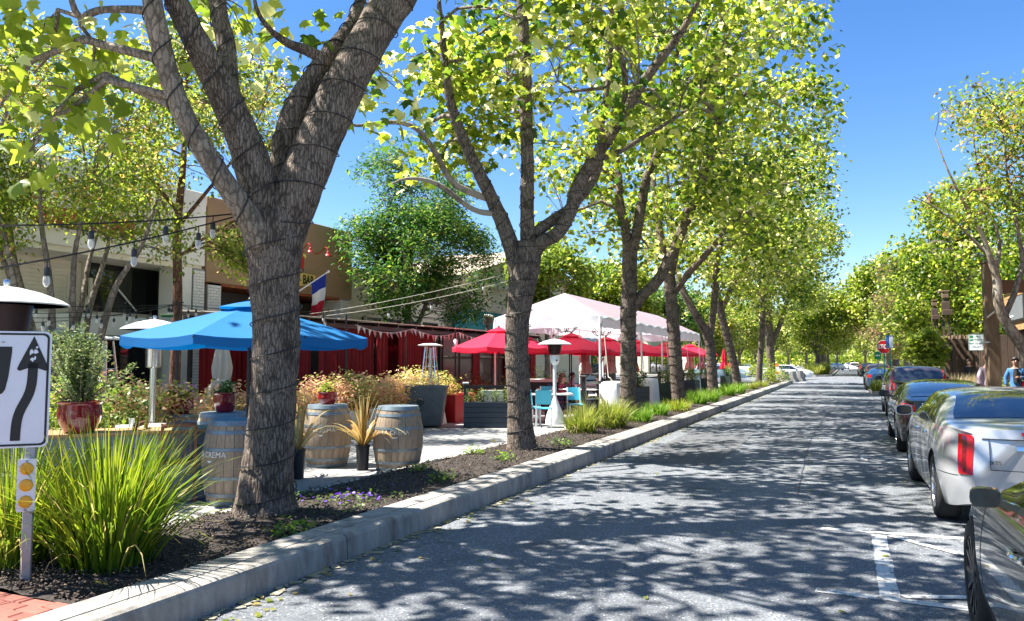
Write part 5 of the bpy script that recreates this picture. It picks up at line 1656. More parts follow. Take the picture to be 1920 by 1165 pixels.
# ------------------------------------------------------------------ umbrellas
def umbrella(name, label, x, y, rim, apex, rad, m, rz=0., n=8, pole_m='pot_black', group=None, base=True, vent=True, drop=.1, post=True):
    t = thing(name, label, 'umbrella', (x, y, .004), rz, group=group)
    if post:
        MB().lathe([(0, .0), (.022, 0), (.022, apex - .03), (0, apex - .03)], 10).build('pole', pole_m, t)
    if base:
        MB().lathe([(0, 0), (.28, 0), (.28, .05), (.05, .09), (.04, .3), (0, .3)], 18).build('base', 'pot_black', t)
    def pt(a, u, sag):
        r_ = rad * u
        z = apex + (rim - apex) * (u * .92 + .08 * u * u) - .0 - sag
        return (r_ * math.cos(a), r_ * math.sin(a), z)
    for k in range(n):
        a0 = 2 * PI * k / n; a1 = 2 * PI * (k + 1) / n
        P = []
        for i in range(8):
            u = .1 + .9 * i / 7
            row = []
            for j in range(6):
                w = j / 5
                A = Vector(pt(a0, u, 0)); B = Vector(pt(a1, u, 0))
                q = A.lerp(B, w); q.z -= .05 * u * 4 * w * (1 - w) * rad * .5
                row.append(q)
            P.append(row)
        lip = [q + Vector((0, 0, -drop)) for q in P[-1]]
        P.append(lip)
        MB().grid(P).build('panel', m, t, ang=50)
        MB().bar(Vector(pt(a0, .1, .02)), Vector(pt(a0, 1, .025)), .018).build('rib', pole_m, t)
    if vent:
        P = [[(rad * u * math.cos(2 * PI * k / n), rad * u * math.sin(2 * PI * k / n), apex + .045 - u * (apex - rim) * .9 + .012 * (k % 2)) for k in range(n + 1)] for u in (.0, .12, .26)]
        MB().grid(P, smooth=False).build('vent_cap', m, t)
        MB().ball((0, 0, apex + .06), .03).build('finial', pole_m, t)
    return t
UB = umbrella('patio_umbrella', 'open bright blue umbrella behind the nearest trunk', -6.78, 7.48, 1.88, 2.3, 1.48, 'umb_blue', .35, group='open umbrellas')
o = MB().box((-.85, -.4, 2.14), (.14, .06, .04), .4, bev=.012).build('handle_pad', 'leaf_box', UB)
for k, (x, y, lb, s) in enumerate([(-8.9, 19.6, 'open red umbrella left of the second trunk, outside the tent', 1.35),
                                   (-8.5, 24.6, 'open red umbrella at the near end under the tent', 1.5),
                                   (-8.6, 29.0, 'open red umbrella second under the tent', 1.5),
                                   (-8.5, 33.4, 'open red umbrella third under the tent', 1.5),
                                   (-8.3, 38.4, 'open red umbrella at the far end of the tent', 1.6),
                                   (-11.0, 26.6, 'open red umbrella low behind the tent beside the shelter', 1.4),
                                   (-10.1, 22.3, 'open red umbrella between the shelter windows and the tent', 1.4),
                                   (-9.4, 27.0, 'open red umbrella in the rear row under the tent, near end', 1.45), (-9.4, 31.4, 'open red umbrella in the rear row, middle of the tent', 1.45), (-9.3, 36.0, 'open red umbrella in the rear row, far end of the tent', 1.5), (-7.9, 42.6, 'open red umbrella just beyond the tent', 1.5)]):
    umbrella('patio_umbrella', lb, x, y, 1.98, 2.5, s, 'umb_red', .2 + k * .37, group='open umbrellas')
def closed_umb(x, y, label, m, h=2.3, r_=.16):
    t = thing('closed_umbrella', label, 'umbrella', (x, y, .004), group='closed umbrellas')
    MB().lathe([(0, 0), (.02, 0), (.02, h + .05), (0, h + .05)], 8).build('pole', 'pot_black', t)
    P = []
    for i in range(12):
        u = i / 11
        z = h - u * 1.35
        rr_ = (.03 + r_ * (u ** .7)) * (1 - .35 * math.exp(-((u - .62) / .08) ** 2))
        P.append([((rr_ * (1 + .28 * math.cos(7 * a + u * 2))) * math.cos(a), (rr_ * (1 + .28 * math.cos(7 * a + u * 2))) * math.sin(a), z) for a in [2 * PI * k / 42 for k in range(42)]])
    MB().grid(P, closed_u=True).build('canopy', m, t, ang=180)
    MB().lathe([(r_ * .8, 0), (r_ * .85, .03), (r_ * .8, .06)], 16, (0, 0, h - .9)).build('strap', m, t)
    return t
closed_umb(-10.9, 11.3, 'closed cream umbrella left of the red doors', 'umb_cream', 2.1, .22)
for k, (x, y, m, lb) in enumerate([(-9.6, 29.5, 'umb_cream', 'closed white umbrella just right of the third trunk'), (-9.3, 32.0, 'umb_cream', 'second closed white umbrella under the tent'),
                                   (-9.2, 35.5, 'umb_red', 'closed red umbrella under the tent'), (-8.0, 43.0, 'umb_cream', 'closed white umbrella at the tent far end'),
                                   (-8.2, 48.0, 'umb_pink', 'closed faded red umbrella beyond the tent'), (-7.9, 49.5, 'umb_pink', 'closed pink umbrella beyond the tent'),
                                   (-7.8, 54.5, 'umb_red', 'closed bright red umbrella behind the leaning trunk'), (-7.6, 57.0, 'umb_red', 'closed bright red umbrella furthest along')]):
    closed_umb(x, y, lb, m, 2.45, .2)
# ------------------------------------------------------------------ planters and hedges of the dining lane
def box_planter(x, y, w, d, h, m, label, rz=0., board=None, name='planter', group=None, top=None):
    t = thing(name, label, 'planter', (x, y, .004), rz, group=group)
    th = .03
    if board:
        n = max(2, int(round(h / board)))
        for k in range(n):
            z = (k + .5) * h / n
            bh = h / n - .006
            for sy in (-1, 1):
                MB().box((0, sy * (d / 2 - th / 2), z), (w, th, bh), bev=.003).build('board', m, t)
            for sx in (-1, 1):
                MB().box((sx * (w / 2 - th / 2), 0, z), (th, d - 2 * th - .002, bh), bev=.003).build('board', m, t)
    else:
        for sy in (-1, 1):
            MB().box((0, sy * (d / 2 - th / 2), h / 2), (w, th, h), bev=.004).build('side', m, t)
        for sx in (-1, 1):
            MB().box((sx * (w / 2 - th / 2), 0, h / 2), (th, d - 2 * th - .002, h), bev=.004).build('side', m, t)
    MB().box((0, 0, h * .9 - .05), (w - 2 * th - .004, d - 2 * th - .004, .08)).build('soil', 'soil', t)
    return t
def taper_planter(x, y, w0, w1, h, m, label, rz=0.):
    t = thing('planter', label, 'planter', (x, y, .004), rz)
    a, b = w0 / 2, w1 / 2
    mb = MB()
    for (p, q, z0, z1) in ((a, b, .05, h), (b * 1.03, b * 1.03, h - .03, h + .02)):
        P = [[(sx * p, sy * p, z0) for sx, sy in ((-1, -1), (1, -1), (1, 1), (-1, 1))], [(sx * q, sy * q, z1) for sx, sy in ((-1, -1), (1, -1), (1, 1), (-1, 1))],
             [(sx * q * .9, sy * q * .9, z1) for sx, sy in ((-1, -1), (1, -1), (1, 1), (-1, 1))], [(sx * q * .9, sy * q * .9, z1 - .1) for sx, sy in ((-1, -1), (1, -1), (1, 1), (-1, 1))]]
        mb.grid(P, smooth=False, closed_u=True)
    mb.build('body', m, t)
    MB().box((0, 0, h - .07), (w1 * .86, w1 * .86, .05)).build('soil', 'soil', t)
    for sx in (-1, 1):
        for sy in (-1, 1):
            MB().box((sx * a * .85, sy * a * .85, .025), (.06, .06, .05)).build('foot', 'pot_black', t)
    return t
RZC = R(23.4)
t = taper_planter(-9.55, 16.75, .72, .98, .98, 'zinc', 'tall tapered zinc planter with worn face, left of the red box', RZC)
MB().lathe([(.07, 0), (.085, .01), (.075, .02)], 18).build('ring_mark', 'pot_black', t, (-.1, -.46, .62)).rotation_euler = (PI / 2 - .13, 0, 0)
box_planter(-9.75, 18.75, 1.5, .5, .72, 'planter_red', 'bright red planter box beside the zinc planter', PI / 2 + .1)
t = thing('folding_board', 'white folding board leaning between zinc and red planters', 'board', (-9.72, 17.45, .004), RZC + 1.2)
for s in (-1, 1):
    MB().bar((0, s * .22, 0), (0, s * .02, .9), .5, .02).build('leaf_panel', 'planter_white', t)
    MB().bar((-.24, s * .225, 0), (-.24, s * .03, .92), .03, .03).build('leg', 'planter_white', t)
# navy planter with rail and boxwood
NP = box_planter(-8.05, 17.15, 1.2, .42, .62, 'navy_board', 'navy slatted planter with boxwood and black rail, left of the second trunk', RZC, .125)
for sx in (-.58, .62):
    MB().box((sx, .3, .52), (.1, .1, 1.04), bev=.006).build('post', 'pot_black', NP)
    MB().box((sx, .3, 1.06), (.15, .15, .04), bev=.006).build('post_cap', 'heater_white' if sx < 0 else 'pot_black', NP)
MB().box((0, .3, .97), (1.1, .05, .08)).build('rail', 'pot_black', NP)
for k in range(4):
    shrub('boxwood', ['boxwood at the left end of the navy planter', 'second boxwood of the navy planter', 'third boxwood of the navy planter', 'boxwood at the right end of the navy planter'][k],
          tuple(NP.matrix_basis @ Vector((-.45 + .3 * k, 0, .52))), .15, .15, .42, 320, .05, 'leaf_box', 120 + k, cat='shrub', clump=8, sig=.05, group='boxwoods in planters')
t = thing('menu_stand', 'white board on legs behind the navy planter', 'board', (-8.3, 17.9, .004), RZC)
MB().box((0, 0, .62), (.55, .03, .5), bev=.006).build('board', 'planter_white', t)
for sx in (-.25, .25): MB().box((sx, .03, .43), (.03, .03, .86)).build('leg', 'planter_white', t)

# nandina hedge in white troughs in front of the shelter
ND = [(-10.7, 9.6, .9, .14, 'nandina bush furthest left, behind the heater pole', .55), (-10.9, 11.4, .75, .6, 'orange nandina bush left of the nearest trunk', .62),
      (-10.8, 12.9, .65, .55, 'pink-tipped nandina bush just left of the trunk', .68), (-10.9, 14.3, .85, .6, 'pink nandina bush just right of the nearest trunk', .72),
      (-10.9, 15.3, 1.0, .6, 'tall yellow nandina bush right of the trunk', .38), (-10.9, 16.3, .85, .6, 'peach nandina bush before the shelter curtains', .6),
      (-10.9, 17.3, .85, .6, 'orange nandina bush at the middle of the hedge', .66), (-10.8, 18.3, 1.05, .6, 'yellow nandina bush left of the pyramid heater', .34),
      (-10.7, 19.1, .9, .6, 'lime nandina bush behind the zinc planter', .22)]
for k, (x, y, h, w, lb, vm) in enumerate(ND):
    x, y = (x * .935, y * .935) if k < 7 else (x * .965, y * .965)
    shrub('nandina', lb, (x, y, .4), .62, .72, h, 2600, .085, 'leaf_nandina', 140 + k, cat='shrub', clump=12, sig=.11, vm=vm, group='nandina hedge', tmpl=LEAF_OVAL)
for k, (y, lb) in enumerate([(10.4, 'white trough under the leftmost nandina bushes'), (12.8, 'white trough under the nandina behind the nearest trunk'), (15.2, 'white trough with round emblem under the pink nandina'), (17.6, 'white trough with round emblem beside the zinc planter')]):
    t = box_planter(-10.15, y * .935, .62, 2.15, .54, 'planter_white', lb, 0, name='trough', group='white troughs of the hedge')
    if k > 1:
        MB().lathe([(.1, 0), (.13, .004), (.16, 0)], 20).build('emblem', 'sign_rust', t, (.315, .35, .42)).rotation_euler = (0, PI / 2, 0)
for k in range(4):
    shrub('dark_shrub', ['dark shrub behind the red planter', 'dark green shrub under the shelter windows', 'dark shrub beside the closed shelter panel', 'bronze shrub at the shelter end'][k],
          (-10.9, 20.4 + k * 1.7, .1), .6, .9, 1.15, 700, .09, 'leaf_bronze', 160 + k, clump=12, sig=.13, vm=.3)
# zinc trough with orange nandina left of trunk
box_planter(-9.4, 10.9, .75, .55, .8, 'zinc', 'small zinc planter left of the nearest trunk', .5)
# rosemary in the red pot on the grey-blue counter
CT = box_planter(-7.85, 6.05, .5, 3.2, .78, 'greyblue_board', 'long grey-blue counter box behind the flax clump', R(-36), .16, name='counter')
MB().box((0, 0, .8), (.6, 3.3, .04), bev=.006).build('top', 'wood_tan', CT)
t = pot(-7.75, 5.95, .826, .225, .34, 'glaze_red', 'large dark red glazed pot with rosemary on the grey-blue counter')
r = np.random.default_rng(9)
mb = MB(); cen = []
for k in range(64):
    a = r.uniform(0, 2 * PI); tl = abs(r.normal(0, .42)); L = r.uniform(.45, .92)
    top = np.array([math.cos(a) * math.sin(tl) * L, math.sin(a) * math.sin(tl) * L, .3 + math.cos(tl) * L])
    mb.tube([(0.08 * math.cos(a), .08 * math.sin(a), .3), tuple(top * np.array([.6, .6, .55]) + np.array([0, 0, .12])), tuple(top)], [.007, .006, .003], 4, cap=False)
    for q in np.linspace(.15, 1, 16):
        cen.append(np.array([.08 * math.cos(a), .08 * math.sin(a), .3]) * (1 - q) + top * q)
mb.build('stems', 'bark_grey', t)
leaf_obj('foliage', 'leaf_rosemary', t, [crown_leaves(np.array(cen), 9, .045, LEAF_SLIM, r, .018, 1, hang=-.5)])
SH = [(-9.2, 6.9, .5, 1.5, 1600, .09, 'leaf_bright', 'tall yellow-green shrub right of the rosemary', .5), (-9.6, 7.9, .6, 1.35, 1500, .085, 'leaf_box', 'grey-green bushy shrub behind the heater pole', .6),
      (-8.9, 5.6, .5, 1.25, 1200, .09, 'leaf_box', 'dark leafy shrub behind the rosemary pot', .3), (-8.4, 4.9, .45, .95, 900, .1, 'leaf_bright', 'low leafy shrub left of the red glazed pot', .45),
      (-10.4, 8.2, .6, 1.5, 1300, .09, 'leaf_nandina', 'tall peach nandina behind the white table', .6)]
for k, (x, y, w, h, n, s, m, lb, vm) in enumerate(SH):
    shrub('leafy_shrub', lb, (x, y, .05), w, w, h, n, s, m, 180 + k, clump=12, sig=.12, vm=vm, stems=16)
t = shrub('flowering_plant', 'pink flowers left of the red glazed pot', (-8.0, 5.25, .78), .2, .2, .4, 260, .08, 'leaf_box', 190, cat='plant', clump=8)
leaf_obj('blossom', 'petal_mix', t, [leaves(rng.normal(0, 1, (60, 3)) * np.array([.14, .14, .06]) + np.array([0, 0, .3]), .05, LEAF_OVAL, rng)])

# table and wooden chairs by the near clump
def table(x, y, label, rx=.6, ry=.4, h=.74, m='table_white', rz=0.):
    t = thing('table', label, 'table', (x, y, .004), rz)
    MB().box((0, 0, h), (rx * 2, ry * 2, .03), bev=.01).build('tabletop', m, t)
    MB().lathe([(0, 0), (.04, 0), (.04, h - .02), (0, h - .02)], 12).build('leg', 'pot_black', t)
    MB().lathe([(0, 0), (.26, 0), (.25, .02), (.04, .05), (0, .05)], 20).build('base', 'pot_black', t)
    return t
def chair(x, y, rz, label, m='wood_brown', slat=True, leg_m=None, group='wooden bistro chairs'):
    t = thing('chair', label, 'chair', (x, y, .004), rz, group=group)
    lm = leg_m or m
    MB().box((0, 0, .455), (.42, .42, .03), bev=.012).build('seat', m, t)
    for sx in (-1, 1):
        MB().bar((sx * .18, -.18, 0), (sx * .18, -.18, .45), .035).build('leg', lm, t)
        MB().bar((sx * .185, .2, 0), (sx * .18, .19, .44), .035).build('leg', lm, t)
        MB().bar((sx * .18, .19, .44), (sx * .17, .26, .9), .035).build('back_post', lm, t)
    if slat:
        for k in range(5):
            xx = -.13 + .065 * k
            MB().bar((xx, .2, .5), (xx * .95, .25, .82), .03, .012).build('slat', m, t)
        MB().tube([(-.18, .255, .87), (-.09, .275, .885), (0, .28, .89), (.09, .275, .885), (.18, .255, .87)], .03, 8).build('top_rail', m, t)
    else:
        P = [[(-.2 + .1 * i, .2 + .03 * math.cos((i - 2) * .6) + .06 * j / 3, .56 + .34 * j / 3) for i in range(5)] for j in range(4)]
        mb = MB(); mb.grid(P); mb.grid([[(p[0], p[1] + .018, p[2]) for p in row] for row in P][::-1]); mb.build('backrest', m, t)
    for sx in (-1, 1):
        MB().bar((sx * .18, -.17, .2), (sx * .185, .19, .2), .02).build('stretcher', lm, t)
    return t
table(-8.15, 7.25, 'white-topped table between the flax clump and the heater', .62, .4, .75, rz=R(-40))
chair(-7.15, 6.75, R(-130), 'brown slatted wooden chair left of the half-hidden barrel')
chair(-7.7, 6.4, R(-60), 'brown wooden chair behind the flax clump at the white table')
chair(-6.9, 3.75, R(120), 'brown wooden chair at the left picture edge behind the sign')
table(-7.2, 3.4, 'small pale table at the left picture edge', .35, .35, .72)

# black fence posts, dark planters and white-covered weights along the tent
WT = [(-6.3, 21.9, 'white-covered tent weight nearest the camera, left of the third trunk'), (-6.3, 26.3, 'white-covered tent weight right of the third trunk'), (-6.3, 30.4, 'white-covered tent weight left of the fourth trunk'),
      (-6.3, 34.6, 'white-covered tent weight right of the fourth trunk'), (-6.3, 38.6, 'white-covered tent weight at the tent far corner')]
for k, (x, y, lb) in enumerate(WT):
    t = thing('tent_weight', lb, 'weight', (x, y, .004), group='white tent weights')
    P = []
    for z, q in ((0, .5), (.35, .47), (.75, .43), (.95, .4), (1.0, .36), (1.02, .2)):
        P.append([(q * .62 * cx + .012 * rnd.uniform(-1, 1), q * cy + .012 * rnd.uniform(-1, 1), z) for cx, cy in ((-1, -.9), (-.9, -1), (.9, -1), (1, -.9), (1, 0), (1, .9), (.9, 1), (-.9, 1), (-1, .9), (-1, 0))])
    mb = MB(); mb.grid(P, closed_u=True); n = len(mb.v); mb.f.append(tuple(range(n - 10, n))); mb.sm.append(False)
    mb.build('cover', 'cloth_white', t, ang=60)
    MB().tube([(0, 0, 1.02), (-.06, -.05, 1.12), (-.16, .1, 1.14), (-.35, .3, 2.6)], .014, 6).build('strap', 'chair_rope', t)
for k, (x, y, m, lb) in enumerate([(-6.0, 23.6, 'navy_board', 'navy planter with shrub right of the third trunk'), (-6.0, 28.0, 'green_board', 'dark green planter with shrub before the fourth trunk'),
                                   (-6.0, 32.6, 'navy_board', 'navy planter with shrub before the fifth trunk'), (-6.0, 36.6, 'green_board', 'green planter with clipped shrub beyond the fifth trunk'),
                                   (-6.0, 43.0, 'green_board', 'green planter with clipped shrub before the sixth trunk'), (-6.0, 46.0, 'green_board', 'green planter with clipped shrub beyond the sixth trunk')]):
    box_planter(x, y, .5, 1.1 if k < 4 else 1.6, .82, m, lb, 0, .16)
    shrub('clipped_shrub', lb.replace('planter with shrub', 'planter box shrub').replace('planter with clipped shrub', 'planter box clipped shrub') + ', its foliage', (x, y, .76), .26, .52, .62, 900, .07, 'leaf_dark' if k % 2 == 0 else 'leaf_box', 210 + k, clump=10, sig=.09, vm=.6)
for k in range(10):
    t = thing('fence_post', 'black capped fence post along the dining lane, %s in line from the camera' % ('first second third fourth fifth sixth seventh eighth ninth tenth'.split()[k]), 'post', (-6.75, 20.6 + k * 2.35, .004), group='black capped fence posts')
    MB().box((0, 0, .58), (.12, .12, 1.16), bev=.006).build('shaft', 'pot_black', t)
    MB().box((0, 0, 1.18), (.2, .2, .05), bev=.01).build('cap', 'pot_black', t)
    if k < 9:
        MB().box((0, 1.17, .98), (.04, 2.2, .09)).build('rail', 'pot_black', t)

# bollard light in the tussocks
t = thing('bollard_light', 'short black bollard light among the tussocks', 'bollard', (-4.98, 15.75, .14))
MB().lathe([(0, 0), (.13, 0), (.13, .6), (.135, .62), (.135, .66), (.1, .68), (0, .68)], 20).build('body', 'pot_black', t)
MB().lathe([(.137, .55), (.139, .56), (.139, .6), (.137, .61)], 20).build('collar', 'black_metal', t)
MB().box((.09, -.1, .52), (.05, .012, .06), .8).build('badge', 'frame_pale', t)

# ------------------------------------------------------------------ frame tent
TX0, TX1, TY0, TY1 = -10.25, -6.8, 22.3, 39.2
TC = (TX0 + TX1) / 2
tn = thing('frame_tent', 'long white frame tent over red umbrellas and diners', 'tent', (TC, TY0, 0))
hw = (TX1 - TX0) / 2; L = TY1 - TY0; E_, A_ = 2.98, 3.85
def tpt(x, y, z): return (x, y, z)
def sagpanel(a, b, c, d, name, m, n=8, sag=.05):
    P = []
    for i in range(n + 1):
        u = i / n; row = []
        for j in range(n + 1):
            w_ = j / n
            p = Vector(a).lerp(Vector(b), w_).lerp(Vector(d).lerp(Vector(c), w_), u)
            p.z -= sag * 16 * u * (1 - u) * w_ * (1 - w_) * .5
            row.append(p)
        P.append(row)
    MB().grid(P).build(name, m, tn)
rd = hw * 1.0
nb = 4
ys = [rd + (L - 2 * rd) * k / nb for k in range(nb + 1)]
sagpanel((-hw, 0, E_), (hw, 0, E_), (0.01, rd, A_), (-.01, rd, A_), 'roof_panel', 'tent_roof')
sagpanel((hw, L, E_), (-hw, L, E_), (-.01, L - rd, A_), (.01, L - rd, A_), 'roof_panel', 'tent_roof')
for s in (-1, 1):
    sagpanel((s * hw, 0, E_), (s * hw, rd, E_), (0, rd + .01, A_), (0, rd, A_), 'roof_panel', 'tent_roof')
    sagpanel((s * hw, L - rd, E_), (s * hw, L, E_), (0, L - rd, A_), (0, L - rd - .01, A_), 'roof_panel', 'tent_roof')
    for k in range(nb):
        sagpanel((s * hw, ys[k], E_), (s * hw, ys[k + 1], E_), (0, ys[k + 1], A_), (0, ys[k], A_), 'roof_panel', 'tent_roof')
def valance(a, b, h=.36):
    P = []
    n = int((Vector(b) - Vector(a)).length / .15)
    for i in range(n + 1):
        p = Vector(a).lerp(Vector(b), i / n)
        row = []
        for j in range(4):
            q = p.copy(); q.z -= h * j / 3 + .015 * (j / 3) * math.sin(i * .9)
            o_ = Vector((p.x / hw, 0, 0)) if abs(abs(p.x) - hw) < .01 else Vector((0, -1 if p.y < L / 2 else 1, 0))
            q += o_ * (.02 + .05 * j / 3 + .02 * math.sin(i * .7 + j))
            row.append(q)
        P.append(row)
    MB().grid(P).build('valance', 'tent_valance', tn)
valance((-hw, 0, E_), (hw, 0, E_)); valance((hw, 0, E_), (hw, L, E_)); valance((hw, L, E_), (-hw, L, E_)); valance((-hw, L, E_), (-hw, 0, E_))
for y in [0] + ys[1:-1] + [L]:
    for s in (-1, 1):
        MB().tube([(s * hw, y, 0), (s * hw, y, E_ - .05)], .032, 8).build('pole', 'white_metal', tn)
        MB().tube([(s * hw, y, E_ - .03), (0, min(max(y, rd), L - rd), A_ - .05)], .026, 6).build('rafter', 'white_metal', tn)
        MB().bar((s * hw, y, E_ - .55), (s * (hw - .45), y, E_ - .1), .025).build('brace', 'white_metal', tn)
MB().tube([(0, rd, A_ - .05), (0, L - rd, A_ - .05)], .028, 6).build('ridge', 'white_metal', tn)
for s in (-1, 1):
    MB().tube([(s * hw, 0, E_ - .05), (s * hw, L, E_ - .05)], .026, 6).build('eave_rail', 'white_metal', tn)
# candle chandeliers
for k, y in enumerate((24.2, 28.2, 32.2)):
    t = thing('chandelier', ['black candle chandelier at the near end of the tent', 'black candle chandelier in the middle of the tent', 'black candle chandelier furthest inside the tent'][k], 'chandelier', (TC, y, 2.9), group='candle chandeliers in the tent')
    MB().tube([(0, 0, .9), (0, 0, .0), (0, 0, -.3)], .02, 6).build('stem', 'pot_black', t)
    for j in range(6):
        a = j * PI / 3
        MB().tube([(0, 0, -.28), (.2 * math.cos(a), .2 * math.sin(a), -.34), (.36 * math.cos(a), .36 * math.sin(a), -.2)], .014, 5).build('arm', 'pot_black', t)
        MB().lathe([(0, 0), (.04, 0), (.045, .03), (0, .03)], 8, (.36 * math.cos(a), .36 * math.sin(a), -.2)).build('drip_cup', 'pot_black', t)
        MB().lathe([(0, 0), (.016, 0), (.016, .16), (0, .165)], 8, (.36 * math.cos(a), .36 * math.sin(a), -.17)).build('candle', 'cloth_white', t)
# tables and chairs before and under the tent
CH = [(-6.85, 17.75, R(200), 'cyan chair nearest the tussocks, left of the bell-based heater', 'chair_cyan'), (-7.35, 18.1, R(170), 'cyan chair beside the second trunk', 'chair_cyan'), (-6.7, 19.7, R(30), 'cyan chair right of the bell-based heater', 'chair_cyan'),
      (-7.7, 20.1, R(15), 'cyan chair at the back of the white table', 'chair_cyan')]
for x, y, rz, lb, m in CH:
    chair(x, y, rz, lb, m, False, 'white_metal', 'cyan metal chairs')
table(-7.3, 19.1, 'white table with the cyan chairs', .7, .45, .74, rz=RZC)
table(-7.6, 22.9, 'white table of the seated diners under the tent', .6, .4, .74)
table(-8.6, 26.6, 'white table deeper under the tent', .6, .4, .74)
table(-8.2, 31.0, 'white table furthest inside the tent', .6, .4, .74)
chair(-8.35, 22.9, R(90), 'navy chair of the diner in red', 'chair_navy', False, 'chair_navy', 'dark chairs under the tent')
chair(-6.95, 23.0, R(-90), 'navy chair of the dark-haired diner', 'chair_navy', False, 'chair_navy', 'dark chairs under the tent')
chair(-9.3, 26.6, R(90), 'navy chair deeper under the tent', 'chair_navy', False, 'chair_navy', 'dark chairs under the tent')
# service counter with plants behind the tent front
t = thing('service_counter', 'dark counter with white top inside the tent front', 'counter', (-9.5, 24.2, .004), RZC)
MB().box((0, 0, .45), (1.7, .5, .9), bev=.01).build('body', 'pot_black', t)
MB().box((0, 0, .96), (1.8, .58, .1), bev=.01).build('top', 'planter_white', t)
for k in range(3):
    shrub('counter_plant', ['leafy plant at the left of the tent counter', 'leafy plant in the middle of the tent counter', 'leafy plant at the right of the tent counter'][k], (-10.3 + .55 * k, 24.9 + .25 * k, .0), .35, .35, 1.4, 500, .09, 'leaf_bright' if k != 1 else 'leaf_box', 260 + k, cat='plant', clump=10, vm=.55)

# ------------------------------------------------------------------ string lights
def string(label, pts, bulbs, sag=.12, r_=.008, s=1., m='cable_black'):
    """a cable through pts with sockets hanging at the given fractions"""
    A = [Vector(p) for p in pts]
    t = thing('string_light', label, 'string light', tuple(A[0]), group='string lights over the dining lane')
    P = []
    n = 24
    for i in range(len(A) - 1):
        for k in range(n):
            u = k / n
            p = A[i].lerp(A[i + 1], u); p.z -= sag * 4 * u * (1 - u)
            P.append(p - A[0])
    P.append(A[-1] - A[0])
    MB().tube(P, r_, 5).build('cable', m, t)
    for b in bulbs:
        p = P[int(b * (len(P) - 1))]
        so = MB()
        so.tube([p, p + Vector((0, 0, -.07 * s))], .006 * s, 5)
        so.lathe([(0, -.07 * s), (.02 * s, -.07 * s), (.025 * s, -.09 * s), (.025 * s, -.15 * s), (0, -.15 * s)], 8, tuple(p))
        so = so.build('socket', 'pot_black', t)
        MB().lathe([(.02 * s, -.15 * s), (.03 * s, -.18 * s), (.028 * s, -.22 * s), (.012 * s, -.245 * s), (0, -.25 * s)], 8, tuple(p)).build('bulb', 'glass_bulb', so)
    return t
string('upper bulb string from the nearest trunk to the left picture edge', [(-5.25, 5.62, 3.0), (-5.86, 3.62, 2.6), (-6.9, .4, 2.5)], [.07, .17, .33, .62, .85], .03, .007, .85)
string('lower bulb string falling from the nearest trunk to the left', [(-5.25, 5.62, 2.98), (-5.6, 3.6, 2.27), (-6.1, .6, 1.98)], [.12, .27, .42, .7, .9], .03, .007, .85)
LP_ = Vector((-11.6, 10.9, 0))
t = thing('light_pole', 'thin black pole carrying the bulb strings left of the blue umbrella', 'pole', tuple(LP_))
MB().tube([(0, 0, 0), (0, 0, 2.72)], .025, 8).build('shaft', 'pot_black', t)
MB().lathe([(0, 0), (.22, 0), (.2, .06), (.03, .08), (0, .08)], 16).build('base', 'pot_black', t)
MB().tube([(0, -.1, 2.7), (0, .1, 2.72)], .014, 6).build('hook', 'pot_black', t)
top = LP_ + Vector((0, 0, 2.68))
for k, (p, n, sg, lb) in enumerate([((-12.9, 6.2, 2.55), 7, .1, 'topmost bulb string running left from the thin pole'), ((-12.0, 6.0, 2.35), 7, .14, 'second bulb string running left from the thin pole'),
                                    ((-10.8, 6.3, 2.25), 8, .16, 'lower bulb string running left from the thin pole'), ((-14.2, 7.4, 2.3), 9, .2, 'rearmost bulb string sagging left of the thin pole'),
                                    ((-9.7, 12.4, 2.58), 4, .06, 'short bulb string from the thin pole towards the trunk'), ((-12, 14.0, 2.62), 5, .12, 'bulb string from the thin pole to the shelter corner')]):
    string(lb, [tuple(top), p], [(j + .5) / n for j in range(n)], sg, .006, .8)
string('upper cable from the shelter side to the second plane tree', [(-9.6, 12.2, 2.52), (-5.15, 11.9, 3.1)], [.12, .9], .06, .004, .8, 'chair_rope')
string('lower cable from the shelter side to the second plane tree', [(-9.6, 12.25, 2.46), (-5.2, 12.1, 3.0)], [.1, .45, .66], .08, .004, .8, 'chair_rope')
t = thing('light_pole', 'thin black pole at the near shelter corner', 'pole', (-11.4, 15.95, 0))
MB().tube([(0, 0, 0), (0, 0, 2.75)], .024, 8).build('shaft', 'pot_black', t)
MB().lathe([(0, 0), (.22, 0), (.2, .06), (.03, .08), (0, .08)], 16).build('base', 'pot_black', t)
for k, (x, y) in enumerate(((-11.3, 21.6), (-11.3, 24.9))):
    t = thing('light_pole', ['black pole before the first shelter window', 'black pole before the second shelter window'][k], 'pole', (x, y, 0))
    MB().tube([(0, 0, 0), (0, 0, 2.6)], .03, 8).build('shaft', 'pot_black', t)
    MB().lathe([(0, 0), (.2, 0), (.18, .06), (.03, .08), (0, .08)], 16).build('base', 'pot_black', t)
    MB().lathe([(0, 2.0), (.06, 2.0), (.07, 2.25), (.03, 2.3), (0, 2.3)], 10).build('lantern', 'cloth_white', t)
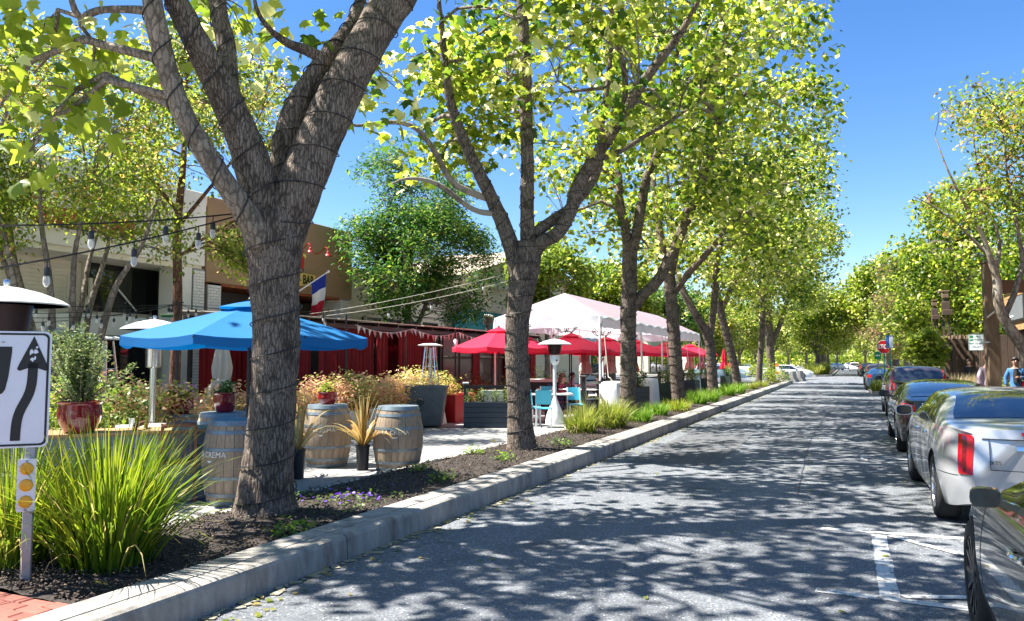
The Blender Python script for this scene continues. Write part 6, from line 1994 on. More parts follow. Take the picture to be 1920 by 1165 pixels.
# ------------------------------------------------------------------ car paint and parts
def car_paint(name, col, metal=.0, rough=.3, coat=1.):
    m, nt, b = nodes_of(name)
    L = nt.links.new
    tc = N(nt, 'TexCoord')
    fl = N(nt, 'TexNoise', i_Scale=900, i_Detail=1)
    L(tc.outputs['Object'], fl.inputs['Vector'])
    o = ramp(nt, fl.outputs[0], [(.35, c4(col, .85)), (.65, c4(col, 1.15))])
    ds = N(nt, 'TexNoise', i_Scale=2.2, i_Detail=5)
    L(tc.outputs['Object'], ds.inputs['Vector'])
    L(o, b.inputs['Base Color'])
    mr = N(nt, 'MapRange'); mr.inputs[1].default_value = .45; mr.inputs[2].default_value = .8; mr.inputs[3].default_value = rough; mr.inputs[4].default_value = rough + .15
    L(ds.outputs[0], mr.inputs[0]); L(mr.outputs[0], b.inputs['Roughness'])
    b.inputs['Metallic'].default_value = metal
    b.inputs['Coat Weight'].default_value = coat
    b.inputs['Coat Roughness'].default_value = .025
car_paint('paint_silver', (.52, .525, .53), .45, .32)
car_paint('paint_black', (.006, .006, .008), 0, .3)
car_paint('paint_greenblack', (.006, .009, .0085), 0, .3)
car_paint('paint_graphite', (.075, .07, .09), .6, .32)
car_paint('paint_blue', (.02, .06, .16), .5, .32)
car_paint('paint_white', (.72, .72, .72), 0, .35)
car_paint('paint_ltblue', (.3, .45, .58), .4, .35)
car_paint('paint_maroon', (.12, .02, .03), .3, .3)
mat('car_glass', (.012, .016, .017), .03, vary=.05, spec=1.0, coat=1.)
mat('car_trim', (.012, .012, .013), .45, vary=.15)
mat('chrome', (.75, .75, .76), .08, metal=1, vary=.03)
mat('rim_silver', (.55, .55, .56), .28, metal=.9, vary=.08)
mat('rim_black', (.02, .02, .022), .3, metal=.4, vary=.1)
mat('tyre', (.018, .018, .018), .85, vary=.2, scale=30)
mat('lamp_red', (.42, .004, .008), .08, vary=.15, scale=8, coat=1.)
mat('lamp_clear', (.6, .6, .6), .1, vary=.1, coat=1.)
mat('lamp_dark', (.12, .002, .004), .1, vary=.4, scale=40, coat=1.)
mat('plate_white', (.65, .66, .68), .4, vary=.05)
mat('mirror_dark', (.02, .028, .032), .06, vary=.1, spec=.4)
mat('well_black', (.008, .008, .008), .9)

def pchip(keys):
    X = np.array([k[0] for k in keys], float); Y_ = np.array([k[1] for k in keys], float)
    h = np.diff(X); d = np.diff(Y_) / h
    m = np.zeros(len(X))
    for i in range(1, len(X) - 1):
        if d[i - 1] * d[i] > 0:
            w1 = 2 * h[i] + h[i - 1]; w2 = h[i] + 2 * h[i - 1]
            m[i] = (w1 + w2) / (w1 / d[i - 1] + w2 / d[i])
    m[0] = d[0]; m[-1] = d[-1]
    def f(x):
        x = min(max(x, X[0]), X[-1])
        i = min(int(np.searchsorted(X, x, 'right')) - 1, len(X) - 2)
        t = (x - X[i]) / h[i]
        return ((1 + 2 * t) * (1 - t) ** 2 * Y_[i] + t * (1 - t) ** 2 * h[i] * m[i] + t * t * (3 - 2 * t) * Y_[i + 1] + t * t * (t - 1) * h[i] * m[i + 1])
    return f

class Car:
    def __init__(s, sp):
        s.sp = sp; s.L = sp['L']; s.low = False
        s.k = {n: pchip(sp[n]) for n in ('wb', 'zb', 'wm', 'zm', 'ws', 'zs', 'wr', 'zr', 'zc')}
        s.memo = sp.setdefault('memo', {})
        s.rg = pchip(sp['rear']); s.fg = pchip(sp['front'])

    def S(s, y, v):
        sg = 1
        if v > 4:
            v = 8 - v; sg = -1
        k = s.k
        yk = round(y, 4)
        P = s.memo.get(yk)
        if P is None:
            P = [(k['wb'](y), k['zb'](y)), (k['wm'](y), k['zm'](y)), (k['ws'](y), k['zs'](y)), (k['wr'](y), k['zr'](y)), (0, k['zc'](y))]
            P = [np.array(q_) for q_ in [(P[0][0] * .9, P[0][1] - .03)] + P + [(-P[3][0], P[3][1])]]
            s.memo[yk] = P
        i = min(int(v), 3); t = v - i
        p0, p1, p2, p3 = P[i:i + 4]
        tn = s.sp.get('tension', .42)
        m1 = (p2 - p0) * tn; m2 = (p3 - p1) * tn
        q = (2 * t ** 3 - 3 * t * t + 1) * p1 + (t ** 3 - 2 * t * t + t) * m1 + (-2 * t ** 3 + 3 * t * t) * p2 + (t ** 3 - t * t) * m2
        x, z = q
        yy = y
        er = max(0, 1 - y / .7); ef = max(0, 1 - (s.L - y) / .9)
        yy += er * s.rg(z) - ef * s.fg(z)
        # the nose and tail also round off in plan
        yy += er ** 2 * .16 * (x / .85) ** 2 - ef ** 2 * .3 * (x / .85) ** 2
        return Vector((x * sg, yy, z))

    def n(s, y, v):
        e = .015
        a = s.S(min(y + e, s.L), v) - s.S(max(y - e, 0), v); b = s.S(y, v + e) - s.S(y, v - e)
        r_ = b.cross(a)
        return -r_.normalized() if r_.length > 1e-9 else Vector((0, 0, 1))

    def patch(s, c, name, m, par, off=.005, nu=10, nv=6, thick=.0):
        if s.low: nu = max(1, nu // 2); nv = max(2, nv // 3)
        """bilinear patch with corners in (y, v): bottom-rear, bottom-front, top-front, top-rear"""
        P = []
        for i in range(nv + 1):
            t = i / nv; row = []
            for j in range(nu + 1):
                u = j / nu
                y = (c[0][0] * (1 - u) + c[1][0] * u) * (1 - t) + (c[3][0] * (1 - u) + c[2][0] * u) * t
                v = (c[0][1] * (1 - u) + c[1][1] * u) * (1 - t) + (c[3][1] * (1 - u) + c[2][1] * u) * t
                p = s.S(y, v); nn = s.n(y, v)
                if nn.dot(Vector((p.x, 0, p.z - .6))) < 0: nn = -nn
                row.append(p + nn * off)
            P.append(row)
        mb = MB(); mb.grid(P)
        # rim so that the patch has an edge
        edge = P[0] + [r_[-1] for r_ in P[1:]] + P[-1][::-1][1:] + [r_[0] for r_ in P[::-1][1:-1]]
        cen = sum((Vector(p) for p in edge), Vector()) / len(edge)
        inn = [Vector(p) + (Vector((cen.x * .4, cen.y, .65)) - Vector(p)).normalized() * (off + .012) for p in edge]
        k = len(edge)
        mb.add(edge + inn, [(i, (i + 1) % k, k + (i + 1) % k, k + i) for i in range(k)])
        return mb.build(name, m, par, ang=35)

def wheel(par, x, y, r_, w, side, rim_m, spokes=10, lowres=False):
    wt = bpy.data.objects.new('wheel', None); COL.objects.link(wt); wt.parent = par
    wt.location = (x, y, r_); wt.rotation_euler = (0, PI / 2 * side, 0)
    n = 20 if lowres else 40
    MB().lathe([(r_ * .66, -w / 2), (r_ * .9, -w / 2), (r_ * .975, -w * .42), (r_, -w * .3), (r_, w * .3), (r_ * .975, w * .42), (r_ * .9, w / 2), (r_ * .7, w / 2), (r_ * .66, w * .4)], n).build('tyre', 'tyre', wt)
    mb = MB()
    mb.lathe([(r_ * .6, -w * .3), (r_ * .66, w * .3), (r_ * .7, w * .47), (r_ * .66, w * .46), (r_ * .62, w * .3)], n)
    mb.lathe([(0, w * .1), (r_ * .6, w * .05)], n)
    o = mb.build('rim', rim_m, wt)
    sp = MB()
    for k in range(spokes):
        a = 2 * PI * k / spokes
        a2 = a + .16
        for q in (a - .06, a + .06) if spokes < 8 else (a,):
            sp.bar((r_ * .1 * math.cos(q), r_ * .1 * math.sin(q), w * .36), (r_ * .66 * math.cos(q + .03), r_ * .66 * math.sin(q + .03), w * .42), r_ * .075, w * .12)
    sp.lathe([(r_ * .14, w * .3), (r_ * .13, w * .44), (r_ * .06, w * .47), (0, w * .47)], 14)
    sp.build('spokes', rim_m, wt)
    if not lowres:
        MB().lathe([(0, w * .0), (r_ * .45, w * .0), (r_ * .45, w * .03), (0, w * .03)], 24).build('brake_disc', 'steel_brushed', wt)
    return wt

def build_car(name, label, sp, x, y, rz, paint, rim='rim_silver', res=1., group='cars parked along the right kerb', detail=True):
    c = Car(sp); c.low = not detail
    t = thing(name, label, 'car', (x, y, .004), rz, group=group)
    L = sp['L']
    ny = int(70 * res); nv = int(48 * res) // 8 * 8
    ys = [L * (i / ny) for i in range(ny + 1)]
    ys = [L * .5 * (1 - math.cos(PI * u / L)) * .35 + u * .65 for u in ys]
    P = [[c.S(yy, 8 * j / nv) for j in range(nv + 1)] for yy in ys]
    mb = MB()
    n = nv + 1
    mb.grid(P)
    for i in range(ny):                                  # floor pan
        mb.f.append((i * n, (i + 1) * n, (i + 1) * n + nv, i * n + nv)); mb.sm.append(False)
    mb.f.append(tuple(range(n))[::-1]); mb.sm.append(True)
    mb.f.append(tuple(ny * n + j for j in range(n))); mb.sm.append(True)
    me = mb.mesh('body', 30)
    me.materials.append(M[paint]); me.materials.append(M['well_black'])
    bm = bmesh.new(); bm.from_mesh(me)
    caps = [f for f in bm.faces if len(f.verts) > 4]
    bmesh.ops.triangulate(bm, faces=caps)
    bmesh.ops.recalc_face_normals(bm, faces=bm.faces)
    bm.to_mesh(me); bm.free()
    body = link('body', me, t)
    ax = sp['axles']; wr = sp['wr_']; tw = sp.get('tw', .215)
    if detail:
        cu = MB()
        for a in ax:
            for s_ in (-1, 1):
                xx = s_ * (sp['half'] - .13)
                nn = 36; vs = []
                for e in (-.2, .2):
                    for k in range(nn):
                        q = 2 * PI * k / nn
                        vs.append((xx + e, a + (wr + .045) * math.cos(q), wr + .005 + (wr + .045) * math.sin(q)))
                fs = [(k, (k + 1) % nn, nn + (k + 1) % nn, nn + k) for k in range(nn)] + [tuple(range(nn))[::-1], tuple(range(nn, 2 * nn))]
                cu.add(vs, fs)
        cm = cu.mesh('cutter'); cm.materials.append(M['well_black'])
        bm = bmesh.new(); bm.from_mesh(cm); bmesh.ops.recalc_face_normals(bm, faces=bm.faces); bm.to_mesh(cm); bm.free()
        co = bpy.data.objects.new('cutter_tmp', cm)
        tmp = bpy.data.objects.new('body_tmp', me)
        md = tmp.modifiers.new('b', 'BOOLEAN'); md.object = co; md.operation = 'DIFFERENCE'; md.solver = 'EXACT'
        md.material_mode = 'TRANSFER'
        m2 = evaluated(tmp, (co,))
        if len(m2.polygons) > 500:
            m2.name = 'body'
            m2.set_sharp_from_angle(angle=R(32))
            body.data = m2
    for a in ax:
        for s_ in (-1, 1):
            wheel(t, s_ * (sp['half'] - tw / 2 - (.012 if detail else -.02)), a, wr, tw, s_, rim, sp.get('spokes', 10), not detail)
    for s_ in (0, 1):
        f = (lambda q: [(a, 8 - b) for a, b in q]) if s_ else (lambda q: q)
        if sp.get('chrome'):
            c.patch(f(sp['glass_trim']), 'window_trim', 'chrome', t, .004, 16, 8)
        for wq in sp['windows']:
            c.patch(f(wq), 'side_window', 'car_glass', t, .008, 12, 8)
        if detail:
            for yy in sp['seams']:
                c.patch(f([(yy - .004, .55), (yy + .004, .55), (yy + .004, 1.98), (yy - .004, 1.98)]), 'door_seam', 'car_trim', t, .0015, 1, 12)
            for yy in sp['handles']:
                p = c.S(yy, (8 - 1.72) if s_ else 1.72)
                MB().tube([p + Vector((-.004 if s_ else .004, -.09, 0)), p + Vector((-.035 if s_ else .035, -.05, .004)), p + Vector((-.035 if s_ else .035, .05, .004)), p + Vector((-.004 if s_ else .004, .09, 0))], .013, 6).build('door_handle', sp.get('handle_m', paint), t)
        tl_ = c.patch(f(sp['tail']), 'tail_light', 'lamp_red', t, .012, 6, 10)
        if detail:
            q0, q1, q2, q3 = sp['tail']
            lerp = lambda a, b, u: (a[0] + (b[0] - a[0]) * u, a[1] + (b[1] - a[1]) * u)
            b0, b1, t0_, t1_ = lerp(q0, q1, .35), lerp(q0, q1, .62), lerp(q3, q2, .35), lerp(q3, q2, .62)
            c.patch(f([lerp(b0, t0_, .08), lerp(b1, t1_, .08), lerp(b1, t1_, .92), lerp(b0, t0_, .92)]), 'lamp_core', 'lamp_dark', tl_, .0145, 2, 10)
            c.patch(f([(.12, .93), (sp['axles'][0] - .38, .93), (sp['axles'][0] - .38, .95), (.12, .95)]), 'bumper_seam', 'car_trim', t, .0015, 8, 1)
        c.patch(f(sp['head']), 'head_light', 'lamp_clear', t, .008, 8, 6)
        # door mirror
        my, mv = sp['mirror']
        p = c.S(my, (8 - mv) if s_ else mv); sx = -1 if s_ else 1
        o = MB(); ms_ = sp.get('mscale', 1.)
        P_ = []
        for k in range(9):
            u = k / 8
            yy = .11 - .2 * u
            rx = .098 * ms_ * min(1, .45 + 1.1 * u) ; rz_ = .066 * ms_ * min(1, .42 + 1.1 * u)
            P_.append([(p.x + sx * (.105 + .02 * u + rx * math.copysign(abs(math.cos(a)) ** .6, math.cos(a))), p.y + yy * .8, p.z + .085 + rz_ * math.copysign(abs(math.sin(a)) ** .7, math.sin(a))) for a in [2 * PI * j / 16 for j in range(16)]])
        o.grid(P_, closed_u=True)
        o.f.append(tuple(range(16))); o.sm.append(False)
        o.f.append(tuple(len(o.v) - 16 + j for j in range(16))); o.sm.append(False)
        o.bar((p.x - sx * .02, p.y, p.z + .03), (p.x + sx * .1, p.y, p.z + .07), .06, .03)
        o = o.build('door_mirror', sp.get('mirror_m', paint), t, ang=50)
        e = MB(); e.add([(p.x + sx * .125 + .088 * ms_ * math.copysign(abs(math.cos(a)) ** .6, math.cos(a)), p.y - .0755, p.z + .085 + .057 * ms_ * math.copysign(abs(math.sin(a)) ** .7, math.sin(a))) for a in [2 * PI * j / 20 for j in range(20)]], [tuple(range(20))])
        e.build('mirror_glass', 'mirror_dark', o)
    c.patch(sp['rear_glass'], 'rear_window', 'car_glass', t, .008, 8, 14)
    c.patch(sp['front_glass'], 'windscreen', 'car_glass', t, .008, 8, 14)
    if 'sunroof' in sp:
        c.patch(sp['sunroof'], 'roof_glass', 'car_glass', t, .006, 10, 10)
    if detail:
        def rear(x_, z, off=.01):
            return Vector((x_, c.rg(z) + .16 * (x_ / .85) ** 2 - off, z))
        def rplate(x0, x1, z0, z1, nm, m, off=.012, par=t):
            x0 *= .84; x1 *= .84
            mb = MB(); k = 8
            P_ = [[rear(x0 + (x1 - x0) * i / k, z0 + (z1 - z0) * j / 3, off) for i in range(k + 1)] for j in range(4)]
            mb.grid(P_)
            E_ = P_[0] + [r_[-1] for r_ in P_[1:]] + P_[-1][::-1][1:] + [r_[0] for r_ in P_[::-1][1:-1]]
            kk = len(E_)
            mb.add(E_ + [p + Vector((0, off + .01, 0)) for p in E_], [(i, (i + 1) % kk, kk + (i + 1) % kk, kk + i) for i in range(kk)])
            return mb.build(nm, m, par)
        sp['rear_parts'](rplate, rear, t, paint)
    return t

def sedan_spec(L, half, H, deck, ax, wr_, **kw):
    """three-box car: heights scale with H"""
    k = half
    ra, fa = ax
    sp = dict(L=L, half=half, axles=ax, wr_=wr_, tw=.22,
        wb=[(0, k * .68), (.12, k * .8), (.5, k * .91), (L * .5, k * .94), (L - .5, k * .93), (L - .12, k * .85), (L, k * .72)],
        zb=[(0, .3), (.3, .24), (1.0, .2), (L * .5, .19), (L - 1, .2), (L - .3, .2), (L, .24)],
        wm=[(0, k * .72), (.12, k * .85), (.4, k * .95), (.7, k * .99), (ra, k), (L * .5, k * .985), (fa, k), (L - .5, k * .97), (L - .15, k * .88), (L, k * .76)],
        zm=[(0, .56), (L * .5, .54), (L, .46)],
        ws=[(0, k * .68), (.12, k * .8), (.4, k * .89), (.8, k * .93), (L * .5, k * .95), (fa, k * .94), (L - .5, k * .9), (L - .15, k * .82), (L, k * .7)],
        zs=[(0, deck * .9), (.3, deck * .915), (ra, H * .715), (L * .5, H * .69), (fa, H * .645), (L - .4, H * .56), (L - .1, H * .5), (L, H * .44)],
        rear=[(.0, .1), (.3, .05), (.5, 0), (.68, .03), (.85, .06), (deck, .1), (deck + .3, .12)],
        front=[(.0, .1), (.3, .02), (.45, 0), (.6, .03), (.8, .12), (1.2, .2)])
    sp.update(kw)
    return sp

def rear_silver(rp, rear, t, paint):
    rp(-.66, .66, .885, .895, 'boot_seam', 'car_trim', .004)
    rp(-.6, -.595, .62, .885, 'boot_seam', 'car_trim', .004); rp(.595, .6, .62, .885, 'boot_seam', 'car_trim', .004)
    rp(-.6, .6, .615, .622, 'boot_seam', 'car_trim', .004)
    rp(-.3, .3, .93, .96, 'high_brake_light', 'lamp_red', .02)
    rp(-.36, .36, .80, .835, 'chrome_bar', 'chrome', .03)
    pl_ = rp(-.16, .16, .66, .78, 'number_plate', 'plate_white', .018)
    rp(-.75, .75, .3, .36, 'bumper_insert', 'car_trim', .006)
    o = text('lettering', 'XTS', .05, t, tuple(rear(-.46, .68, .002)), 0, m='chrome', depth=.003)
    for s_ in (-1, 1):
        rp(s_ * .5 - .1, s_ * .5 + .1, .25, .3, 'exhaust', 'chrome', .03)

H_ = 1.31
SILVER = sedan_spec(4.85, .88, H_, 1.0, (1.04, 3.76), .325, spokes=9, chrome=True, handle_m='chrome',
    wr=[(0, .66), (.3, .7), (.8, .69), (1.5, .6), (2.2, .6), (2.9, .6), (3.45, .66), (3.8, .7), (4.4, .66), (4.75, .55), (4.85, .45)],
    zr=[(0, .955), (.3, .99), (.72, 1.01), (1.0, 1.09), (1.55, 1.22), (2.1, 1.25), (2.7, 1.24), (3.1, 1.14), (3.6, .95), (3.9, .91), (4.4, .82), (4.75, .7), (4.85, .6)],
    zc=[(0, .985), (.3, 1.015), (.72, 1.03), (1.0, 1.12), (1.6, 1.285), (2.1, H_), (2.6, H_ - .005), (3.05, 1.2), (3.65, .98), (3.9, .945), (4.4, .86), (4.75, .73), (4.85, .62)],
    glass_trim=[(1.1, 2.06), (3.6, 2.03), (2.98, 2.93), (1.62, 2.95)],
    windows=[[(1.32, 2.12), (2.17, 2.1), (2.17, 2.87), (1.68, 2.87)], [(2.22, 2.1), (3.42, 2.08), (2.93, 2.86), (2.22, 2.87)]],
    seams=[1.35, 2.2, 3.35], handles=[1.55, 2.42], tail=[(.01, 1.0), (.1, 1.0), (.15, 2.1), (.02, 2.12)], head=[(4.3, 1.45), (4.7, 1.4), (4.66, 1.9), (4.25, 1.92)],
    mirror=(3.28, 2.05), mirror_m='paint_silver', rear_glass=[(.8, 3.0), (1.55, 3.06), (1.55, 4.94), (.8, 5.0)], front_glass=[(3.66, 3.0), (2.95, 3.06), (2.95, 4.94), (3.66, 5.0)],
    rear_parts=rear_silver)
# tail_lights stand tall at the corners
build_car('parked_car', 'silver sedan parked nearest but one, red upright tail lights', SILVER, 1.66, 8.12, R(1.0), 'paint_silver')

def rear_lift(rp, rear, t, paint):
    rp(-.6, .6, .87, .9, 'chrome_bar', 'chrome', .012)
    rp(-.16, .16, .55, .66, 'number_plate', 'plate_white', .018)
    rp(-.62, -.614, .5, .92, 'hatch_seam', 'car_trim', .004); rp(.614, .62, .5, .92, 'hatch_seam', 'car_trim', .004)
    rp(-.7, .7, .26, .38, 'diffuser', 'car_trim', .008)
    rp(-.66, -.5, .38, .43, 'reflector', 'lamp_clear', .012)
HL = 1.26
LIFT = sedan_spec(4.7, .88, HL, .96, (1.02, 3.92), .335, spokes=10, chrome=True, handle_m='chrome',
    wr=[(0, .62), (.3, .68), (.8, .66), (1.5, .6), (2.2, .58), (2.9, .6), (3.4, .66), (3.9, .7), (4.3, .64), (4.6, .52), (4.7, .42)],
    zr=[(0, .93), (.2, .955), (.5, .99), (1.0, 1.09), (1.6, 1.17), (2.2, 1.195), (2.7, 1.17), (3.1, 1.06), (3.6, .89), (3.9, .84), (4.3, .75), (4.6, .63), (4.7, .55)],
    zc=[(0, .95), (.2, .98), (.5, 1.02), (1.0, 1.13), (1.6, 1.225), (2.2, HL), (2.6, HL - .015), (3.05, 1.14), (3.6, .93), (3.9, .87), (4.3, .77), (4.6, .65), (4.7, .57)],
    glass_trim=[(.95, 2.14), (3.6, 2.03), (2.95, 2.93), (1.55, 2.95)],
    windows=[[(1.15, 2.2), (2.17, 2.1), (2.17, 2.87), (1.62, 2.87)], [(2.2, 2.1), (3.45, 2.08), (2.92, 2.86), (2.2, 2.87)]],
    seams=[1.25, 2.18, 3.45], handles=[1.5, 2.45], tail=[(.0, 1.45), (.42, 1.62), (.36, 2.02), (.0, 2.0)], head=[(4.1, 1.55), (4.55, 1.45), (4.5, 1.85), (4.05, 1.95)],
    mirror=(3.3, 2.05), mirror_m='car_trim', rear_glass=[(.42, 3.08), (1.6, 3.12), (1.6, 4.88), (.42, 4.92)], front_glass=[(3.6, 3.0), (2.9, 3.06), (2.9, 4.94), (3.6, 5.0)],
    sunroof=[(1.75, 3.2), (2.75, 3.2), (2.75, 4.8), (1.75, 4.8)], rear_parts=rear_lift)
build_car('parked_car', 'glossy black liftback parked ahead of the silver sedan', LIFT, 1.62, 14.55, 0, 'paint_black')
NEAR = dict(LIFT); NEAR['spokes'] = 12; NEAR['mirror'] = (2.75, 2.12); NEAR['mscale'] = .66; NEAR['mirror_m'] = 'paint_black'
build_car('parked_car', 'dark green-black car cut off at the lower right corner', NEAR, 1.5, 1.43, R(0), 'paint_greenblack', 'rim_black')

def rear_suv(rp, rear, t, paint):
    rp(-.2, .2, .78, .9, 'number_plate', 'plate_white', .018)
    rp(-.7, .7, .66, .67, 'hatch_seam', 'car_trim', .004)
    rp(-.3, .3, .94, .96, 'chrome_bar', 'chrome', .015)
    rp(-.72, .72, .28, .5, 'bumper_insert', 'car_trim', .008)
HS = 1.47
SUV = sedan_spec(4.3, .85, HS, 1.0, (.85, 3.3), .335, spokes=6,
    rear=[(.0, .06), (.3, .02), (.5, 0), (.75, .04), (1.0, .1), (1.2, .26), (1.47, .52)],
    wr=[(0, .6), (.3, .6), (.8, .59), (2.2, .6), (2.6, .62), (3.1, .68), (3.5, .7), (3.9, .64), (4.2, .52), (4.3, .42)],
    zr=[(0, 1.36), (.3, 1.38), (1.0, 1.4), (2.0, 1.4), (2.45, 1.36), (2.8, 1.2), (3.2, 1.0), (3.5, .95), (3.9, .88), (4.2, .74), (4.3, .62)],
    zc=[(0, 1.4), (.3, 1.44), (1.0, HS), (1.8, HS), (2.4, 1.42), (2.8, 1.25), (3.25, 1.04), (3.5, .99), (3.9, .91), (4.2, .76), (4.3, .64)],
    windows=[[(.45, 2.2), (1.1, 2.12), (1.1, 2.85), (.62, 2.85)], [(1.15, 2.1), (1.95, 2.1), (1.95, 2.88), (1.15, 2.88)], [(2.0, 2.1), (3.05, 2.08), (2.5, 2.86), (2.0, 2.88)]],
    seams=[1.12, 1.98, 2.95], handles=[1.3, 2.15], tail=[(.02, 1.7), (.2, 1.7), (.13, 2.98), (.02, 2.98)], head=[(3.85, 1.5), (4.2, 1.45), (4.15, 1.9), (3.8, 1.92)],
    mirror=(2.85, 2.05), rear_glass=[(.0, 2.5), (.02, 2.5), (.02, 2.6), (.0, 2.6)], front_glass=[(3.2, 3.0), (2.45, 3.06), (2.45, 4.94), (3.2, 5.0)], rear_parts=rear_suv)
def suv(label, x, y, rz, paint, group='cars parked along the right kerb', detail=True):
    sp = dict(SUV)
    t = build_car('parked_car', label, sp, x, y, rz, paint, 'rim_silver', 1. if detail else .45, group, detail)
    c = Car(sp)
    mb = MB()
    P = []
    for j in range(7):
        z = 1.0 + .34 * j / 6
        w = .66 - .12 * (j / 6)
        P.append([Vector((-w + 2 * w * i / 10, c.rg(z) + .16 * ((-w + 2 * w * i / 10) / .85) ** 2 - .012, z)) for i in range(11)])
    mb.grid(P); mb.grid([[p + Vector((0, .02, 0)) for p in r_] for r_ in P][::-1])
    mb.build('rear_window', 'car_glass', t)
    for s_ in (-1, 1):
        MB().bar((s_ * .56, .6, 1.44), (s_ * .56, 2.2, 1.45), .03, .03).build('roof_rail', 'chrome', t)
    return t
suv('graphite crossover with high red tail lights ahead of the black liftback', 1.8, 24.3, 0, 'paint_graphite')

# further cars, seen small
def small(label, sp, x, y, rz, paint, group='cars parked along the right kerb'):
    return build_car('parked_car', label, sp, x, y, rz, paint, 'rim_silver', .45, group, False)
small('blue hatchback parked beyond the planted kerb bulge', LIFT, 1.75, 46.5, 0, 'paint_blue')
suv('dark crossover parked ahead of the blue hatchback', 1.8, 55.0, 0, 'paint_graphite', detail=False)
suv('black crossover parked just before the crossing', 1.9, 88.0, 0, 'paint_black', 'cars far down the street', False)
small('dark sedan far down on the right', SILVER, 1.9, 98.0, 0, 'paint_maroon', 'cars far down the street')
suv('pale van-like car far down on the right', 1.0, 142.0, 0, 'paint_white', 'cars far down the street', False)
small('white sedan crossing far down the road', SILVER, -1.0, 150.0, R(35), 'paint_white', 'cars far down the street')
small('second white car at the far bend', SILVER, .6, 176.0, R(20), 'paint_white', 'cars far down the street')
small('white car parked left beyond the far strip', SILVER, -9.6, 112.0, 0, 'paint_white', 'cars far down the street')
small('silver car parked left beyond the far strip', SILVER, -10.2, 100.0, 0, 'paint_silver', 'cars far down the street')
small('white car parked far left behind the barriers', SILVER, -11.0, 92.0, 0, 'paint_white', 'cars far down the street')
small('light blue car at the crossing behind the closed umbrellas', SILVER, -12.4, 66.5, R(-80), 'paint_ltblue', 'cars at the crossing')
suv('white van at the crossing behind the leaning trunk', -13.0, 71.5, R(-85), 'paint_white', 'cars at the crossing', False)
small('white car at the crossing behind the last trunks', SILVER, -7.6, 73.5, R(-85), 'paint_white', 'cars at the crossing')
# ------------------------------------------------------------------ right side of the street
mat('wood_board', (.42, .23, .095), .6, vary=.25, scale=2.5, stretch=(9, 1, 9), rnd_obj=.1)
mat('wood_dark', (.075, .047, .03), .75, vary=.3, scale=4, stretch=(5, 5, 1), dirt=.2)
mat('wood_post', (.17, .11, .065), .8, vary=.3, scale=5, stretch=(7, 7, 1), bump=.4, bscale=30)
mat('sign_green', (.02, .25, .1), .5, vary=.05)
mat('sign_blue', (.02, .12, .3), .45, vary=.05)
mat('sign_teal', (.01, .16, .17), .5, vary=.1)
mat('sign_red', (.5, .01, .015), .4, vary=.05)
mat('sign_grey', (.14, .155, .165), .6, vary=.15, scale=6)
mat('orange', (.75, .16, .02), .5, vary=.1)
leaf_mat('leaf_straw', [(.0, (.2, .18, .06)), (.5, (.36, .3, .14)), (1, (.5, .38, .26))], .4)

rb = thing('wood_clad_shop', 'dark shop with orange-tan timber fascia at the right edge', 'building', (4.6, 20, .1))
part(rb, 'wall', 'brown_inside', ((3.0, 0, 1.2), (5.6, 16.6, 2.4)))
part(rb, 'upper_wall', 'wood_dark', ((3.2, 0, 3.2), (5.6, 16.4, 1.55)))
for k in range(6):
    MB().box((-.02, .1, 2.5 + k * .2), (.1, 16.4, .193), bev=.004).build('fascia_board', 'wood_board', rb)
for k in range(6):
    MB().box((-.02 + 2.2, 8.33, 2.5 + k * .2), (4.3, .06, .193), bev=.004).build('fascia_board', 'wood_board', rb)
for k in range(5):
    MB().box((1.3, -1.2, 4.1 + k * .2), (.08, 14.2, .193), bev=.004).build('parapet_board', 'wood_board', rb)
part(rb, 'gutter', 'wood_dark', ((-.05, .1, 3.66), (.2, 16.5, .1)))
part(rb, 'gable_wall', 'brown_inside', ((3.0, 8.2, 1.2), (5.0, .1, 2.38)))
for k in range(3):
    w = part(rb, 'window', 'frame_dark', ((.2, 5.2 - k * 4, 1.2), (.1, 2.8, 1.7)))
    part(w, 'pane', 'glass_shop', ((.14, 5.2 - k * 4, 1.2), (.02, 2.6, 1.5)))
t = thing('shop_sign', 'pale framed shop sign on the timber fascia at the right edge', 'sign', (4.5, 26.2, 3.12))
MB().box((0, 0, 0), (.06, 2.2, .72), bev=.008).build('frame', 'frame_dark', t)
MB().box((-.02, 0, 0), (.05, 2.1, .64), bev=.004).build('board', 'sign_grey', t)
text('lettering', 'W', .42, t, (-.05, .7, .08), -PI / 2, m='cloth_white')
MB().box((-.05, .6, -.2), (.01, .7, .05)).build('underline', 'cloth_white', t)
# timber post with beam and parking sign
t = thing('timber_post', 'square brown timber post behind the silver sedan', 'post', (3.12, 21.2, .12), .2)
MB().box((0, 0, 1.9), (.26, .26, 3.8), bev=.015).build('shaft', 'wood_post', t)
MB().box((0, 0, 3.82), (.3, .3, .06), bev=.01).build('cap', 'wood_dark', t)
MB().bar((.1, .05, 3.25), (2.0, .9, 3.3), .16, .3).build('beam', 'wood_dark', t)
MB().tube([(-.15, -.2, 2.5), (-.1, -.2, 2.55), (.1, -.15, 2.7), (.15, 0, 2.8)], .02, 6).build('wire', 'frame_pale', t)
t = thing('parking_sign', 'small white and green parking sign left of the timber post', 'sign', (2.78, 21.05, 2.05), R(-8))
plate2 = MB(); plate2.ext([(x, -.01, z) for x, z in rrect(.31, .39, .03)][::-1], (0, .008, 0)); plate2.build('face', 'cloth_white', t)
rg_ = MB(); a_ = rrect(.295, .375, .026); b_ = rrect(.28, .36, .02); nn_ = len(a_)
rg_.add([(x, -.0125, z) for x, z in a_] + [(x, -.0125, z) for x, z in b_], [(k, (k + 1) % nn_, nn_ + (k + 1) % nn_, nn_ + k) for k in range(nn_)]); rg_.build('border', 'sign_green', t)
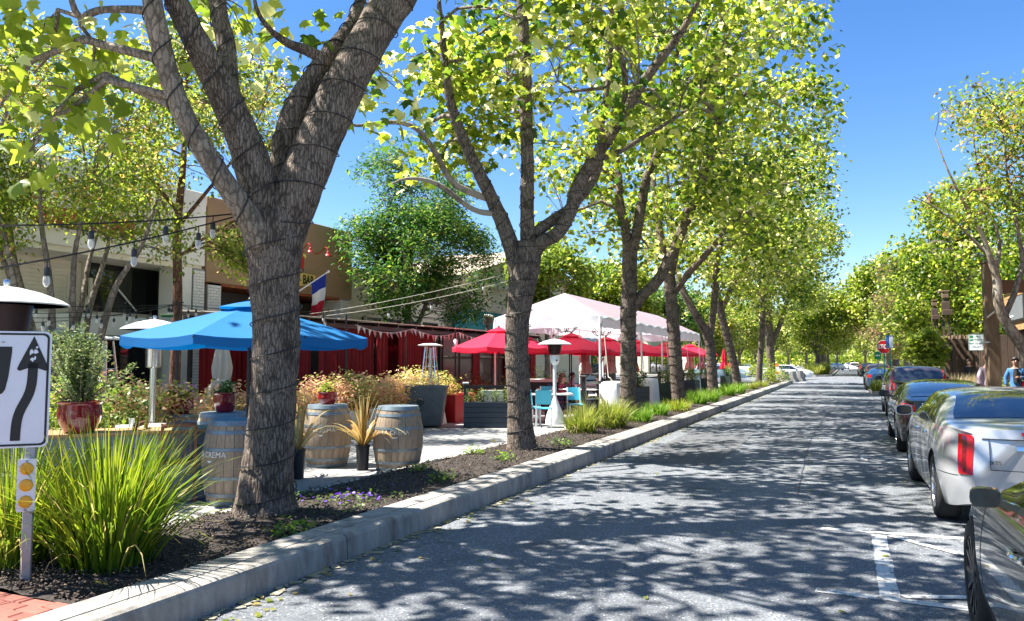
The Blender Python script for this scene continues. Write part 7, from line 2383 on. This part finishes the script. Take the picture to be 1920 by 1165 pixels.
MB().box((-.095, -.012, .13), (.07, .004, .05)).build('symbol', 'sign_green', t)
MB().box((-.095, -.012, .055), (.07, .004, .04)).build('symbol', 'sign_green', t)
for z, s, bd in ((.13, .06, 'MAX'), (.06, .05, 'PARKING'), (-.03, .06, '9AM TO 6PM'), (-.11, .05, 'MON-SAT')):
    text('lettering', bd, s, t, (.04 if z > 0 else 0, -.0125, z), 0, m='sign_green', depth=.001, font_scale=(.8, 1))
MB().box((.2, .02, 0), (.16, .03, .03)).build('bracket', 'post_zinc', t)

# pergola with carved timber figures
pg = thing('pergola', 'dark timber pergola with slatted top behind the crossover', 'pergola', (3.95, 36.0, .12))
for sx in (-.85, 0, .85):
    for sy in (0, 2.2):
        MB().box((sx, sy, 1.2), (.16, .16, 2.4), bev=.01).build('post', 'wood_dark', pg)
for sy in (0, 2.2):
    MB().box((0, sy, 2.3), (2.3, .14, .2), bev=.01).build('beam', 'wood_dark', pg)
for k in range(9):
    MB().box((-1.1 + k * .275, 1.1, 2.47), (.09, 3.2, .14), bev=.006).build('slat', 'wood_post', pg)
for k in range(3):
    MB().box((-.6 + k * .25, .05, 1.1), (.1, .05, 2.2)).build('panel', 'frame_pale' if k == 1 else 'wood_post', pg)
t = thing('timber_wall', 'dark brown timber wall beside the pergola', 'wall', (5.2, 38.5, .12))
for k in range(24):
    MB().box((-1.6 + k * .2, -.3 * 0, 1.15), (.19, .08, 2.3), bev=.006).build('plank', 'wood_dark', t)
MB().box((.7, .12, 1.1), (4.9, .1, 2.2)).build('backing', 'wood_dark', t)
t = thing('timber_wall', 'dark wall behind the pedestrians', 'wall', (6.3, 31.5, .12))
for k in range(20):
    MB().box((-1.9 + k * .2, 0, 1.2), (.19, .08, 2.4), bev=.006).build('plank', 'wood_dark', t)
MB().box((0, .12, 1.2), (4.1, .1, 2.35)).build('backing', 'wood_dark', t)
def totem(x, y, z, s, label):
    t = thing('timber_figure', label, 'sculpture', (x, y, z)); t.scale = (s, s, s)
    for sx in (-.09, .09):
        MB().box((sx, 0, .42), (.09, .12, .84), bev=.01).build('leg', 'wood_dark', t)
    MB().box((0, 0, 1.12), (.32, .2, .56), bev=.015).build('torso', 'wood_dark', t)
    MB().box((.05, -.08, .95), (.38, .16, .22), bev=.015).build('arm_block', 'wood_dark', t)
    MB().box((0, 0, 1.46), (.2, .16, .14)).build('neck', 'wood_dark', t)
    MB().box((0, 0, 1.66), (.25, .24, .22), bev=.015).build('head', 'wood_post', t)
    MB().box((0, 0, 1.83), (.29, .28, .06), bev=.01).build('cap', 'wood_post', t)
    return t
totem(3.35, 36.3, 2.66, .8, 'shorter blocky timber figure on the pergola top')
totem(3.75, 36.3, 2.66, 1.0, 'taller blocky timber figure on the pergola top')
for k, (x, y, n) in enumerate([(3.4, 31.0, 90), (3.7, 32.4, 100), (4.1, 33.4, 90), (3.3, 33.6, 90), (4.3, 31.6, 80)]):
    tuft('straw_grass', ['dry straw grass nearest behind the black liftback', 'dry straw grass second along the pavement bed', 'dry straw grass by the pergola foot', 'dry straw grass left of the pergola', 'dry straw grass before the dark wall'][k], (x, y, .12), 260, 1.05, .45, .03, 'leaf_straw', 400 + k, 'dry grasses on the right pavement', base_r=.4, droop=.5)
shrub('leafy_shrub', 'low green shrub at the feet of the pedestrians', (4.2, 25.6, .12), .6, .6, .95, 600, .1, 'leaf_box', 410)
shrub('leafy_shrub', 'dark shrub under the timber shop fascia', (4.4, 28.4, .12), .6, .7, 1.1, 700, .1, 'leaf_box', 411, vm=.3)
# planted kerb bulge with stop sign
mb = MB().prism([(2.9, 39.6), (1.5, 41.0), (.95, 42.0), (.95, 44.8), (1.5, 45.6), (2.9, 46.2)], 0, .15)
struct('kerb_bulge', mb, 'kerb_concrete', label='planted kerb bulge between the parked cars')
shrub('leafy_shrub', 'bushy plants on the kerb bulge before the blue hatchback', (1.75, 42.4, .15), .7, 1.2, .8, 700, .13, 'leaf_tussock', 412, sig=.18)
tuft('straw_grass', 'grassy plants at the tip of the kerb bulge', (1.3, 41.9, .15), 220, .6, .6, .035, 'leaf_tussock', 413, base_r=.3)
t = thing('stop_sign', 'red octagonal stop sign on a post beyond the parked crossover', 'sign', (1.72, 44.2, .15), R(4))
MB().tube([(0, .03, 0), (0, .03, 2.6)], .035, 8).build('post', 'sign_teal', t)
oc = lambda r0: [(r0 * math.cos(PI / 8 + k * PI / 4), r0 * math.sin(PI / 8 + k * PI / 4)) for k in range(8)]
q = MB(); q.ext([(x, -.02, z + 2.2) for x, z in oc(.37)][::-1], (0, .01, 0)); f_ = q.build('face', 'cloth_white', t)
q = MB(); q.ext([(x, -.024, z + 2.2) for x, z in oc(.345)][::-1], (0, .003, 0)); q.build('red_field', 'sign_red', f_)
text('lettering', 'STOP', .28, f_, (0, -.028, 2.2), 0, m='cloth_white', depth=.002, bold=.008, font_scale=(.82, 1.1))
t = thing('info_sign', 'blue and white information panel in front of the stop sign', 'sign', (1.92, 42.6, .15), R(-6))
MB().tube([(0, .03, 0), (0, .03, 2.75)], .03, 8).build('post', 'sign_teal', t)
MB().box((0, 0, 2.42), (.34, .03, .64), bev=.006).build('panel', 'sign_blue', t)
MB().box((.07, -.018, 2.4), (.18, .01, .54)).build('white_field', 'cloth_white', t)
t = thing('info_sign', 'small green sign left of the stop sign', 'sign', (1.62, 50.4, .0), 0)
MB().tube([(0, .03, 0), (0, .03, 2.2)], .03, 8).build('post', 'post_zinc', t)
MB().box((0, 0, 1.95), (.36, .02, .46), bev=.006).build('panel', 'sign_green', t)
MB().box((0, -.012, 1.95), (.24, .006, .08)).build('white_bar', 'cloth_white', t)
# concrete barriers and barricade at the lane closure
for k, (x, y) in enumerate([(-4.45, 63.0), (-4.05, 65.8), (-3.65, 68.6)]):
    t = thing('concrete_barrier', ['concrete barrier nearest the strip end', 'middle concrete barrier at the lane closure', 'concrete barrier furthest into the crossing'][k], 'barrier', (x, y, .004), R(-4), group='concrete barriers at the lane closure')
    pr = [(-.3, 0), (.3, 0), (.3, .08), (.16, .3), (.09, .82), (-.09, .82), (-.16, .3), (-.3, .08)]
    q = MB(); q.ext([(x_, -1.1, z) for x_, z in pr], (0, 2.2, 0)); q.build('body', 'kerb_concrete', t)
    for s in (-.7, .7): MB().box((0, s, .03), (.62, .2, .05)).build('drain_slot', 'joint_dark', t)
t = thing('barricade', 'orange and white striped barricade beside the concrete barriers', 'barricade', (-5.3, 63.2, .004), R(-5))
for z, mm in ((.35, 'cloth_white'), (.72, 'orange'), (1.09, 'cloth_white'), (1.3, 'orange')):
    MB().box((0, 0, z), (.8, .04, .2)).build('board', mm, t)
for s in (-.36, .36): MB().box((s, .03, .7), (.05, .05, 1.4)).build('leg', 'white_metal', t)
# far strip planting
for k, (x, y, s) in enumerate([(-3.2, 90.2, 1.2), (-2.6, 92.5, 1.3), (-3.8, 92.0, 1.3), (-2.7, 96, 1.4), (-3.7, 97, 1.3), (-3.2, 101, 1.5)]):
    tuft('grass_clump', ['tall grass clump at the nose of the far strip', 'tall grass clump right behind the far strip nose', 'tall grass clump left behind the far strip nose', 'grass clump right of the far strip trunk', 'grass clump left of the far strip trunk', 'grass clump furthest along the far strip'][k], (x, y, .16), 260, s, .5, .08, 'leaf_tussock', 430 + k, 'clumps on the far strip', base_r=.6, droop=.6)
# ------------------------------------------------------------------ people
mat('skin', (.42, .24, .17), .55, vary=.08, scale=14)
mat('hair_dark', (.02, .013, .01), .5, vary=.3, scale=30)
mat('hair_brown', (.1, .045, .025), .5, vary=.3, scale=30)
mat('denim', (.05, .16, .34), .85, vary=.15, scale=20)
mat('black_cloth', (.012, .012, .014), .85, vary=.2)
mat('pink_shirt', (.55, .42, .5), .85, vary=.06, scale=10)
mat('grey_trouser', (.3, .32, .36), .85, vary=.1)
mat('maroon_cloth', (.25, .03, .06), .85, vary=.1)
mat('bag_red', (.5, .01, .015), .5, vary=.08)
mat('leather', (.03, .02, .015), .5, vary=.2)

def skin_mesh(name, joints, edges, root=0):
    """joints: (x,y,z,r)"""
    me = bpy.data.meshes.new(name)
    me.from_pydata([j[:3] for j in joints], edges, [])
    ob = bpy.data.objects.new(name + '_tmp', me)
    ob.modifiers.new('skin', 'SKIN')
    for i, j in enumerate(joints):
        sv = me.skin_vertices[0].data[i]
        rr_ = j[3]
        sv.radius = rr_ if hasattr(rr_, '__len__') else (rr_, rr_)
        sv.use_root = (i == root)
    sb = ob.modifiers.new('sub', 'SUBSURF'); sb.levels = 2; sb.render_levels = 2
    m2 = evaluated(ob)
    bpy.data.meshes.remove(me)
    m2.name = name
    m2.polygons.foreach_set('use_smooth', np.ones(len(m2.polygons), dtype=bool))
    return m2

def person(label, loc, rz, top, bottom, hair, arms, seated=False, h=1.0, long_hair=False, glasses=False, hat=False, lean=0., group=None, hold=None):
    t = thing('person', label, 'person', loc, rz, group=group); t.scale = (h, h, h)
    pz = .46 if seated else .86
    def up(x, y, z):                                   # torso leans about the pelvis
        return (x, y - math.sin(lean) * z, pz + math.cos(lean) * z)
    if seated:
        legs = {s: [(s * .09, -.05, pz), (s * .11, -.44, pz + .02), (s * .11, -.4, .08), (s * .11, -.53, .03)] for s in (-1, 1)}
    else:
        legs = {s: [(s * .085, 0, pz - .03), (s * .095, -.02 + .04 * s, .46), (s * .095, .03 + .05 * s, .08), (s * .1, -.11 + .05 * s, .03)] for s in (-1, 1)}
    spine = [((0, 0, pz), (.125, .1)), (up(0, 0, .2), (.105, .085)), (up(0, 0, .38), (.125, .09)), (up(0, .005, .5), (.055, .055)), (up(0, -.01, .57), (.05, .055)), (up(0, -.02, .63), (.074, .088)), (up(0, -.015, .71), (.07, .085))]
    J = [(*p, r_) for p, r_ in spine]; E_ = [(i, i + 1) for i in range(6)]
    sh = {s: up(s * .15, 0, .43) for s in (-1, 1)}
    for s in (-1, 1):
        b = len(J)
        J += [(*sh[s], .052), (*arms[s][0], .04), (*arms[s][1], .028)]
        E_ += [(2, b), (b, b + 1), (b + 1, b + 2)]
        b = len(J)
        L_ = legs[s]
        J += [(*L_[0], .085), (*L_[1], .055), (*L_[2], .036), (*L_[3], .032)]
        E_ += [(0, b), (b, b + 1), (b + 1, b + 2), (b + 2, b + 3)]
    me = skin_mesh('body', J, E_); me.materials.append(M['skin']); link('body', me, t)
    # clothes follow the body
    JT = [(*spine[k][0], (spine[k][1][0] + .026, spine[k][1][1] + .03)) for k in range(3)] + [(*up(0, 0, .455), (.075, .07)), (*up(0, 0, -.07), (.155, .13))]
    ET = [(0, 1), (1, 2), (2, 3), (0, 4)]
    for s in (-1, 1):
        b = len(JT)
        w_ = Vector(arms[s][0]).lerp(Vector(arms[s][1]), .88)
        JT += [(*sh[s], .066), (*arms[s][0], .054), (*w_, .042)]
        ET += [(2, b), (b, b + 1), (b + 1, b + 2)]
    me = skin_mesh('top', JT, ET); me.materials.append(M[top]); tp = link('top', me, t)
    JB = [(0, 0, pz + .12, (.13, .108)), (0, 0, pz, (.145, .12))]; EB = [(0, 1)]
    for s in (-1, 1):
        b = len(JB); L_ = legs[s]
        an = Vector(L_[2]) + Vector((0, 0, .05))
        JB += [(*L_[0], .1), (*L_[1], .07), (*an, .055)]
        EB += [(1, b), (b, b + 1), (b + 1, b + 2)]
        q = Vector(L_[3])
        MB().box((q.x, q.y + .06, .045), (.09, .25, .08), bev=.03).build('shoe', 'leather', t)
    me = skin_mesh('trousers', JB, EB, 1); me.materials.append(M[bottom]); link('trousers', me, t)
    hc = Vector(up(0, -.015, .665))
    P = []
    for i in range(9):
        th_ = PI * (.0 + .62 * i / 8)
        row = []
        for k in range(20):
            a = 2 * PI * k / 20
            f = max(0, -math.sin(a))                    # open at the face (-y)
            th2 = th_ * (1 - .52 * f)
            row.append((hc.x + .093 * math.sin(th2) * math.cos(a), hc.y + .012 + .106 * math.sin(th2) * math.sin(a), hc.z + .02 + .108 * math.cos(th2)))
        P.append(row)
    MB().grid(P, closed_u=True).build('hair', hair, t, ang=180)
    if long_hair:
        MB().tube([hc + Vector((0, .07, .05)), hc + Vector((0, .1, -.06)), hc + Vector((0, .1, -.2)), hc + Vector((0, .08, -.3))], [.07, .085, .075, .03], 10).build('hair_length', hair, t)
    fm = MB()
    fm.tube([hc + Vector((0, -.085, .01)), hc + Vector((0, -.108, -.02)), hc + Vector((0, -.09, -.03))], [.008, .013, .009], 6)
    for s in (-1, 1):
        fm.ball(tuple(hc + Vector((s * .078, .0, -.01))), .02, 6, 5, (.5, 1, 1.4))
    fm.build('nose_and_ears', 'skin', t)
    MB().box(tuple(hc + Vector((0, -.088, -.055))), (.04, .01, .008), bev=.003).build('mouth', 'maroon_cloth', t)
    for s in (-1, 1):
        MB().ball(tuple(hc + Vector((s * .03, -.086, .015))), .024 if glasses else .011, 8, 6, (1, .4, .8)).build('lens' if glasses else 'eye', 'ink_black', t)
        # hand: palm, four fingers, thumb
        w_ = Vector(arms[s][1]); d = (w_ - Vector(arms[s][0])).normalized()
        sd = d.cross(Vector((0, 0, 1))); sd = sd.normalized() if sd.length > .1 else Vector((1, 0, 0))
        dn = d.cross(sd).normalized()
        hm = MB()
        hm.tube([w_ - d * .01, w_ + d * .04, w_ + d * .08], [.024, .032, .03], 8)
        for k in range(4):
            b = w_ + d * .075 + sd * (-.024 + .016 * k)
            ln = (.045, .055, .052, .04)[k]
            hm.tube([b, b + d * ln * .5 + dn * .006, b + d * ln * .8 + dn * .025], [.009, .008, .006], 5)
        hm.tube([w_ + d * .025 + sd * .025, w_ + d * .05 + sd * .045 + dn * .01, w_ + d * .075 + sd * .045 + dn * .02], [.01, .009, .007], 5)
        hm.build('hand', 'skin', t)
    if hat:
        MB().lathe([(.16, .0), (.1, .015), (.095, .08), (.07, .1), (0, .105)], 18, tuple(hc + Vector((0, .01, .06)))).build('cap', 'black_cloth', t)
    return t, tp

AH = {-1: [(-.23, .02, 1.06), (-.25, -.06, .84)], 1: [(.23, .02, 1.06), (.25, -.06, .84)]}
# walkers on the right pavement
t, tp = person('person in a denim jacket and sunglasses holding a phone, red bag on one arm', (4.02, 23.9, .125), R(-4), 'denim', 'black_cloth', 'hair_dark',
       {-1: [(-.24, .02, 1.06), (-.24, -.05, .84)], 1: [(.24, .0, 1.07), (.06, -.2, 1.1)]}, glasses=True, h=.97)
MB().tube([(0, -.105, 1.32), (0, -.118, 1.15), (0, -.122, .95)], [.05, .075, .07], 10).build('inner_top', 'black_cloth', t)
MB().box((.03, -.25, 1.16), (.07, .015, .14), .3, bev=.006).build('phone', 'car_trim', t)
g = thing('shoulder_bag', 'bright red bag on the arm of the person in denim', 'bag', (4.27, 23.85, .82), .2)
MB().box((0, 0, .13), (.3, .12, .27), bev=.03).build('body', 'bag_red', g)
MB().tube([(-.1, 0, .26), (-.07, 0, .4), (0, 0, .44), (.07, 0, .4), (.1, 0, .26)], .012, 6).build('strap', 'bag_red', g)
person('person in a pale pink shirt standing behind the timber post', (3.2, 22.6, .125), R(30), 'pink_shirt', 'grey_trouser', 'hair_brown', AH, h=1.0)
person('person in dark clothes standing by the pergola', (4.35, 35.2, .125), R(20), 'black_cloth', 'black_cloth', 'hair_brown', AH, h=.95)
# diners and staff
SIT = {-1: [(-.22, -.1, .68), (-.14, -.34, .74)], 1: [(.22, -.1, .68), (.1, -.36, .78)]}
person('diner in a dark red top seated under the tent', (-8.3, 22.95, .004), R(90), 'maroon_cloth', 'black_cloth', 'hair_brown', SIT, True, .97, True, lean=.15)
person('dark-haired diner seated with back to the tent pole', (-7.0, 23.0, .004), R(-90), 'black_cloth', 'black_cloth', 'hair_dark', SIT, True, .97, True, lean=.1)
person('waiter in black standing beside the second trunk', (-9.35, 22.0, .004), R(35), 'black_cloth', 'black_cloth', 'hair_dark', {-1: [(-.22, -.02, 1.05), (-.16, -.26, 1.0)], 1: [(.22, -.02, 1.05), (.16, -.26, 1.02)]}, h=.98, hat=True)
person('diner in a pale shirt deep under the tent', (-9.25, 26.65, .004), R(90), 'pink_shirt', 'grey_trouser', 'hair_dark', SIT, True, .97, lean=.12)
# glasses and plates on the tables
for k, (x, y, lb) in enumerate([(-7.75, 22.85, 'small glass on the diners table'), (-7.5, 23.05, 'second glass on the diners table'), (-7.5, 19.0, 'glass on the white table with the cyan chairs'), (-8.3, 7.1, 'glass on the white-topped near table')]):
    o = MB().lathe([(0, 0), (.03, 0), (.036, .11), (.033, .11), (.028, .008), (0, .008)], 12).build('drinking_glass', 'glass_bulb', None, (x, y, .775)); tag(o, lb, 'glass', 'glasses on the tables')

bpy.data.scenes.remove(TMP)
